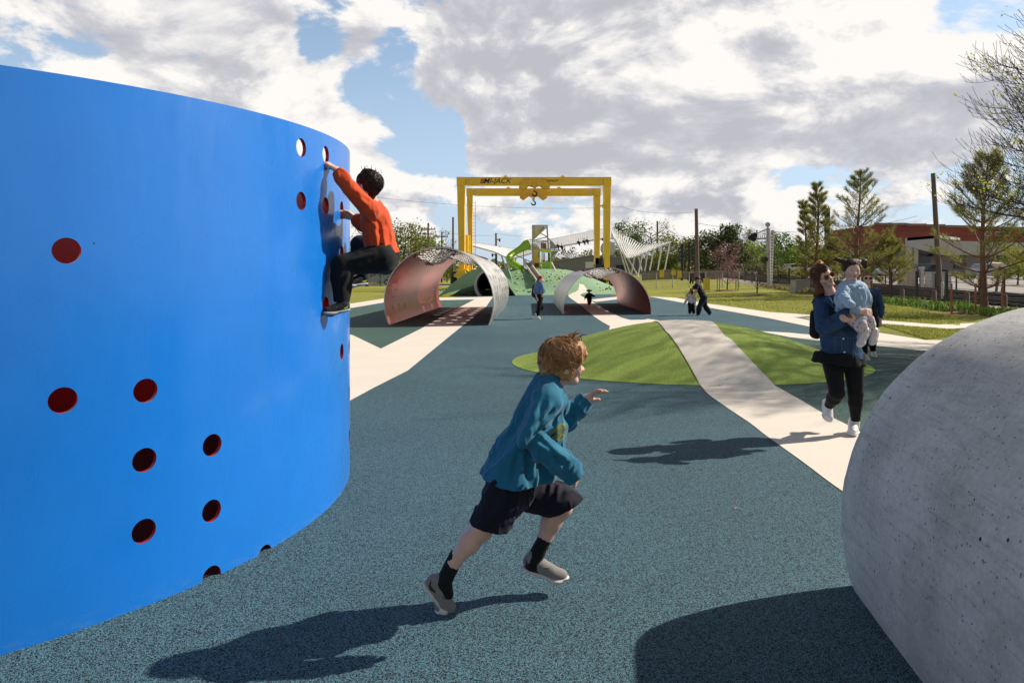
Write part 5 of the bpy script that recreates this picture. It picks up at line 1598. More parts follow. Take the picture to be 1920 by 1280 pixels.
# ------------------------------------------------------------------ pines
M_NEEDLE = leafmat('pine_needles', (.08, .092, .018), (.38, .36, .09), .45)
def pine(px, pb, pt, d, wpx, label, seed, dens=1.0, nl=.21, stakes=False, lean=0.0, x=None):
    rng = np.random.default_rng(seed)
    if x is None: x = (px - 960) / F * d
    z0 = land_h(x, d); zt = CH - (pt - YH) / F * d; h = zt - z0; w = wpx / F * d / 2
    root = empty('pine_tree', (x, d, z0), label, 'pine tree')
    tb = MB()
    tr_ = lambda t: Vector((x + lean * h * t + .03 * h * math.sin(t * 4 + seed) * t, d, z0 + h * t))
    r0 = .022 * h
    tb.tube([tr_(i / 10) for i in range(11)], [r0 * (1 - .93 * i / 10) + .006 for i in range(11)], 9)
    A = []; B = []; Ld = []
    def shoot(p, dirv_, ln):
        """bottle-brush shoot: needles standing off the last stretch of a twig"""
        k = int((16 + 38 * ln) * dens)
        for _ in range(k):
            s = rng.random() ** .7
            q = np.array(p + dirv_ * ln * s)
            v = rng.normal(size=3); v -= np.array(dirv_) * (v @ np.array(dirv_)); v /= np.linalg.norm(v) + 1e-9
            nd = v * .75 + np.array(dirv_) * (.55 + .5 * s) + np.array([0, 0, .08])
            A.append(q); B.append(nd / np.linalg.norm(nd)); Ld.append(nl * (.7 + .5 * rng.random()))
    t = .16
    while t < .98:
        nb = int(rng.integers(3, 6)) if t < .9 else 3
        a0 = rng.random() * 6.28
        for i in range(nb):
            az = a0 + i * 2 * PI / nb + rng.normal() * .25
            prof = (min(1, (t - .05) / .22) if t < .3 else 1.0) * (1 - t) ** .72 * 1.25 + .07
            ln = w * prof * (.65 + .55 * rng.random())
            st = tr_(t)
            up = .25 + .8 * t + rng.normal() * .08
            pts = [st]; dv = Vector((math.cos(az), math.sin(az), up * .35)).normalized()
            m = 5
            for k in range(m):
                dv = (dv + Vector((rng.normal() * .07, rng.normal() * .07, .09 + .10 * t))).normalized()
                pts.append(pts[-1] + dv * (ln / m))
            tb.tube(pts, [r0 * .32 * (1 - t * .7) * (1 - .8 * k / m) + .004 for k in range(m + 1)], 5, False)
            shoot(pts[-2], dv, ln / m + .22)
            for k in range(1, m + 1):
                if k < 2 and t < .35: continue
                for sd in (-1, 1):
                    if rng.random() < .22: continue
                    side = dv.cross(Vector((0, 0, 1))) * sd
                    d2 = (dv * .75 + side * (.55 + .3 * rng.random()) + Vector((0, 0, .28 + .15 * rng.random()))).normalized()
                    l2 = (.16 + .30 * rng.random()) * ln * (.45 + .25 * (m - k))
                    l2 = max(.14, min(.75, l2))
                    q = pts[k] + d2 * l2
                    tb.tube([pts[k], q], [.007, .004], 3, False)
                    shoot(pts[k] + d2 * l2 * .35, d2, l2 * .65 + .16)
        t += (.055 + .03 * rng.random()) * (1.25 - .5 * t)
    shoot(tr_(.93), Vector((0, 0, 1)), .07 * h)
    tb.build('trunk', M_PBARK, root)
    n = len(A); A = np.array(A); B = np.array(B); Ld = np.array(Ld)[:, None]
    e = rng.normal(size=(n, 3)); e -= B * (e * B).sum(1)[:, None]; e /= np.linalg.norm(e, axis=1)[:, None]
    wd_ = .0062 * (d / 28) ** .6
    V = np.empty((n, 3, 3)); V[:, 0] = A - e * wd_; V[:, 1] = A + e * wd_; V[:, 2] = A + B * Ld - np.array([0, 0, .03])
    me = bpy.data.meshes.new('crown')
    me.vertices.add(n * 3); me.vertices.foreach_set('co', V.reshape(-1))
    me.loops.add(n * 3); me.loops.foreach_set('vertex_index', np.arange(n * 3, dtype=np.int32))
    me.polygons.add(n); me.polygons.foreach_set('loop_start', np.arange(0, n * 3, 3, dtype=np.int32)); me.polygons.foreach_set('loop_total', np.full(n, 3, dtype=np.int32))
    me.update(calc_edges=True)
    mobj('crown', me, M_NEEDLE, root)
    if stakes:
        for sx in (1784, 1829, 1880):
            b_ = MB(); xs_ = (sx - 960) / F * (d - .6); b_.bar(Vector((xs_, d - .6, 0)), Vector((xs_, d - .6, 1.15)), .055, .04, up=(0, 1, 0))
            tag(b_.build('tree_stake', mat('stake_rust', (.32, .11, .035), .7)), 'rust orange timber stake beside the big pine', 'stake', 'rust orange stakes by the big pine')
        b_ = MB()
        b_.grid(lambda u, v: Vector((x + 1.3 * v * math.cos(2 * PI * u), d + 1.3 * v * math.sin(2 * PI * u), .14 * (1 - v * v) - .01 + .02 * mnoise.noise(Vector((u * 9, v * 5, 3))))), 28, 5)
        tag(b_.build('mulch', mat('bark_mulch', (.16, .075, .035), .95, var=.4, vscale=25), smooth=True), kind='stuff')
pine(1846, 588, 292, 25.6, 185, 'largest pine with a stout trunk, nearest the concrete tunnel', 41, 1.5, .24, True)
pine(1607, 560, 323, 41, 128, 'second largest pine rising directly above the mother and toddler', 42, 1.25, .25)
pine(1530, 556, 347, 45, 66, 'slim pine with a dark light column behind it, left of the tallest middle pine', 43, 1.2, .26)
pine(1509, 554, 374, 48, 42, 'slimmest pine at the left end of the pine row', 44, 1.1, .26)
pine(1668, 556, 452, 44, 92, 'low bushy pine under the brick building', 45, 1.3, .25)
pine(1560, 556, 452, 43, 52, 'short pine between the slim pine and the middle pine', 47, 1.2, .25)
pine(1985, 590, 330, 24.5, 175, 'pine mostly beyond the right picture edge, one dark bough in view', 46, 1.2, .24)
# ------------------------------------------------------------------ near bare tree at the right edge
rng = np.random.default_rng(5)
NB = Vector((15.1, 13.7, 0))
root = empty('budding_tree', NB, 'large bare budding tree with upswept twigs reaching in from the right edge', 'tree')
tb = MB(); lc = []; ls = []
tp = lambda t: NB + Vector((-.5 * t * t, .15 * t, 9.2 * t))
tb.tube([tp(i / 8) for i in range(9)], [.20 * (1 - .9 * i / 8) + .012 for i in range(9)], 10)
def limb(st, az, ln, drop, r, lvl, rise):
    m = 12 if lvl == 0 else (6 if lvl == 1 else 4)
    dv = Vector((math.cos(az), math.sin(az), drop)).normalized()
    pts = [st]
    for k in range(m):
        dv = (dv + Vector((rng.normal() * .06, rng.normal() * .06, rise * (.25 + 1.2 * k / m)))).normalized()
        pts.append(pts[-1] + dv * (ln / m))
    tb.tube(pts, [max(.0035, r * (1 - .88 * k / m)) for k in range(m + 1)], 6 if lvl == 0 else 4, False)
    if lvl < 2:
        k0 = 2 if lvl == 0 else 1
        nsub = 2 if lvl == 0 else 1
        for k in range(k0, m + 1):
            for q in range(nsub + (1 if lvl == 0 and k > m * .6 else 0)):
                p = pts[k - 1].lerp(pts[k], rng.random())
                da = (1 if (k + q) % 2 else -1) * (.45 + .5 * rng.random())
                rem = 1 - k / (m + 2)
                if lvl == 0: limb(p, az + da, (.55 + 1.5 * rem) * (.7 + .6 * rng.random()), -.12 + .35 * rng.random(), max(.006, r * .38 * rem + .004), 1, .14)
                else: limb(p, math.atan2(dv.y, dv.x) + da * 1.2, (.22 + .38 * rng.random()), .5 + .8 * rng.random(), .0048, 2, .10)
    else:
        if rng.random() < .10:
            for _ in range(int(rng.integers(4, 9))):
                lc.append(np.array(pts[-1]) + rng.normal(size=3) * .05); ls.append(.035 + .05 * rng.random())
        elif rng.random() < .3:
            lc.append(np.array(pts[-1])); ls.append(.035)
for i in range(32):
    t = .24 + .68 * ((i % 16) + rng.random() * .8) / 16
    az = PI + (rng.random() - .5) * 1.9
    limb(tp(t), az, 5.9 * (1 - .48 * t) * (.85 + .22 * rng.random()), -.10 + .3 * (t - .4), .062 * (1.15 - t), 0, .055)
for i in range(12):
    t = .28 + .42 * (i + rng.random()) / 12
    limb(tp(t), PI + rng.uniform(-.4, .5), 5.7 * (1 - .4 * t) * (.85 + .2 * rng.random()), -.14 + .3 * (t - .4), .055 * (1.15 - t), 0, .06)
for i in range(6):
    t = .35 + .6 * i / 6
    limb(tp(t), (rng.random() - .5) * 2.4, 4.0 * (1 - .4 * t), .2, .05 * (1.1 - t), 0, .05)
tb.build('trunk', mat('dark_twig_bark', (.045, .032, .026), .9, var=.3), root)
me = leaf_mesh('crown', lc, ls, rng, 0, .75)
mobj('crown', me, leafmat('new_leaf', (.34, .38, .05), (.60, .60, .12), .5), root)
# ------------------------------------------------------------------ planting strip by the fence, bushes, far wood
def tuft_bed(name, line, n, hgt, width, seed, m, label=None, flowers=0):
    rng_ = np.random.default_rng(seed)
    cs = []; ax = []; ss = []
    L_ = [Vector(p) for p in line]
    for i in range(n):
        t = rng_.random() * (len(L_) - 1); k = int(t)
        p = L_[k].lerp(L_[min(k + 1, len(L_) - 1)], t - k)
        clump = mnoise.noise(Vector((p.x * 1.1, p.y * 1.1, seed)))
        if clump < -.25: continue
        x = p.x + rng_.normal() * width; y = p.y + rng_.normal() * width
        h_ = hgt * (.4 + .7 * rng_.random()) * (1 + .6 * clump)
        cs.append((x, y, land_h(x, y) + h_ * .45)); ss.append(h_); ax.append((rng_.normal() * .3, rng_.normal() * .3, 1))
    me = leaf_mesh(name, cs, ss, rng_, 0, .16, ax)
    return tag(mobj(name, me, m), kind='stuff')
tuft_bed('ground_cover', [(17.0, 22.5), (17.6, 26), (18.3, 30), (19.6, 38)], 5200, .36, .33, 61, leafmat('bed_leaf', (.05, .10, .015), (.22, .32, .06)))
tuft_bed('flowers', [(17.0, 22.5), (17.6, 26), (18.3, 30)], 330, .12, .33, 62, leafmat('pale_petal', (.5, .5, .35), (.65, .62, .4)))
tuft_bed('ground_cover', [(20.2, 45), (21.0, 52), (21.4, 58)], 3000, .45, .35, 63, leafmat('dry_leaf', (.14, .12, .05), (.32, .28, .14)))
rng = np.random.default_rng(71)
cs = []; ss = []
for i in range(15000):
    px = rng.uniform(830, 1960); d = rng.uniform(150, 185) if px > 1230 else rng.uniform(140, 175)
    x = (px - 960) / F * d
    base = land_h(x, d)
    hh = 3.2 + 2.6 * mnoise.noise(Vector((px * .018, 1.3, 0))) + 1.2 * mnoise.noise(Vector((px * .07, 4.3, 0)))
    if px > 1640: hh *= .6
    cs.append((x, d, base + max(.1, hh) * rng.random() ** .8)); ss.append(.5 + .6 * rng.random())
tag(mobj('far_wood', leaf_mesh('far_wood', cs, ss, rng, .3), leafmat('far_leaf', (.06, .075, .02), (.19, .21, .06))), kind='stuff')
rng = np.random.default_rng(72)
cs = []; ss = []
for i in range(6000):
    x = rng.uniform(-75, -12); d = rng.uniform(108, 125)
    hh = 4.0 + 3.0 * mnoise.noise(Vector((x * .12, 7.3, 0)))
    cs.append((x, d, max(.1, hh) * rng.random() ** .8)); ss.append(.4 + .5 * rng.random())
tag(mobj('far_wood', leaf_mesh('far_wood', cs, ss, rng, .3), leafmat('far_leaf', (.06, .075, .02), (.19, .21, .06))), kind='stuff')
for (px, py, d, w, h, sd, lb) in ((1470, 515, 75, 3.4, 1.5, 81, 'low scrubby olive bush beyond the tracks left of the white car'), (1500, 512, 80, 3.0, 1.4, 82, 'low olive bush under the white car by the pink house'), (1440, 508, 92, 5.0, 1.6, 83, 'dark reddish hedge behind the crossing mast')):
    rng = np.random.default_rng(sd); x = (px - 960) / F * d; z = land_h(x, d)
    q = rng.normal(size=(900, 3)) * np.array([w / 4, .5, h / 4]) + np.array([x, d, z + h * .45]); q[:, 2] = np.maximum(q[:, 2], z)
    tag(mobj('bush', leaf_mesh('bush', q, .16 + .16 * rng.random(900), rng, .2), leafmat('hedge_red' if sd == 83 else 'leaf_olive', (.05, .022, .02), (.12, .06, .045))), lb, 'bush')

# short grass blades on the nearer lawn
def grass(polys, n, hgt, seed):
    rng_ = np.random.default_rng(seed); cs = []; ss = []; ax = []
    def ins(x, y, P__):
        c = False; j = len(P__) - 1
        for i in range(len(P__)):
            a, b_ = P__[i], P__[j]
            if (a[1] > y) != (b_[1] > y) and x < (b_[0] - a[0]) * (y - a[1]) / (b_[1] - a[1]) + a[0]: c = not c
            j = i
        return c
    for P__, k in zip(polys, n):
        x0, x1 = min(p[0] for p in P__), max(p[0] for p in P__); y0, y1 = min(p[1] for p in P__), max(p[1] for p in P__)
        m_ = 0
        while m_ < k:
            x, y = rng_.uniform(x0, x1), rng_.uniform(y0, y1)
            if not ins(x, y, P__): continue
            h_ = hgt * rng_.uniform(.4, 1.2); m_ += 1
            cs.append((x, y, land_h(x, y) + h_ * .42)); ss.append(h_); ax.append((rng_.normal() * .5, rng_.normal() * .5, 1))
    me = leaf_mesh('grass', cs, ss, rng_, 0, .22, ax)
    tag(mobj('grass', me, leafmat('grass_blade', (.13, .17, .02), (.48, .46, .11), .4)), kind='stuff')
q1 = [tuple(p) for p in GP((1649, 609), (1738, 636.5), (1800, 628), (1800, 621))]
q2 = [tuple(p) for p in GP((1500, 589.5), (1652, 600), (1760, 608), (1800, 611), (1800, 596))] + [(16.9, 30), (17.5, 37)]
q3 = [tuple(p) for p in GP((1325, 568.5), (1372, 574.5), (1444, 584.5), (1500, 588.5))] + [(17.5, 37), (19.5, 48), (12, 48)]
grass([q1, q2, q3], [9000, 22000, 16000], .075, 91)
# ================================================================== organic modelling: distance fields meshed by surface nets
def V3(p): return np.array([p[0], p[1], p[2]], dtype=np.float32)
class Field:
    def __init__(self): self.ops = []
    def cone(self, a, b, ra, rb, k=.02, flat=None, op='u'):
        """tapered capsule; flat = (direction, factor) squashes it across that direction"""
        a, b = V3(a), V3(b)
        m = max(ra, rb) * (1.0 if not flat else max(1.0, flat[1])) + k + .03
        lo = np.minimum(a, b) - m; hi = np.maximum(a, b) + m
        self.ops.append((op, 'cone', (a, b, ra, rb, flat), k, lo, hi)); return self
    def chain(self, pts, rs, k=.02, flat=None, op='u'):
        for i in range(len(pts) - 1): self.cone(pts[i], pts[i + 1], rs[i], rs[i + 1], k, flat, op)
        return self
    def ell(self, c, ax, rad, k=.02, op='u'):
        """ellipsoid with axes ax (3 unit vectors) and radii"""
        c = V3(c); m = max(rad) + k + .03
        self.ops.append((op, 'ell', (c, [V3(x) for x in ax], rad), k, c - m, c + m)); return self
    def cut(self, p, n, lo=None, hi=None, k=.0):
        """remove everything on the side of the plane that n points to"""
        self.ops.append(('cut', 'plane', (V3(p), V3(n)), k, None if lo is None else V3(lo), None if hi is None else V3(hi))); return self
    def noise(self, fn): self.ops.append(('noise', None, fn, 0, None, None)); return self
    def mesh(self, name, h, m, parent=None, smooth_it=2):
        los = [o[4] for o in self.ops if o[0] == 'u']; his = [o[5] for o in self.ops if o[0] == 'u']
        lo = np.min(los, 0) ; hi = np.max(his, 0)
        n = np.ceil((hi - lo) / h).astype(int) + 2
        ax = [lo[i] + h * np.arange(n[i], dtype=np.float32) for i in range(3)]
        D = np.full(n, .2, np.float32)
        for op, kind, par, k, l, u in self.ops:
            if op == 'noise':
                band = np.argwhere(np.abs(D) < .03)
                P_ = lo + band * h
                D[band[:, 0], band[:, 1], band[:, 2]] += par(P_).astype(np.float32); continue
            if l is None: s = [slice(0, n[i]) for i in range(3)]
            else:
                i0 = np.clip(np.floor((l - lo) / h).astype(int), 0, n - 1); i1 = np.clip(np.ceil((u - lo) / h).astype(int) + 1, 1, n)
                s = [slice(i0[i], i1[i]) for i in range(3)]
            X = ax[0][s[0]][:, None, None]; Y = ax[1][s[1]][None, :, None]; Z = ax[2][s[2]][None, None, :]
            if kind == 'cone':
                a, b, ra, rb, flat = par
                px, py, pz = X - a[0], Y - a[1], Z - a[2]
                ba = b - a; sc = 1.0
                if flat:
                    nv = V3(flat[0]); f_ = flat[1]
                    q = (px * nv[0] + py * nv[1] + pz * nv[2]) * (1 / f_ - 1)
                    px = px + q * nv[0]; py = py + q * nv[1]; pz = pz + q * nv[2]
                    ba = ba + nv * (ba @ nv) * (1 / f_ - 1); sc = min(1.0, f_)
                l2 = max(1e-9, float(ba @ ba)); rr = ra - rb
                t = np.clip((px * ba[0] + py * ba[1] + pz * ba[2]) / l2, 0, 1)
                d = np.sqrt((px - t * ba[0]) ** 2 + (py - t * ba[1]) ** 2 + (pz - t * ba[2]) ** 2) - (ra - t * rr)
                d = d * sc
            elif kind == 'ell':
                c, axs, rad = par
                px, py, pz = X - c[0], Y - c[1], Z - c[2]
                k0 = 0; k1 = 0
                for v_, r_ in zip(axs, rad):
                    q = px * v_[0] + py * v_[1] + pz * v_[2]
                    k0 = k0 + (q / r_) ** 2; k1 = k1 + (q / (r_ * r_)) ** 2
                k0 = np.sqrt(k0); d = k0 * (k0 - 1) / (np.sqrt(k1) + 1e-9)
                d = np.where(k0 < .2, -min(rad) * .8, d)
            else:
                p_, nv = par
                d = (X - p_[0]) * nv[0] + (Y - p_[1]) * nv[1] + (Z - p_[2]) * nv[2]
            S = D[s[0], s[1], s[2]]
            if op == 'u':
                if k > 0:
                    g = np.maximum(k - np.abs(S - d), 0) / k
                    D[s[0], s[1], s[2]] = np.minimum(S, d) - g * g * k * .25
                else: D[s[0], s[1], s[2]] = np.minimum(S, d)
            elif op == 'cut':
                D[s[0], s[1], s[2]] = np.maximum(S, d)
            elif op == 's':
                if k > 0:
                    g = np.maximum(k - np.abs(S + d), 0) / k
                    D[s[0], s[1], s[2]] = np.maximum(S, -d) + g * g * k * .25
                else: D[s[0], s[1], s[2]] = np.maximum(S, -d)
        D[0] = D[-1] = .2; D[:, 0] = D[:, -1] = .2; D[:, :, 0] = D[:, :, -1] = .2
        # surface nets
        neg = D < 0
        c8 = [neg[i:n[0] - 1 + i, j:n[1] - 1 + j, k_:n[2] - 1 + k_] for i in (0, 1) for j in (0, 1) for k_ in (0, 1)]
        cnt = sum(c.astype(np.int8) for c in c8)
        act = np.argwhere((cnt > 0) & (cnt < 8))
        idx = np.full(n - 1, -1, np.int32); idx[act[:, 0], act[:, 1], act[:, 2]] = np.arange(len(act))
        acc = np.zeros((len(act), 3), np.float32); num = np.zeros(len(act), np.float32)
        corners = [(i, j, k_) for i in (0, 1) for j in (0, 1) for k_ in (0, 1)]
        vals = [D[act[:, 0] + c[0], act[:, 1] + c[1], act[:, 2] + c[2]] for c in corners]
        for p_ in range(8):
            for q_ in range(p_ + 1, 8):
                if sum(abs(corners[p_][e] - corners[q_][e]) for e in range(3)) != 1: continue
                a, b = vals[p_], vals[q_]
                mk = (a < 0) != (b < 0)
                t = np.where(mk, a / np.where(mk, a - b, 1), 0)
                A_ = np.array(corners[p_], np.float32); B_ = np.array(corners[q_], np.float32)
                acc += np.where(mk[:, None], A_ + (B_ - A_) * t[:, None], 0); num += mk
        verts = lo + (act + acc / num[:, None]) * h
        quads = []
        for axis in range(3):
            e1, e2 = (axis + 1) % 3, (axis + 2) % 3
            sl0 = [slice(None)] * 3; sl1 = [slice(None)] * 3
            sl0[axis] = slice(0, n[axis] - 1); sl1[axis] = slice(1, n[axis])
            A_ = neg[tuple(sl0)]; B_ = neg[tuple(sl1)]
            E_ = np.argwhere(A_ != B_)
            E_ = E_[(E_[:, e1] > 0) & (E_[:, e2] > 0) & (E_[:, e1] < n[e1] - 1) & (E_[:, e2] < n[e2] - 1)]
            o1 = np.zeros(3, int); o1[e1] = 1; o2 = np.zeros(3, int); o2[e2] = 1
            g = lambda q: idx[q[:, 0], q[:, 1], q[:, 2]]
            Q = np.stack([g(E_ - o1 - o2), g(E_ - o2), g(E_), g(E_ - o1)], 1)
            fl = ~A_[E_[:, 0], E_[:, 1], E_[:, 2]]
            Q[fl] = Q[fl][:, ::-1]
            quads.append(Q)
        Q = np.concatenate(quads); Q = Q[(Q >= 0).all(1)]
        # relax
        if smooth_it:
            for _ in range(smooth_it):
                s_ = np.zeros_like(verts); w = np.zeros(len(verts), np.float32)
                for i in range(4):
                    a, b = Q[:, i], Q[:, (i + 1) % 4]
                    np.add.at(s_, a, verts[b]); np.add.at(w, a, 1)
                    np.add.at(s_, b, verts[a]); np.add.at(w, b, 1)
                verts = verts * .5 + .5 * s_ / np.maximum(w, 1)[:, None]
        me = bpy.data.meshes.new(name)
        me.vertices.add(len(verts)); me.vertices.foreach_set('co', verts.astype(np.float32).reshape(-1))
        me.loops.add(len(Q) * 4); me.loops.foreach_set('vertex_index', Q.astype(np.int32).reshape(-1))
        me.polygons.add(len(Q)); me.polygons.foreach_set('loop_start', np.arange(0, len(Q) * 4, 4, dtype=np.int32)); me.polygons.foreach_set('loop_total', np.full(len(Q), 4, np.int32))
        me.update(calc_edges=True)
        me.polygons.foreach_set('use_smooth', [True] * len(Q))
        return mobj(name, me, m, parent)

_rs = np.random.default_rng(99).random((64, 64, 64)).astype(np.float32)
def vn(P_):
    """smooth value noise on points (n,3)"""
    P_ = np.asarray(P_) + 200.0
    i = np.floor(P_).astype(int); f = P_ - i; f = f * f * (3 - 2 * f)
    r = 0
    for a in (0, 1):
        for b in (0, 1):
            for c in (0, 1):
                w = (f[:, 0] if a else 1 - f[:, 0]) * (f[:, 1] if b else 1 - f[:, 1]) * (f[:, 2] if c else 1 - f[:, 2])
                r = r + w * _rs[(i[:, 0] + a) % 64, (i[:, 1] + b) % 64, (i[:, 2] + c) % 64]
    return r
def folds(amp=.006, freq=14, stretch=(1, 1, .45), lines=(), seed=0.0):
    """cloth: ridged wrinkles plus explicit folds (a, b, height, width)"""
    st = np.array(stretch)
    def fn(P_):
        q = P_ * freq * st + seed
        w = np.stack([vn(q * .6 + 9), vn(q * .6 + 21), vn(q * .6 + 33)], 1)
        r = 1 - np.abs(2 * vn(q + w * 1.6) - 1)
        d = -amp * (r ** 4 - .25) - amp * .5 * ((1 - np.abs(2 * vn(q * 2.1 + w * 2 + 5) - 1)) ** 3 - .3)
        for (a, b, hgt, wid) in lines:
            a, b = V3(a), V3(b); ba = b - a
            t = np.clip(((P_ - a) @ ba) / (ba @ ba), 0, 1)
            dv = P_ - a - t[:, None] * ba
            dist = np.hypot(dv[:, 0], dv[:, 2])
            d -= hgt * (np.exp(-(dist / wid) ** 2) - .55 * np.exp(-((dist - 2.0 * wid) / wid) ** 2)) * (1 - (2 * t - 1) ** 4 * .8) * (np.abs(dv[:, 1]) < .13)
        return d
    return fn
def unit(v): v = Vector(v); return v.normalized()

def skin_mat(name, col):
    if name in MATS: return MATS[name]
    m, nt, b = newmat(name)
    v = coord(nt, 'Object')
    n = noise(nt, v, 9, 4, .6)
    L(nt, ramp(nt, n, [(.3, tuple(c * k for c, k in zip(col, (.9, .82, .78)))), (.7, tuple(min(1, c * 1.08) for c in col))]), b.inputs['Base Color'])
    b.inputs['Roughness'].default_value = .5
    b.inputs['Subsurface Weight'].default_value = .12
    b.inputs['Subsurface Radius'].default_value = (.012, .004, .002)
    bump(nt, b, noise(nt, v, 160, 2, .5), .08, .002)
    MATS[name] = m
    return m
def cloth_mat(name, col, var=.14, weave=380, rough=.85, vs=7, c2=None, print_=None, sheen=.15):
    if name in MATS: return MATS[name]
    m, nt, b = newmat(name)
    v = coord(nt, 'Object')
    n = noise(nt, v, vs, 5, .65)
    c = ramp(nt, n, [(.3, tuple(x * (1 - var) for x in col)), (.7, tuple(min(1, x * (1 + var)) for x in (c2 or col)))])
    if print_:
        vo = N(nt, 'ShaderNodeTexVoronoi'); vo.inputs['Scale'].default_value = print_[1]; L(nt, v, vo.inputs['Vector'])
        sc = N(nt, 'ShaderNodeSeparateColor'); L(nt, vo.outputs['Color'], sc.inputs[0])
        pc = ramp(nt, sc.outputs[0], [(i / len(print_[0]), q) for i, q in enumerate(print_[0])]); pc.node.color_ramp.interpolation = 'CONSTANT'
        c = mix(nt, math_(nt, 'LESS_THAN', vo.outputs['Distance'], .42), c, pc)
    L(nt, c, b.inputs['Base Color'])
    b.inputs['Roughness'].default_value = rough
    b.inputs['Specular IOR Level'].default_value = .2
    b.inputs['Sheen Weight'].default_value = sheen * (.25 if max(col) < .03 else 1)
    bump(nt, b, noise(nt, v, weave, 2, .6), .25, .002)
    MATS[name] = m
    return m
def hair_mat(name, c1, c2):
    if name in MATS: return MATS[name]
    m, nt, b = newmat(name)
    g = N(nt, 'ShaderNodeNewGeometry')
    v = coord(nt, 'Object', (1, 1, .35))
    n = noise(nt, v, 60, 5, .7)
    r = math_(nt, 'ADD', math_(nt, 'MULTIPLY', g.outputs['Random Per Island'], .4), math_(nt, 'MULTIPLY', n, .6))
    L(nt, ramp(nt, r, [(.25, c1), (.8, c2)]), b.inputs['Base Color'])
    b.inputs['Roughness'].default_value = .5
    b.inputs['Specular IOR Level'].default_value = .22
    bump(nt, b, n, .6, .006)
    MATS[name] = m
    return m

# ------------------------------------------------------------------ head, hand, shoe
def head_frame(f, u):
    f = unit(f); u = Vector(u); u = (u - f * u.dot(f)).normalized(); r = f.cross(u)
    return f, u, r
def add_head(fd, c, f, u, H, jaw=1.0):
    """c = point midway between the ears at eye level; H = chin to crown"""
    f, u, r = head_frame(f, u)
    P_ = lambda a, s, b: c + f * (a * H) + r * (s * H) + u * (b * H)
    A = (f, r, u)
    fd.ell(P_(-.03, 0, .10), A, (.405 * H, .335 * H, .375 * H), .02)
    fd.ell(P_(.12, 0, .03), A, (.27 * H, .285 * H, .33 * H), .02)
    fd.cone(P_(.05, 0, -.14), P_(.21, 0, -.34), .25 * H, .135 * H * jaw, .03, (r, .98))
    fd.ell(P_(.30, 0, -.385), A, (.085 * H, .10 * H, .07 * H), .02)
    for s in (-1, 1):
        fd.ell(P_(.25, s * .17, -.12), A, (.12 * H, .11 * H, .12 * H), .02)       # cheek
        fd.cone(P_(.345, s * .05, .065), P_(.31, s * .2, .05), .035 * H, .03 * H, .015)   # brow
        fd.ell(P_(.40, s * .145, -.015), A, (.075 * H, .075 * H, .045 * H), .012, 's')   # socket
        fd.ell(P_(.325, s * .145, -.015), A, (.055 * H, .07 * H, .05 * H), .006)        # lids
        fd.ell(P_(-.03, s * .335, -.09), (unit(f + r * (.45 * s)), unit(r * s - f * .45), u), (.085 * H, .035 * H, .125 * H), .008)   # ear
    fd.cone(P_(.345, 0, .02), P_(.45, 0, -.125), .035 * H, .058 * H, .012)
    for s in (-1, 1): fd.ell(P_(.405, s * .045, -.14), A, (.05 * H, .045 * H, .035 * H), .008)
    fd.ell(P_(.385, 0, -.225), A, (.04 * H, .085 * H, .028 * H), .008)
    fd.ell(P_(.375, 0, -.275), A, (.042 * H, .075 * H, .030 * H), .008)
    return P_
def face_parts(P_, f, u, H, root, eyes=True, lip=(.30, .10, .08), brow=None):
    f, u, r = head_frame(f, u)
    Rm = Matrix((f, r, u)).transposed()
    if eyes:
        for s in (-1, 1):
            q = MB(); q.ell(P_(.338, s * .145, -.015), (.042 * H, .062 * H, .036 * H), 14, 10, Rm)
            e = q.build('eye', mat('eye_white', (.62, .58, .54), .25), root, smooth=True)
            q = MB(); q.ell(P_(.368, s * .143, -.015), (.015 * H, .027 * H, .029 * H), 12, 8, Rm); q.build('iris', mat('iris', (.02, .013, .008), .2), e, smooth=True)
    q = MB(); q.ell(P_(.400, 0, -.225), (.03 * H, .082 * H, .022 * H), 14, 8, Rm); q.ell(P_(.392, 0, -.272), (.034 * H, .072 * H, .026 * H), 14, 8, Rm)
    q.build('lips', mat('lip_%.2f' % lip[0], lip, .45), root, smooth=True)
    if brow:
        q = MB()
        for s in (-1, 1): q.tube([P_(.372, s * .05, .085), P_(.37, s * .13, .105), P_(.315, s * .22, .08)], [.012 * H, .017 * H, .008 * H], 6)
        q.build('eyebrow', brow, root, smooth=True)
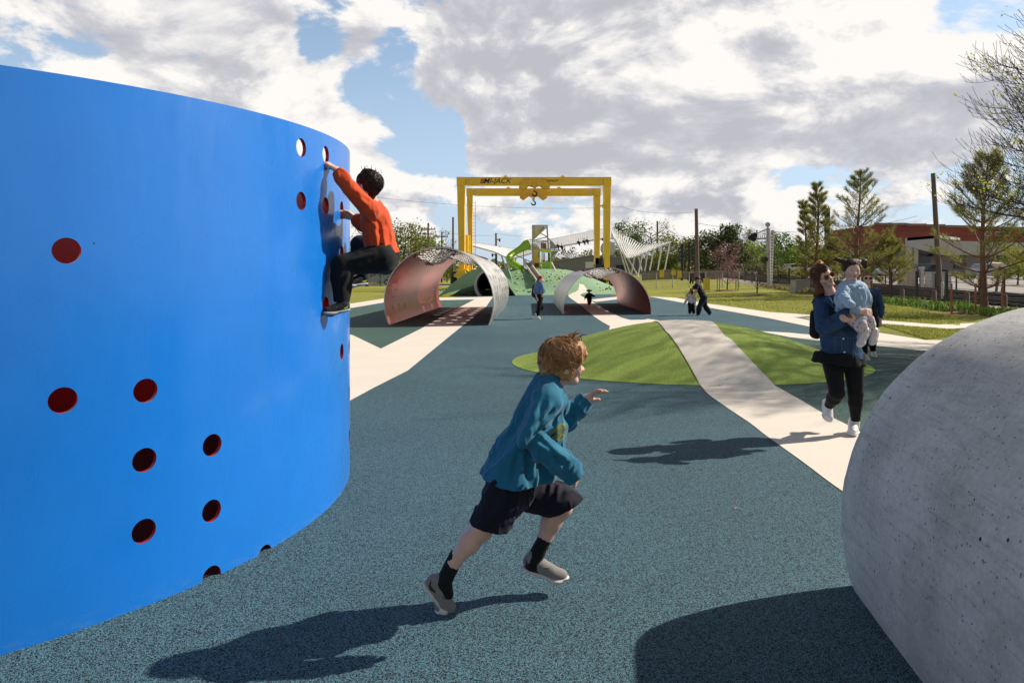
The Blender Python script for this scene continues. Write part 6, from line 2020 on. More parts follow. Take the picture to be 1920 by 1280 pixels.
def add_hand(fd, w, d, n, Lh, side=1, curl=.5, spread=.16, curls=None, rk=1.0):
    """w wrist, d hand direction, n palm-side normal, Lh hand length, side = which side the thumb leaves (+1: d x n)"""
    d = unit(d); n = Vector(n); n = (n - d * n.dot(d)).normalized(); s = d.cross(n) * side
    pw = Lh * .21; pl = Lh * .52
    fd.cone(w, w + d * (pl * .3), Lh * .15, Lh * .15, .012, (n, .72))
    for t in (-.75, -.25, .25, .75):
        fd.cone(w + d * (pl * .12) + s * (pw * t * .6), w + d * (pl * .92) + s * (pw * t), Lh * .105, Lh * .088, .010, (n, .85))
    lens = [.44, .50, .46, .36]
    for i, t in enumerate((.8, .27, -.27, -.8)):
        b = w + d * (pl * (.96 - .05 * abs(t))) + s * (pw * t)
        c = (curls[i] if curls else curl * (.85 + .15 * i))
        dirs = []
        for k in range(3):
            a = c * (.45 + .5 * k)
            dd = (d * math.cos(a) + n * math.sin(a) + s * (spread * t * math.cos(a))).normalized()
            dirs.append(dd)
        p = b; ln = lens[i] * Lh
        rr = Lh * .060 * rk
        for k, fr in enumerate((.45, .31, .24)):
            q = p + dirs[k] * (ln * fr)
            fd.cone(p, q, rr * (1.12 - .12 * k), rr * (1.0 - .12 * k), .004)
            p = q
    tb_ = w + d * (pl * .22) + s * (pw * .85) + n * (Lh * .04)
    m1 = tb_ + (d * .62 + s * .62 + n * .35).normalized() * (Lh * .26)
    m2 = m1 + (d * .85 + s * .25 + n * .45).normalized() * (Lh * .2)
    fd.cone(tb_, m1, Lh * .09, Lh * .07 * rk, .010); fd.cone(m1, m2, Lh * .068 * rk, Lh * .056 * rk, .004)
def shoe(root, H, B, T_, up, w, m_up, m_sole, h=.005, logo=None, tall=1.0, sock=None, side=None, name='shoe'):
    """H heel, B ball, T toe tip on the underside of the foot; up = instep direction at the heel"""
    H, B, T_ = Vector(H), Vector(B), Vector(T_)
    d1 = (B - H).normalized(); up = Vector(up); up = (up - d1 * up.dot(d1)).normalized(); s = d1.cross(up)
    d2 = (T_ - B).normalized(); up2 = s.cross(d2)
    Lf = (B - H).length + (T_ - B).length
    th = .105 * Lf
    fd = Field()
    fd.chain([H + d1 * (.13 * Lf) + up * th * .5, H.lerp(B, .5) + up * th * .5, B + up * th * .5], [w * .82, w * .80, w * 1.0], .012, (up, .36))
    fd.chain([B + up2 * th * .5, T_ - d2 * (.13 * Lf) + up2 * th * .5], [w * 1.0, w * .80], .012, (up2, .36))
    so = fd.mesh('sole', h, m_sole, None, 1)
    fd = Field()
    fd.chain([H + d1 * (.14 * Lf) + up * (th * 1.1 + .07 * Lf), H.lerp(B, .5) + up * (th + .06 * Lf), B + up * (th * .9 + .03 * Lf)], [w * .74, w * .78, w * .86], .02, (s, .98))
    fd.cone(B + up2 * (th * .9 + .03 * Lf), T_ - d2 * (.14 * Lf) + up2 * (th + .0 * Lf), w * .84, w * .66, .02)
    fd.cone(H + d1 * (.15 * Lf) + up * (th + .13 * Lf), H + d1 * (.17 * Lf) + up * (th + .24 * Lf * tall), w * .70, w * .66, .02)
    fd.cone(H + d1 * (.22 * Lf) + up * (th + .15 * Lf), H.lerp(B, .75) + up * (th + .08 * Lf), w * .62, w * .55, .03)
    fd.cut(H.lerp(B, .5) + up * (th * .55), -up, V3(H) - .12, V3(B) + .12) if abs(d1.dot(d2)) > .97 else None
    e = empty(name, H); e.parent = root
    e.matrix_basis = Matrix.Translation(H - root.location) if root.rotation_euler.z == 0 else e.matrix_basis
    uo = fd.mesh('upper', h, m_up, e, 1)
    so.parent = e; so.data.transform(Matrix.Translation(-H))
    if logo:
        sd = s * (side or 1)
        q = MB(); c0 = H.lerp(B, .30) + up * (th + .075 * Lf) + sd * (w * .80)
        prof = [(-.16, .055), (-.10, -.045), (-.03, -.065), (.10, -.02), (.30, .065), (.10, .012), (-.02, -.012), (-.08, -.008)]
        q.prism([c0 + d1 * (a * Lf) + up * (b * Lf) - sd * .012 for a, b in prof], sd * .016)
        q.build('check_mark', logo, e)
        q = MB()
        for k in range(4):
            c1 = H.lerp(B, .55 + .13 * k) + up * (th + (.175 - .028 * k) * Lf)
            q.tube([c1 - s * w * .4, c1 + up * .004, c1 + s * w * .4], .0035, 5)
        q.build('lace', logo, e)
    return e
# ================================================================== people
def person(at, label, group=None):
    return empty('person', at, label, 'person', group)
def strands(root, P_, frame, H, n, m, rng, cap=(.46, .39, .43), cc=(-.05, 0, .12), whorl=(-.45, 0, .85), face=.62, length=1.0, lift=.03, r=.0032, down=0.0, name='strands', seg=6, fwd=.25, low=-.2):
    """loose locks laid over the skull"""
    f, u, rr = frame
    wv = Vector(whorl).normalized()
    b_ = MB()
    for i in range(n):
        v = Vector(rng.normal(size=3)); v.normalize()
        if v.z < low or (v.x > face and v.z < .55): continue
        t = (v - wv * v.dot(wv))
        if t.length < .05: continue
        t.normalize(); t = (t + Vector((fwd, 0, -.1)) + Vector(rng.normal(size=3)) * .30).normalized()
        pts = []; k0 = 1 + rng.random() * .05
        q = v.copy(); ln = length * (.5 + .6 * rng.random())
        lf = lift * rng.random() ** 2
        for k in range(seg):
            s = k / (seg - 1)
            kk = k0 + lf * s * 1.6
            pts.append(P_(cc[0] + q.x * cap[0] * kk, cc[1] + q.y * cap[1] * kk, cc[2] + q.z * cap[2] * kk - down * s * s))
            t = (t - q * t.dot(q)).normalized()
            q = (q + t * (ln / seg)).normalized()
        b_.tube(pts, [r * (1 - .85 * (k / (seg - 1)) ** 1.5) for k in range(seg)], 4, False)
    return b_.build(name, m, root, smooth=True)

# ---------------------------------------------------------------- running boy
D0 = 3.13
def J(px, py, dd=0.0): return W(px, py, D0 + dd)
rb = person((J(955, 900).x, D0, 0), 'running boy in a teal long sleeved shirt, navy shorts and grey trainers, mid stride')
SK = skin_mat('fair_skin', (.66, .40, .30))
f, u, r = head_frame((.955, .25, -.10), (.16, 0, .99))
H = .212
fd = Field()
HP = add_head(fd, J(1056, 679, .0), f, u, H)
fd.chain([J(1016, 742), J(1036, 716), J(1046, 700)], [.058, .047, .05], .025)
fd.chain([J(1010, 775), J(975, 850), J(955, 905)], [.085, .085, .09], .04)
fd.cone(J(1022, 752, -.11), J(1030, 748, .11), .05, .05, .03)
sN, eN, wN = J(1028, 754, -.125), J(990, 815, -.20), J(1072, 884, -.20)
sF, eF, wF = J(1038, 748, .125), J(1060, 786, .18), J(1098, 748, .185)
for a, b_, c in ((sN, eN, wN), (sF, eF, wF)): fd.chain([a, b_, c], [.04, .034, .024], .015)
hN, kN, aN = J(950, 918, -.075), J(903, 992, -.085), J(843, 1064, -.06)
hF, kF, aF = J(966, 915, .075), J(1053, 950, .115), J(1006, 1042, .10)
calf = lambda k, a, o: [k, k.lerp(a, .3) + Vector(o), a.lerp(k, .12), a]
fd.chain([hN, kN], [.072, .049], .02); fd.chain(calf(kN, aN, (-.012, 0, -.006)), [.046, .046, .029, .028], .02)
fd.chain([hF, kF], [.072, .050], .02); fd.chain(calf(kF, aF, (-.014, 0, .0)), [.047, .046, .029, .028], .02)
add_hand(fd, wF, (.80, .0, .55), (.50, -.45, -.70), .118, 1, .62, .32, rk=1.15)
add_hand(fd, wN, (.45, .0, -.9), (-.6, .5, -.3), .088, -1, 1.25, .1)
fd.mesh('body', .0046, SK, rb, 1)
face_parts(HP, f, u, H, rb, lip=(.36, .13, .10), brow=hair_mat('ginger_brow', (.10, .045, .02), (.2, .10, .045)))
# shirt
spine = (J(955, 905) - J(1015, 755)).normalized(); yv = Vector((0, 1, 0)); fr = yv.cross(spine).normalized()
fd = Field()
fd.chain([J(1021, 737), J(1006, 782), J(975, 850), J(960, 900), J(950, 940)], [.108, .134, .136, .172, .18], .04, (fr, .70))
fd.cone(J(1024, 751, -.10), J(1033, 747, .10), .070, .068, .04)
fd.cone(J(1046, 800, -.03), J(1020, 880, -.02), .05, .07, .05)
fd.cone(J(952, 845, .0), J(921, 886, .02), .055, .036, .05)
fd.chain([sN, sN.lerp(eN, .55) + Vector((-.004, 0, .0)), eN, eN.lerp(wN, .38) + Vector((0, 0, -.004)), eN.lerp(wN, .72) + Vector((.0, 0, .004)), J(1069, 880, -.2), J(1084, 903, -.2)], [.062, .056, .053, .053, .054, .046, .034], .02)
fd.chain([sF, eF, eF.lerp(wF, .6), wF + Vector((-.006, 0, -.004)), wF + Vector((.04, 0, .03))], [.06, .050, .043, .034, .026], .02)
LN = [(J(1032, 758, -.19), J(1004, 800, -.26), .012, .012), (J(1042, 775, -.17), J(1000, 812, -.26), .013, .011), (J(1046, 793, -.17), J(1004, 822, -.27), .012, .010),
      (J(1002, 828, -.26), J(1055, 858, -.26), .010, .011), (J(1012, 818, -.27), J(1068, 862, -.25), .011, .010), (J(1022, 846, -.26), J(1056, 884, -.25), .009, .010),
      (J(1010, 742, -.12), J(972, 860, -.14), .009, .016), (J(1002, 770, -.15), J(948, 890, -.16), .011, .016), (J(985, 800, -.15), J(930, 892, -.14), .010, .015),
      (J(1000, 850, -.15), J(1000, 900, -.16), .010, .014), (J(985, 850, -.16), J(968, 905, -.17), .009, .013), (J(1050, 770, -.05), J(1040, 850, -.08), .008, .014),
      (J(1072, 868, -.25), J(1056, 886, -.25), .007, .007), (J(1079, 878, -.24), J(1064, 893, -.24), .006, .006), (J(1064, 860, -.25), J(1048, 874, -.25), .006, .007),
      (J(1064, 778, .13), J(1078, 772, .13), .006, .008), (J(1080, 770, .14), J(1090, 752, .15), .006, .008)]
fd.noise(folds(.011, 13, (1, 1, .5), LN, 3.1))
A_, B_ = J(905, 884), J(1045, 892)
hn = (B_ - A_).normalized().cross(yv).normalized()
if hn.z > 0: hn = -hn
fd.cut(J(975, 896), hn)
dn = (J(1083, 900) - J(1060, 872)).normalized()
fd.cut(J(1080, 899, -.2), dn, V3(J(1080, 895, -.2)) - .07, V3(J(1080, 895, -.2)) + .07)
dn = (wF - eF).normalized(); fd.cut(wF + dn * .006, dn, V3(wF) - .06, V3(wF) + .06)
m, nt, b = newmat('teal_jersey')
v = coord(nt, 'Object')
n = noise(nt, v, 7, 5, .65)
c = ramp(nt, n, [(.3, (.010, .105, .175)), (.7, (.014, .145, .235))])
ctr = J(1040, 806, -.06) - rb.location
def ball(cv, rad):
    mp = N(nt, 'ShaderNodeVectorMath', operation='SUBTRACT'); L(nt, v, mp.inputs[0]); mp.inputs[1].default_value = cv
    ln = N(nt, 'ShaderNodeVectorMath', operation='LENGTH'); L(nt, mp.outputs[0], ln.inputs[0])
    return math_(nt, 'LESS_THAN', ln.outputs['Value'], rad)
gr = noise(nt, v, 40, 3, .6)
pr = ramp(nt, gr, [(.40, (.015, .04, .10)), (.47, (.18, .19, .03)), (.54, (.02, .06, .09)), (.62, (.12, .17, .07))]); pr.node.color_ramp.interpolation = 'CONSTANT'
c = mix(nt, ball(ctr, .055), c, (.16, .19, .05)); c = mix(nt, ball(ctr, .050), c, pr)
L(nt, c, b.inputs['Base Color']); b.inputs['Roughness'].default_value = .85; b.inputs['Specular IOR Level'].default_value = .2; b.inputs['Sheen Weight'].default_value = .15
bump(nt, b, noise(nt, v, 380, 2, .6), .2, .002)
M_TEALJ = m
fd.mesh('shirt', .0048, M_TEALJ, rb, 1)
q = MB(); cpts = []
for k in range(25):
    a = 2 * PI * k / 24
    cpts.append(J(1029, 722) + fr * (-.057 * math.cos(a)) * 1.0 + yv * (.060 * math.sin(a)) + spine * (.012 * math.cos(a) + .0))
q.tube(cpts, .0085, 8, False); q.build('collar', M_TEALJ, rb, smooth=True)
# shorts
fd = Field()
fd.chain([J(957, 890), J(957, 920)], [.140, .138], .03, (fr, .74))
fd.chain([J(948, 918, -.075), J(915, 992, -.085), J(905, 1010, -.088)], [.088, .088, .088], .02)
fd.chain([J(970, 915, .075), J(1045, 940, .11), J(1075, 958, .12)], [.092, .084, .080], .02)
LN = [(J(1040, 890, -.0), J(1030, 925, .02), .012, .012), (J(1056, 900, .0), J(1040, 938, .02), .012, .012), (J(985, 925, -.1), J(1035, 915, .0), .010, .012), (J(985, 944, .0), J(950, 925, -.16), .010, .012), (J(975, 950, -.1), J(925, 965, -.17), .009, .012), (J(945, 930, -.18), J(915, 985, -.17), .008, .014)]
fd.noise(folds(.010, 13, (1, 1, .6), LN, 8.2))
d1 = (J(912, 1000) - J(948, 918)).normalized(); d1 = (d1 + Vector((.12, 0, -.25))).normalized()
fd.cut(J(922, 985, -.08), d1, V3(J(925, 1000, -.08)) - .13, V3(J(920, 985, -.08)) + np.array([.13, .13, .1]))
e1, e2 = J(1079, 940, .11), J(1019, 969, .11); d2 = (e1 - e2).normalized().cross(yv); d2 = d2 if d2.x * .5 - d2.z > 0 else -d2
fd.cut((e1 + e2) / 2, d2, V3(J(1055, 965, .11)) - np.array([.13, .13, .12]), V3(J(1055, 955, .11)) + np.array([.14, .13, .10]))
fd.cone(J(925, 972, -.08), J(905, 1010, -.088), .070, .084, .0, None, 's'); fd.cone(J(1040, 945, .11), J(1072, 958, .12), .064, .074, .0, None, 's')
fd.chain([kN.lerp(hN, .5), kN], [.03, .03], .0)
fd.mesh('shorts', .005, cloth_mat('navy_shorts', (.010, .009, .018), .2), rb, 1)
# socks and trainers
M_SOCK = cloth_mat('black_sock', (.010, .010, .012), .2, 500)
for pts, rs in (([J(857, 1040, -.06), J(846, 1062, -.06), J(832, 1090, -.06), J(838, 1112, -.06)], [.0345, .0335, .036, .03]), ([J(1021, 1010, .10), J(1010, 1032, .10), J(998, 1056, .10), J(1012, 1066, .1)], [.0345, .034, .036, .03])):
    fd = Field(); fd.chain(pts, rs, .01); d_ = (pts[0] - pts[1]).normalized(); fd.cut(pts[0] + d_ * .004, d_, V3(pts[0]) - .06, V3(pts[0]) + .06)
    fd.noise(folds(.002, 40, (1, 1, 1), (), 2)); fd.mesh('sock', .0042, M_SOCK, rb, 1)
M_SHOE = cloth_mat('grey_trainer_mesh', (.20, .185, .175), .15, 520); M_SOLE = mat('pale_rubber_sole', (.56, .51, .47), .6, var=.08); M_MARK = mat('black_mark', (.008, .008, .009), .5)
shoe(rb, J(788, 1091, -.06), J(831, 1146.5, -.06), J(856, 1139, -.06), (.78, 0, .62), .037, M_SHOE, M_SOLE, .0042, M_MARK, side=1)
shoe(rb, J(972, 1066, .10), J(1041, 1090, .10), J(1070, 1086, .10), (.34, 0, .93), .037, M_SHOE, M_SOLE, .0042, M_MARK, side=1)
# hair
M_HG = hair_mat('ginger_hair', (.12, .045, .016), (.56, .30, .125))
fd = Field(); A3 = (f, r, u)
fd.ell(HP(-.06, 0, .13), A3, (.445 * H, .375 * H, .41 * H), .02)
fd.ell(HP(.15, 0, .26), A3, (.31 * H, .31 * H, .25 * H), .03)
fd.cone(HP(-.26, 0, -.05), HP(-.22, 0, -.38), .27 * H, .19 * H, .03)
for s in (-1, 1): fd.ell(HP(.02, s * .27, -.08), A3, (.22 * H, .105 * H, .27 * H), .02); fd.ell(HP(.24, s * .2, .18), A3, (.17 * H, .13 * H, .2 * H), .02)
fd.ell(HP(.42, 0, -.19), A3, (.27 * H, .6 * H, .31 * H), .015, 's')
fd.noise(folds(.010, 34, (1, 1, .55), (), 4.4))
hb = fd.mesh('hair', .0045, M_HG, rb, 0)
rng = np.random.default_rng(12)
strands(hb, HP, (f, u, r), H, 1700, M_HG, rng, (.47, .405, .445), (-.05, 0, .11), face=.70, length=.9, lift=.13, r=.0019, low=-.4, seg=7)
b_ = MB()
for i in range(16):
    a = HP(.02 + .3 * rng.random(), rng.normal() * .12, .50 + .04 * rng.random()); d_ = Vector((rng.normal() * .5 + .2, rng.normal() * .4, 1)).normalized() * (.028 + .02 * rng.random())
    b_.tube([a, a + d_ * .6, a + d_ + Vector((.012 + .01 * rng.random(), 0, -.004)), a + d_ + Vector((.026, 0, -.012))], [.0024, .002, .0015, .0008], 4, False)
b_.build('flyaway_lock', M_HG, hb, smooth=True)

# ---------------------------------------------------------------- general figure
def figure(root, J_, H, skin, opts, h=.008, girth=1.0):
    """J_: dict of world joints; girth scales limb thickness relative to the head height"""
    f, u, r = head_frame(J_['f'], J_['u'])
    g = H * girth
    fd = Field()
    P_ = add_head(fd, J_['head'], f, u, H)
    sL, sR = J_['shL'], J_['shR']; hL, hR = J_['hipL'], J_['hipR']
    ms, mh = (sL + sR) / 2, (hL + hR) / 2
    nb = ms + (J_['head'] - ms).normalized() * (.10 * H)
    fd.chain([nb, P_(-.06, 0, -.28)], [.26 * g, .24 * g], .12 * H)
    sp = (mh - ms).normalized(); ac = (sL - sR).normalized(); fr_ = ac.cross(sp).normalized()
    fd.chain([ms + sp * (.25 * H), ms.lerp(mh, .6), mh], [.50 * g, .46 * g, .50 * g], .2 * H, (fr_, .7))
    fd.cone(sL, sR, .24 * g, .24 * g, .1 * H)
    for s in 'LR':
        fd.chain([J_['sh' + s], J_['el' + s], J_['wr' + s]], [.215 * g, .175 * g, .115 * g], .06 * H)
        hd = J_.get('hd' + s) or (J_['wr' + s] - J_['el' + s])
        hn_ = J_.get('hn' + s) or Vector((0, 0, -1))
        add_hand(fd, J_['wr' + s], hd, hn_, .72 * H * opts.get('hand', 1), 1 if s == 'R' else -1, opts.get('curl', .6), .2, rk=1.15)
        fd.chain([J_['hip' + s], J_['kn' + s], J_['kn' + s].lerp(J_['an' + s], .35), J_['an' + s]], [.40 * g, .27 * g, .255 * g, .155 * g], .08 * H)
    body = fd.mesh('body', h, skin, root, 1)
    # lower garment
    fd = Field(); e = opts.get('leg_ease', 1.12)
    fd.chain([ms.lerp(mh, .72), mh], [.50 * g * e, .54 * g * e], .12 * H, (fr_, .74))
    lw = opts.get('cuff', 1.0)
    for s in 'LR':
        k, a = J_['kn' + s], J_['an' + s]
        fd.chain([J_['hip' + s], k, k.lerp(a, .35), a], [.43 * g * e, .295 * g * e, .275 * g * e * (.5 + .5 * lw), .175 * g * e * lw], .08 * H)
        d_ = (a - k).normalized(); fd.cut(a, d_, V3(a) - .3 * H, V3(a) + .3 * H)
    fd.noise(folds(.022 * H * opts.get('fold', 1), 2.6 / H, (1, 1, .5), opts.get('leg_lines', ()), 1.7))
    fd.mesh(opts.get('leg_name', 'trousers'), h, opts['leg_mat'], root, 1)
    # upper garment
    fd = Field(); e = opts.get('top_ease', 1.15)
    hem = opts.get('hem', 1.0)
    hp = ms.lerp(mh, hem)
    fd.chain([ms + sp * (.04 * H), ms + sp * (.35 * H), ms.lerp(mh, .6), hp, hp + sp * (.12 * H)], [.40 * g * e, .54 * g * e, .53 * g * e * opts.get('waist', 1), .57 * g * e * opts.get('waist', 1), .57 * g * e], .14 * H, (fr_, opts.get('depth', .74)))
    fd.cone(sL, sR, .275 * g * e, .275 * g * e, .12 * H)
    ends = []
    for s in 'LR':
        a, b2, c = J_['sh' + s], J_['el' + s], J_['wr' + s]
        if opts.get('sleeve', 'long') == 'long':
            w_ = opts.get('sleeve_w', 1.0)
            fd.chain([a, b2, b2.lerp(c, .6), c], [.27 * g * e, .235 * g * e * w_, .22 * g * e * w_, .155 * g * e * w_], .07 * H); d_ = (c - b2).normalized(); ends.append((c - d_ * (.04 * H), d_))
        else:
            m_ = a.lerp(b2, .75); fd.chain([a, m_, b2], [.28 * g * e, .26 * g * e, .25 * g * e], .07 * H); d_ = (b2 - a).normalized(); ends.append((m_, d_))
    fd.noise(folds(.05 * H * opts.get('fold', 1), 2.6 / H, (1, 1, .6), opts.get('top_lines', ()), 6.3))
    Rr = .85 * H
    fd.cut(hp, sp, V3(hp) - np.array([Rr, Rr, 1.6 * H]), V3(hp) + np.array([Rr, Rr, opts.get('cut_up', .1) * H])) if opts.get('cut_hem', True) else None
    for p_, d_ in ends: fd.cut(p_, d_, V3(p_) - .3 * H, V3(p_) + .3 * H)
    fd.mesh(opts.get('top_name', 'jacket'), h, opts['top_mat'], root, 1)
    # hair cap
    fd = Field(); A3 = (f, r, u)
    fd.ell(P_(-.06, 0, .14), A3, (.435 * H, .375 * H, .40 * H), .02)
    for a, b2, ra, rb_ in opts.get('hair', ()): fd.cone(P_(*a), P_(*b2), ra * H, rb_ * H, .03)
    fd.ell(P_(.44, 0, -.16), A3, (opts.get('brow', .34) * H, .55 * H, opts.get('browz', .36) * H), .01, 's')
    fd.noise(folds(.03 * H, 7 / H, (1, 1, .4), (), 2.2))
    hair = fd.mesh('hair', h * .8, opts['hair_mat'], root, 0)
    return P_, (f, u, r), hair, dict(ms=ms, mh=mh, sp=sp, fr=fr_, ac=ac)
def simple_shoe(root, an, toe, H, m_up, m_sole, h, lift=0.0):
    d_ = (toe - an); d_.z = d_.z
    d1 = d_.normalized(); s = d1.cross(Vector((0, 0, 1)));
    if s.length < .2: s = d1.cross(Vector((1, 0, 0)))
    s.normalize(); up = s.cross(d1)
    Lf = 1.05 * H
    heel = an - up * (.30 * H) - d1 * (.22 * H)
    return shoe(root, heel, heel + d1 * (Lf * .70), heel + d1 * Lf, up, .19 * H, m_up, m_sole, h)
# ---------------------------------------------------------------- boy climbing the ring
def surf(px, py, outw=0.0):
    a, z, t = ray_ring(px, py)
    return Vector((RC.x + (RR + outw) * math.cos(a), RC.y + (RR + outw) * math.sin(a), z))
def JC(px, py, d): return W(px, py, d)
M_HB = hair_mat('black_brown_hair', (.008, .005, .004), (.06, .032, .02))
cb = person((JC(712, 470, 4.6).x, 4.6, 0), 'small boy in an orange top and black trousers climbing the blue ring by its holes')
h1 = surf(611, 302, .012); h2 = surf(641, 405, .012)
H = .195
jc = dict(head=JC(690, 349, 4.52), f=(-.86, .42, .16), u=(.18, .05, .98),
          shL=JC(695, 394, 4.46), shR=JC(706, 396, 4.72), elL=JC(656, 352, 4.36), elR=JC(680, 420, 4.74), wrL=h1 + Vector((.055, .01, -.055)), wrR=h2 + Vector((.06, .03, -.006)),
          hdL=Vector((-.75, -.05, .5)), hnL=Vector((-.5, .2, -.75)), hdR=Vector((-.9, -.1, .25)), hnR=Vector((-.2, -.7, -.5)),
          hipL=JC(714, 484, 4.53), hipR=JC(722, 478, 4.68), knL=JC(642, 497, 4.42), knR=JC(676, 460, 4.86), anL=JC(641, 566, 4.40), anR=JC(681, 512, 4.82))
Pc, frm, hr, inf = figure(cb, jc, H, SK, dict(leg_mat=cloth_mat('black_jersey', (.007, .007, .008), .2), leg_ease=1.22, cuff=1.2, top_mat=cloth_mat('orange_jersey', (.56, .062, .010), .10, vs=5), top_name='shirt', top_ease=1.16, hem=.98, waist=1.02, depth=.80, sleeve_w=.92, hair_mat=M_HB, curl=1.05,
    hair=[((-.2, 0, -.05), (-.2, 0, -.3), .26, .17), ((-.12, .26, .08), (-.16, .27, -.08), .10, .06), ((-.12, -.26, .08), (-.16, -.27, -.08), .10, .06), ((.15, 0, .35), (.3, 0, .28), .22, .16)], browz=.34, fold=.8,
    top_lines=[(JC(722, 402, 4.46), JC(735, 470, 4.42), .010, .016), (JC(712, 415, 4.42), JC(722, 480, 4.40), .011, .014), (JC(700, 420, 4.42), JC(705, 478, 4.40), .009, .013), (JC(690, 410, 4.45), JC(720, 440, 4.40), .009, .012), (JC(742, 440, 4.5), JC(730, 486, 4.42), .009, .014), (JC(672, 372, 4.40), JC(690, 384, 4.38), .008, .010)],
    leg_lines=[(JC(700, 474, 4.42), JC(655, 490, 4.35), .009, .014), (JC(655, 510, 4.34), JC(640, 545, 4.36), .008, .012)]), .006, .98)
rng = np.random.default_rng(21)
strands(hr, Pc, frm, H, 700, M_HB, rng, (.46, .40, .435), (-.05, 0, .12), face=.72, length=.8, lift=.06, r=.0022, low=-.3)
b_ = MB()
for i in range(12):
    a = Pc(rng.normal() * .2, rng.normal() * .2, .51); d_ = Vector((rng.normal() * .5, rng.normal() * .4, 1)).normalized() * (.018 + .022 * rng.random())
    b_.tube([a, a + d_ * .6, a + d_], [.002, .0015, .0007], 4, False)
b_.build('flyaway_lock', M_HB, hr)
face_parts(Pc, jc['f'], jc['u'], H, cb, brow=M_HB)
M_BSH = cloth_mat('black_trainer', (.014, .014, .016), .2); M_LGT = mat('grey_sole', (.30, .29, .30), .6); M_LIMEM = mat('lime_mark', (.35, .55, .03), .5)
shoe(cb, JC(656, 583, 4.40), JC(620, 590, 4.34), JC(606, 588.5, 4.30), (-.1, 0, 1), .036, M_BSH, M_LGT, .005, M_LIMEM, side=-1)
shoe(cb, JC(689, 534, 4.84), JC(655, 538, 4.76), JC(643, 534, 4.72), (-.05, 0, 1), .038, M_BSH, M_LGT, .005, M_LIMEM, side=-1)
for a, d_ in ((jc['anL'], 4.4), (jc['anR'], 4.82)):
    fd = Field(); fd.cone(a + Vector((0, 0, .03)), a + Vector((.004, 0, -.035)), .032, .034, .01); fd.mesh('sock', .006, cloth_mat('dark_sock', (.02, .02, .024), .2), cb, 1)

# ---------------------------------------------------------------- mother
DM = 6.42
def JM(px, py, dd=0.0): return W(px, py, DM + dd)
mo = person((JM(1585, 700).x, DM, 0), 'laughing woman in blue denim jacket and black leggings jogging with a toddler in arms')
def denim(name, c1, c2):
    if name in MATS: return MATS[name]
    m, nt, b = newmat(name)
    v = coord(nt, 'Object')
    n = noise(nt, v, 10, 6, .7)
    w = N(nt, 'ShaderNodeTexWave'); w.inputs['Scale'].default_value = 90; w.inputs['Distortion'].default_value = 2; L(nt, v, w.inputs['Vector'])
    c = ramp(nt, n, [(.28, c1), (.72, c2)])
    c = mix(nt, .22, c, ramp(nt, w.outputs['Fac'], [(.2, (.3, .3, .3)), (.8, (.7, .7, .7))]), 'OVERLAY')
    L(nt, c, b.inputs['Base Color']); b.inputs['Roughness'].default_value = .85; b.inputs['Specular IOR Level'].default_value = .2
    bump(nt, b, noise(nt, v, 260, 2, .6), .25, .002)
    MATS[name] = m
    return m
M_DEN = denim('blue_denim', (.015, .035, .08), (.040, .078, .15)); M_DENL = denim('light_denim', (.19, .28, .40), (.42, .52, .61)); M_DEND = denim('cuff_denim', (.22, .27, .33), (.36, .42, .48))
M_LEG = cloth_mat('black_leggings', (.007, .007, .008), .2, sheen=.05)
M_HBR = hair_mat('auburn_hair', (.035, .012, .006), (.17, .06, .025))
H = .222
jm = dict(head=JM(1543, 519, .0), f=(.20, -.95, .12), u=(-.40, -.05, .90),
          shR=JM(1541, 571, .02), shL=JM(1590, 563, -.02), elR=JM(1546, 614, -.10), elL=JM(1616, 606, -.14), wrR=JM(1607, 583, -.33), wrL=JM(1601, 601, -.30),
          hdR=Vector((.93, -.15, -.12)), hnR=Vector((-.3, .8, -.3)), hdL=Vector((-.8, -.25, .05)), hnL=Vector((.0, .35, .9)),
          hipR=JM(1560, 672, .02), hipL=JM(1600, 672, -.02), knR=JM(1569, 736, -.10), knL=JM(1604, 737, -.06), anR=JM(1553, 762, .12), anL=JM(1604, 789, .0))
Pm, frm, hr, inf = figure(mo, jm, H, SK, dict(leg_mat=M_LEG, leg_name='leggings', leg_ease=1.04, fold=.5, top_mat=M_DEN, top_ease=1.28, hem=1.0, waist=1.12, depth=.86, sleeve_w=1.18, hair_mat=M_HBR, curl=.75,
    hair=[((-.15, 0, .1), (-.3, .1, -.2), .34, .26), ((-.12, .25, -.05), (-.1, .30, -.5), .17, .12), ((-.12, -.25, -.05), (-.12, -.27, -.55), .17, .13), ((-.3, -.1, -.2), (-.35, -.18, -.95), .25, .13), ((-.3, .12, -.2), (-.3, .32, -.7), .2, .08), ((-.2, -.22, .45), (-.22, -.30, .50), .13, .11)], brow=.31, browz=.34,
    top_lines=[(JM(1540, 590, -.2), JM(1570, 610, -.24), .012, .02), (JM(1545, 635, -.2), JM(1545, 655, -.2), .012, .012), (JM(1556, 632, -.22), JM(1556, 655, -.22), .012, .012), (JM(1567, 632, -.22), JM(1567, 655, -.22), .012, .012), (JM(1537, 630, -.15), JM(1536, 652, -.15), .012, .012), (JM(1572, 600, -.3), JM(1590, 588, -.34), .010, .014)]), .0085, .96)
rng = np.random.default_rng(31)
strands(hr, Pm, frm, H, 260, M_HBR, rng, (.46, .40, .43), (-.06, 0, .13), face=.6, length=.9, lift=.05, r=.004, low=-.2)
fd = Field()
fd.chain([Pm(-.25, -.25, -.1), Pm(-.3, -.34, -.55), JM(1524, 566, .12)], [.045, .04, .012], .02)
fd.chain([Pm(-.15, .30, -.15), Pm(-.1, .46, -.45), JM(1578, 541, .05)], [.04, .03, .01], .02); fd.noise(folds(.008, 40, (1, 1, .4), (), 2)); fd.mesh('loose_hair', .007, M_HBR, hr, 0)
rng = np.random.default_rng(33); b_ = MB()
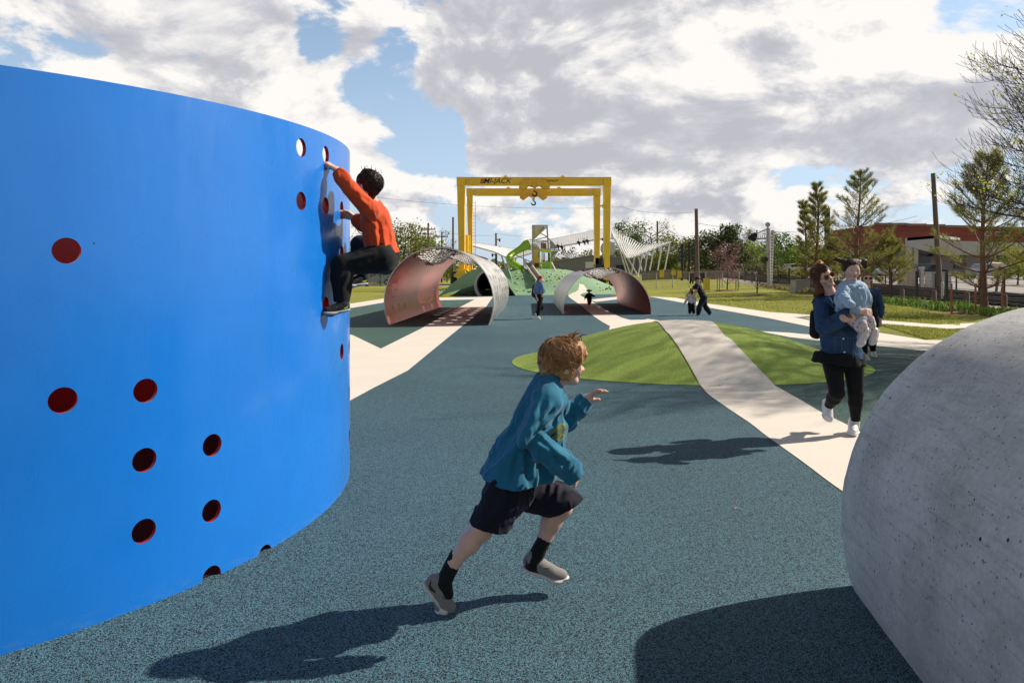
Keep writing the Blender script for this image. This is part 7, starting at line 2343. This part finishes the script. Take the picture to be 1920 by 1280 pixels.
for i in range(150):
    sd = -1 if rng.random() < .72 else 1
    a = Pm(-.30 + .3 * rng.random(), sd * (.30 + .06 * rng.random()), .25 - .35 * rng.random()); e_ = JM(1524 + 12 * rng.random(), 548 + 24 * rng.random(), .14 * rng.random()) if sd < 0 else JM(1570 + 9 * rng.random(), 536 + 14 * rng.random(), .08 * rng.random())
    m_ = a.lerp(e_, .5) + Vector((rng.normal() * .012 - .008 * (sd < 0), rng.normal() * .012, .004))
    b_.tube([a, m_, e_], [.003, .0026, .001], 4, False)
b_.build('loose_strands', M_HBR, hr, smooth=True)
q = MB(); bc = Pm(-.22, -.27, .47)
for k in range(26):
    a = 2 * PI * k / 26; rr_ = .030 + .008 * math.sin(k * 2.6)
    p1 = bc + frm[2] * (rr_ * math.cos(a)) + frm[1] * (rr_ * math.sin(a)); q.ell(p1, (.014, .014, .014), 8, 6)
q.build('scrunchie', mat('mustard_scrunchie', (.50, .24, .02), .8), mo, smooth=True)
face_parts(Pm, jm['f'], jm['u'], H, mo, True, (.26, .05, .045), M_HBR)
fq, uq, rq = head_frame(jm['f'], jm['u']); Rm = Matrix((fq, rq, uq)).transposed()
q = MB(); q.ell(Pm(.412, 0, -.243), (.008, .017, .0055), 14, 8, Rm); q.build('teeth', mat('teeth', (.56, .51, .45), .35), mo, smooth=True)
gl = empty('sunglasses', Pm(.4, 0, 0)); gl.parent = mo; gl.matrix_basis = Matrix.Translation(Pm(.4, 0, 0) - mo.location)
for s in (-1, 1):
    q = MB(); q.ell(Pm(.405, s * .16, -.01), (.012 * H, .125 * H, .10 * H), 18, 12, Rm); q.build('lens', mat('amber_lens', (.16, .035, .015), .06), gl, smooth=True)
    q = MB(); q.tube([Pm(.41 + .0 * k, s * .16 + .13 * math.cos(2 * PI * k / 16), -.01 + .105 * math.sin(2 * PI * k / 16)) for k in range(17)], .0022, 6, False); q.tube([Pm(.40, s * .29, .03), Pm(.05, s * .36, .02)], .002, 5); q.build('rim', mat('gold_rim', (.5, .3, .1), .3, .8), gl)
q = MB(); q.tube([Pm(.42, -.035, .02), Pm(.43, 0, .035), Pm(.42, .035, .02)], .002, 5); q.build('bridge', mat('gold_rim', (.5, .3, .1), .3, .8), gl)
# jacket details: collar, hem band, cuffs, buttons, placket
q = MB()
fd = Field(); fd.chain([JM(1546, 566, -.03), JM(1553, 563, -.11), JM(1566, 577, -.17)], [.026, .026, .012], .01, (Vector((0, 1, .4)).normalized(), .5)); fd.chain([JM(1583, 556, -.03), JM(1581, 563, -.11), JM(1573, 578, -.17)], [.024, .026, .012], .01, (Vector((0, 1, .4)).normalized(), .5)); fd.mesh('collar', .006, M_DEN, mo, 1)
fd = Field(); fd.cone(JM(1560, 566, -.04), JM(1567, 590, -.14), .05, .045, .02); fd.mesh('undershirt', .009, M_LEG, mo, 1)
for (c_, dv, rr_) in ((JM(1603, 582, -.325), Vector((.95, -.2, -.05)), .045), (JM(1612, 598, -.27), Vector((-.8, -.35, .1)), .048)):
    fd = Field(); dv.normalize(); fd.cone(c_ - dv * .03, c_ + dv * .03, rr_, rr_ * 1.05, .005); fd.cut(c_ + dv * .04, dv); fd.cut(c_ - dv * .045, -dv); fd.cone(c_ + dv * .03, c_ + dv * .09, rr_ * .8, rr_ * .85, 0, None, 's'); fd.noise(folds(.004, 22, (1, 1, 1), (), 3)); fd.mesh('cuff', .007, M_DEND, mo, 1)
hp = inf['ms'].lerp(inf['mh'], .92)
for (px, py) in ((1581.5, 635), (1583.5, 660), (1567, 578)):
    q = MB(); q.ell(JM(px, py, -.30 if py > 600 else -.2), (.008, .005, .008), 10, 6); q.build('button', mat('steel_button', (.6, .58, .55), .3, .8), mo)
# waistband, placket and stitched pleats of the jacket
wbp = inf['ms'].lerp(inf['mh'], .90); fd = Field(); g_ = H * .96
fd.cone(inf['ms'].lerp(inf['mh'], .84), inf['ms'].lerp(inf['mh'], .98), .585 * g_ * 1.28 * 1.12, .60 * g_ * 1.28 * 1.12, .01, (inf['fr'], .86)); fd.cut(inf['ms'].lerp(inf['mh'], 1.02), inf['sp']); fd.cut(inf['ms'].lerp(inf['mh'], .90), -inf['sp']); fd.noise(folds(.004, 16)); fd.mesh('waistband', .0085, denim('band_denim', (.018, .045, .115), (.045, .095, .20)), mo, 1)
M_STITCH = mat('pale_stitch', (.06, .10, .19), .8)
def jk(px, py):
    # a point on the front of the jacket: march from the camera side until the torso ellipse is met
    c_ = JM(1574, py); a_ = (px - 1574) / 199.4; w_ = .155
    return Vector((c_.x + a_, DM - .125 * math.sqrt(max(0, 1 - (a_ / .24) ** 2)) - .075, c_.z))
for ln in ([(1580.5, 625), (1582, 664)], [(1584.5, 625), (1586, 664)], [(1548, 628), (1549, 655)], [(1559, 628), (1560, 656)], [(1570, 628), (1571, 657)], [(1536, 627), (1560, 629), (1579, 630)]):
    q = MB(); q.tube([jk(*p) for p in ln], .0018, 5); q.build('stitching', M_STITCH, mo)
# short black skirt hem flaring under the jacket
fd = Field(); c1, c2 = JM(1578, 652), JM(1573, 684); fd.cone(c1, c2, .205, .24, .02, (Vector((0, 1, 0)), .72)); fd.cut(JM(1575, 681), Vector((-.08, 0, -1)).normalized()); fd.cut(JM(1575, 660), Vector((0, 0, 1))); fd.cone(JM(1575, 668), JM(1573, 690), .17, .24, 0, (Vector((0, 1, 0)), .72), 's'); fd.noise(folds(.012, 12, (1, 1, .15), (), 5)); fd.mesh('skirt', .008, M_LEG, mo, 1)
M_WSH = mat('white_leather', (.66, .62, .60), .5, var=.06); M_WSO = mat('white_sole', (.68, .65, .62), .6, var=.05)
shoe(mo, JM(1546, 750, .20), JM(1550, 783, .10), JM(1556, 792, .05), Vector((.15, -.85, .45)), .047, M_WSH, M_WSO, .006)
shoe(mo, JM(1600, 800, .10), JM(1600, 813, -.06), JM(1599, 816.5, -.13), Vector((0, .1, 1)), .050, M_WSH, M_WSO, .006)
for a in (jm['anR'], jm['anL']):
    fd = Field(); fd.cone(a + Vector((0, 0, .005)), a + Vector((-.004, .01, -.055)), .040, .042, .01); fd.mesh('sock', .007, mat('white_sock', (.6, .55, .53), .9), mo, 1)
fd = Field(); fd.cone(JM(1529, 590, .16), JM(1530, 622, .16), .05, .065, .02, (Vector((0, 1, 0)), .8)); fd.noise(folds(.006, 16)); 
bg_ = fd.mesh('shoulder_bag', .009, cloth_mat('black_bag', (.012, .012, .013), .2), None, 1); tag(bg_, 'black bag hanging behind the jogging mother at her hip', 'bag')

# ---------------------------------------------------------------- toddler in her arms
DT = 6.16
M_HTB = hair_mat('soft_brown_hair', (.022, .011, .007), (.12, .06, .034))
def JT(px, py, dd=0.0): return W(px, py, DT + dd)
to = person((JT(1600, 590).x, DT, JT(1600, 590).z), 'toddler girl with dark pigtails in a pale denim jacket carried by the jogging woman')
SKT = skin_mat('warm_skin', (.62, .37, .27))
H = .19
jt = dict(head=JT(1597, 507, .02), f=(-.12, -.98, -.06), u=(.05, 0, 1),
          shR=JT(1584, 541), shL=JT(1612, 541, .0), elR=JT(1578, 562, -.05), elL=JT(1622, 564, .03), wrR=JT(1584, 572, -.02), wrL=JT(1618, 584, .06),
          hipR=JT(1590, 588, .06), hipL=JT(1608, 588, .08), knR=JT(1612, 607, -.07), knL=JT(1626, 600, .03), anR=JT(1617, 622, -.02), anL=JT(1634, 620, .08))
M_PRINT = cloth_mat('floral_leggings', (.52, .45, .44), .08, print_=([(.5, .44, .43), (.05, .06, .14), (.5, .44, .43), (.40, .10, .13), (.5, .44, .43), (.10, .12, .22)], 46))
Pt, frm, hr, inf = figure(to, jt, H, SKT, dict(leg_mat=M_PRINT, leg_name='leggings', leg_ease=1.1, top_mat=M_DENL, top_ease=1.26, hem=.86, waist=1.08, depth=.86, sleeve_w=1.15, hair_mat=M_HTB, hand=.7, fold=1.3,
    hair=[((-.2, 0, 0), (-.2, 0, -.25), .28, .2), ((.05, .3, .2), (.0, .32, .05), .08, .06), ((.05, -.3, .2), (.0, -.32, .05), .08, .06)], brow=.33, browz=.40,
    top_lines=[(JT(1600, 545, -.2), JT(1606, 562, -.2), .010, .012), (JT(1612, 540, -.1), JT(1616, 565, -.1), .010, .012), (JT(1590, 552, -.2), JT(1604, 556, -.2), .008, .01)]), .0065, .92)
face_parts(Pt, jt['f'], jt['u'], H, to, True, (.34, .12, .11), M_HB)
fd = Field(); fd.chain([Pt(-.05, -.30, .38), JT(1578, 489, .05), JT(1569, 486, .06), JT(1561, 488, .07)], [.02, .017, .013, .005], .01); fd.chain([Pt(-.05, .34, .28), JT(1620, 491, .05), JT(1622, 500, .06)], [.022, .026, .018], .012); fd.noise(folds(.006, 50, (1, 1, .4), (), 7)); fd.mesh('pigtail', .006, M_HTB, hr, 0)
rng = np.random.default_rng(37); strands(hr, Pt, frm, H, 260, M_HTB, rng, (.455, .395, .42), (-.06, 0, .14), whorl=(.1, 0, 1), face=.62, length=.8, lift=.06, r=.0026, low=-.1, fwd=-.2)
q = MB(); q.ell(Pt(-.02, -.28, .46), (.02, .012, .010), 10, 6); q.ell(Pt(.02, -.12, .50), (.03, .012, .009), 10, 6); q.build('hair_bow', mat('mint_bow', (.45, .52, .40), .8), to, smooth=True)
fd = Field(); fd.chain([JT(1585, 545, -.08), JT(1582, 560, -.16), JT(1594, 570, -.20)], [.044, .044, .036], .01); fd.noise(folds(.010, 18, (1, 1, 1), (), 4)); fd.mesh('sleeve', .006, M_DENL, to, 1)
fd = Field(); fd.chain([JT(1588, 536, -.06), JT(1598, 538, -.09), JT(1610, 534, -.06)], [.02, .02, .02], .01); fd.mesh('collar', .006, M_DENL, to, 1)
M_PSH = mat('white_pink_trainer', (.58, .50, .48), .55, var=.1); M_PINK = mat('rose_mark', (.45, .18, .16), .5)
shoe(to, JT(1630, 617, -.02), JT(1615, 645, -.04), JT(1609, 651, -.05), Vector((-.75, -.55, .3)), .033, M_PSH, M_WSO, .0055, M_PINK, side=-1)
shoe(to, JT(1645, 617, .08), JT(1638, 640, .06), JT(1634, 647, .05), Vector((-.75, -.55, .3)), .033, M_PSH, M_WSO, .0055, M_PINK, side=-1)

# ---------------------------------------------------------------- woman behind them
DB = 12.05
def JB(px, py, dd=0.0): return W(px, py, DB + dd)
wb_ = person((JB(1628, 600).x, DB, 0), 'woman in sunglasses and dark clothes half hidden behind the jogging mother')
H = .22
jb = dict(head=JB(1626, 521), f=(-.25, -.96, -.05), u=(.02, 0, 1), shR=JB(1608, 548, -.02), shL=JB(1643, 548, .02), elR=JB(1606, 576, -.05), elL=JB(1651, 576, .05), wrR=JB(1612, 596, -.2), wrL=JB(1650, 598, .0),
          hipR=JB(1617, 602), hipL=JB(1636, 602), knR=JB(1619, 634, -.1), knL=JB(1635, 636, .1), anR=JB(1622, 664, -.05), anL=JB(1637, 658, .3))
Pb, frm, hr, inf = figure(wb_, jb, H, SK, dict(leg_mat=M_LEG, leg_ease=1.08, top_mat=M_DEN, hem=.62, top_ease=1.15, hair_mat=hair_mat('honey_hair', (.09, .04, .018), (.34, .19, .08)), hair=[((-.15, .25, -.05), (.0, .30, -.8), .17, .12), ((-.15, -.25, -.05), (.0, -.3, -.8), .17, .12), ((-.3, 0, -.1), (-.3, 0, -.7), .3, .2)], brow=.3), .014)
q = MB(); fq, uq, rq = head_frame(jb['f'], jb['u']); Rm = Matrix((fq, rq, uq)).transposed()
for s in (-1, 1): q.ell(Pb(.39, s * .17, -.0), (.04 * H, .15 * H, .10 * H), 12, 8, Rm)
q.build('sunglasses', mat('dark_lens', (.01, .01, .012), .1), wb_, smooth=True)
fd = Field(); fd.chain([JB(1625, 560, -.02), JB(1627, 600, -.02)], [.15, .16], .03, (Vector((0, 1, 0)), .75)); fd.noise(folds(.008, 10)); fd.mesh('dress', .014, M_LEG, wb_, 1)
for a, t_ in (('anR', JB(1631, 672, -.25)), ('anL', JB(1642, 664, .1))): simple_shoe(wb_, jb[a], t_, H, mat('pale_canvas', (.5, .42, .40), .7), M_WSO, .012)

# ---------------------------------------------------------------- people farther away
def far_person(label, d, head, f, u, js, H, skin, opts, h, shoes=None, toes=None, girth=1.0):
    P_ = lambda p: W(p[0], p[1], d + (p[2] if len(p) > 2 else 0))
    jj = dict(head=P_(head), f=f, u=u)
    for k, v_ in js.items(): jj[k] = P_(v_)
    mid = (jj['hipL'] + jj['hipR']) / 2
    rt = person((mid.x, d, top_h(mid.x, d)), label)
    out_ = figure(rt, jj, H, skin, opts, h, girth)
    if toes:
        for a, t_ in zip(('anL', 'anR'), toes): simple_shoe(rt, jj[a], P_(t_), H, shoes[0], shoes[1], h)
    return rt, jj, out_
rt, jj, o_ = far_person('woman with long brown hair in a denim jacket walking between the two steel arches', 22.6, (1013.5, 523.5), (.62, -.72, -.2), (.1, 0, 1),
    dict(shL=(1015, 532, -.12), shR=(1005, 533.5, .1), elL=(1018.5, 543, -.25), elR=(1003, 546, .0), wrL=(1018, 550.5, -.3), wrR=(1006.5, 557.5, -.15), hipL=(1013.5, 556, -.09), hipR=(1007.5, 556, .09), knL=(1010.5, 576, -.15), knR=(1016.5, 576, .02), anL=(1008.5, 592.5, -.1), anR=(1005, 586.5, .25)),
    .215, SK, dict(leg_mat=M_LEG, leg_ease=1.06, top_mat=denim('mid_denim', (.06, .12, .24), (.14, .23, .38)), hem=.80, hair_mat=M_HBR, hair=[((-.2, 0, 0), (-.55, 0, -.55), .34, .2), ((-.1, .28, 0), (-.35, .3, -.7), .16, .1), ((-.1, -.28, 0), (-.35, -.3, -.7), .16, .1)], brow=.3), .02,
    (M_WSH, M_WSO), ((1015, 597.5, -.25), (1008, 590, .15)))
fd = Field(); p = W(1001.5, 545, 22.75); fd.cone(p + Vector((0, 0, .12)), p + Vector((0, 0, -.10)), .10, .13, .02, (Vector((1, 0, 0)), .7)); fd.noise(folds(.01, 10)); tag(fd.mesh('shoulder_bag', .02, cloth_mat('olive_bag', (.02, .02, .012), .2)), 'dark bag at the back of the woman between the steel arches', 'bag')
rt, jj, o_ = far_person('stooping man in a dark t-shirt and cap guiding a toddler by the hand', 24.6, (1308.5, 524), (-.85, -.3, -.42), (-.45, 0, .9),
    dict(shL=(1306, 535, -.18), shR=(1309, 533, .18), elL=(1305, 545, -.22), elR=(1297, 543, .15), wrL=(1301, 554.5, -.25), wrR=(1289.5, 551.5, .0), hipL=(1320, 558, -.1), hipR=(1319, 557, .1), knL=(1311.5, 574, -.18), knR=(1322, 573.5, .12), anL=(1309, 588.5, -.1), anR=(1331.5, 587.5, .2)),
    .225, skin_mat('tan_skin', (.42, .22, .15)), dict(leg_mat=cloth_mat('dark_jeans', (.012, .014, .022), .25), leg_ease=1.2, cuff=1.5, top_mat=cloth_mat('charcoal_tee', (.014, .013, .015), .2), top_name='shirt', sleeve='short', hem=1.0, hair_mat=M_HB, hair=[], brow=.33), .02,
    (mat('black_shoe', (.012, .011, .011), .6), mat('black_shoe', (.012, .011, .011), .6)), ((1303.5, 591.5, -.2), (1331, 592, .2)), 1.06)
fd = Field(); Pq = o_[0]; fq, uq, rq = o_[1]; fd.ell(Pq(-.02, 0, .24), (fq, rq, uq), (.44 * .225, .38 * .225, .30 * .225), .01); fd.cone(Pq(.3, -.1, .2), Pq(.6, 0, .14), .03, .05, .01, (uq, .4)); fd.cone(Pq(.3, .1, .2), Pq(.6, 0, .14), .03, .05, .01, (uq, .4)); fd.mesh('cap', .015, cloth_mat('dark_cap', (.03, .02, .018), .2), rt, 1)
rt, jj, o_ = far_person('toddler in a patterned white top and black trousers beside the stooping man', 24.5, (1296.5, 549.5), (-.2, .9, -.2), (.05, 0, 1),
    dict(shL=(1291, 556.5, .02), shR=(1302, 556.5, .0), elL=(1287, 563, .0), elR=(1303.5, 563, -.03), wrL=(1283.5, 569.5, -.05), wrR=(1303, 568, -.08), hipL=(1293.5, 569.5), hipR=(1299, 569.5), knL=(1293.5, 579, -.05), knR=(1299.5, 579, .05), anL=(1293.5, 588), anR=(1301, 588)),
    .17, SK, dict(leg_mat=M_LEG, leg_ease=1.15, cuff=1.3, top_mat=cloth_mat('patterned_white', (.50, .49, .52), .05, print_=([(.5, .49, .52), (.06, .06, .09), (.5, .49, .52), (.15, .16, .25)], 26)), top_name='shirt', hem=1.0, hair_mat=M_HBR, hair=[((-.2, 0, 0), (-.2, 0, -.2), .3, .2)]), .017,
    (M_WSH, M_WSO), ((1292, 592, -.3), (1301.5, 593, -.3)))
rt, jj, o_ = far_person('little girl with dark bunches running through the lower steel arch', 32.0, (1104.5, 546), (.0, -.98, -.1), (0, 0, 1),
    dict(shL=(1109, 552, 0), shR=(1101, 552), elL=(1112.5, 555), elR=(1098.5, 556), wrL=(1115.5, 555.5), wrR=(1096.5, 560), hipL=(1106.5, 560.5), hipR=(1103.5, 560.5), knL=(1107, 565.5, -.05), knR=(1103.5, 566), anL=(1106.8, 568.5, .1), anR=(1104, 572)),
    .17, SKT, dict(leg_mat=cloth_mat('brown_leggings', (.07, .03, .025), .2), top_mat=cloth_mat('black_coat', (.010, .010, .012), .2), hem=1.0, hair_mat=M_HB, hair=[((0, .35, .15), (-.05, .58, .2), .2, .22), ((0, -.35, .15), (-.05, -.58, .2), .2, .22), ((-.2, 0, .1), (-.2, 0, -.2), .34, .26)]), .018,
    (M_BSH, M_BSH), ((1107, 570, -.1), (1103.5, 573.5, -.2)))
for (lb, px, hc, tp_, py) in (('far walker with long brown hair beyond the chain link fence behind the stooping man', 1297, M_HBR, cloth_mat('brown_coat', (.05, .03, .025), .2), 509), ('far walker in black beside the one with long brown hair beyond the fence', 1316, M_HB, cloth_mat('black_coat', (.010, .010, .012), .2), 508)):
    rt, jj, o_ = far_person(lb, 66, (px, py), (-.6, .5, -.1), (0, 0, 1),
        dict(shL=(px - 3, py + 4.5, .1), shR=(px + 3.5, py + 4.5, -.1), elL=(px - 4, py + 10, .1), elR=(px + 4.5, py + 10, -.1), wrL=(px - 4, py + 14.5), wrR=(px + 5, py + 14.5), hipL=(px - 1.7, py + 14.5), hipR=(px + 1.7, py + 14.5), knL=(px - 2.3, py + 21), knR=(px + 2, py + 21), anL=(px - 3, py + 28), anR=(px + 2.6, py + 28)),
        .22, SK, dict(leg_mat=M_LEG, top_mat=tp_, hem=1.0, hair_mat=hc, hair=[((-.2, 0, 0), (-.4, 0, -.6), .36, .26)]), .04, (M_BSH, M_BSH), ((px - 4.5, py + 30), (px + 1, py + 30)))
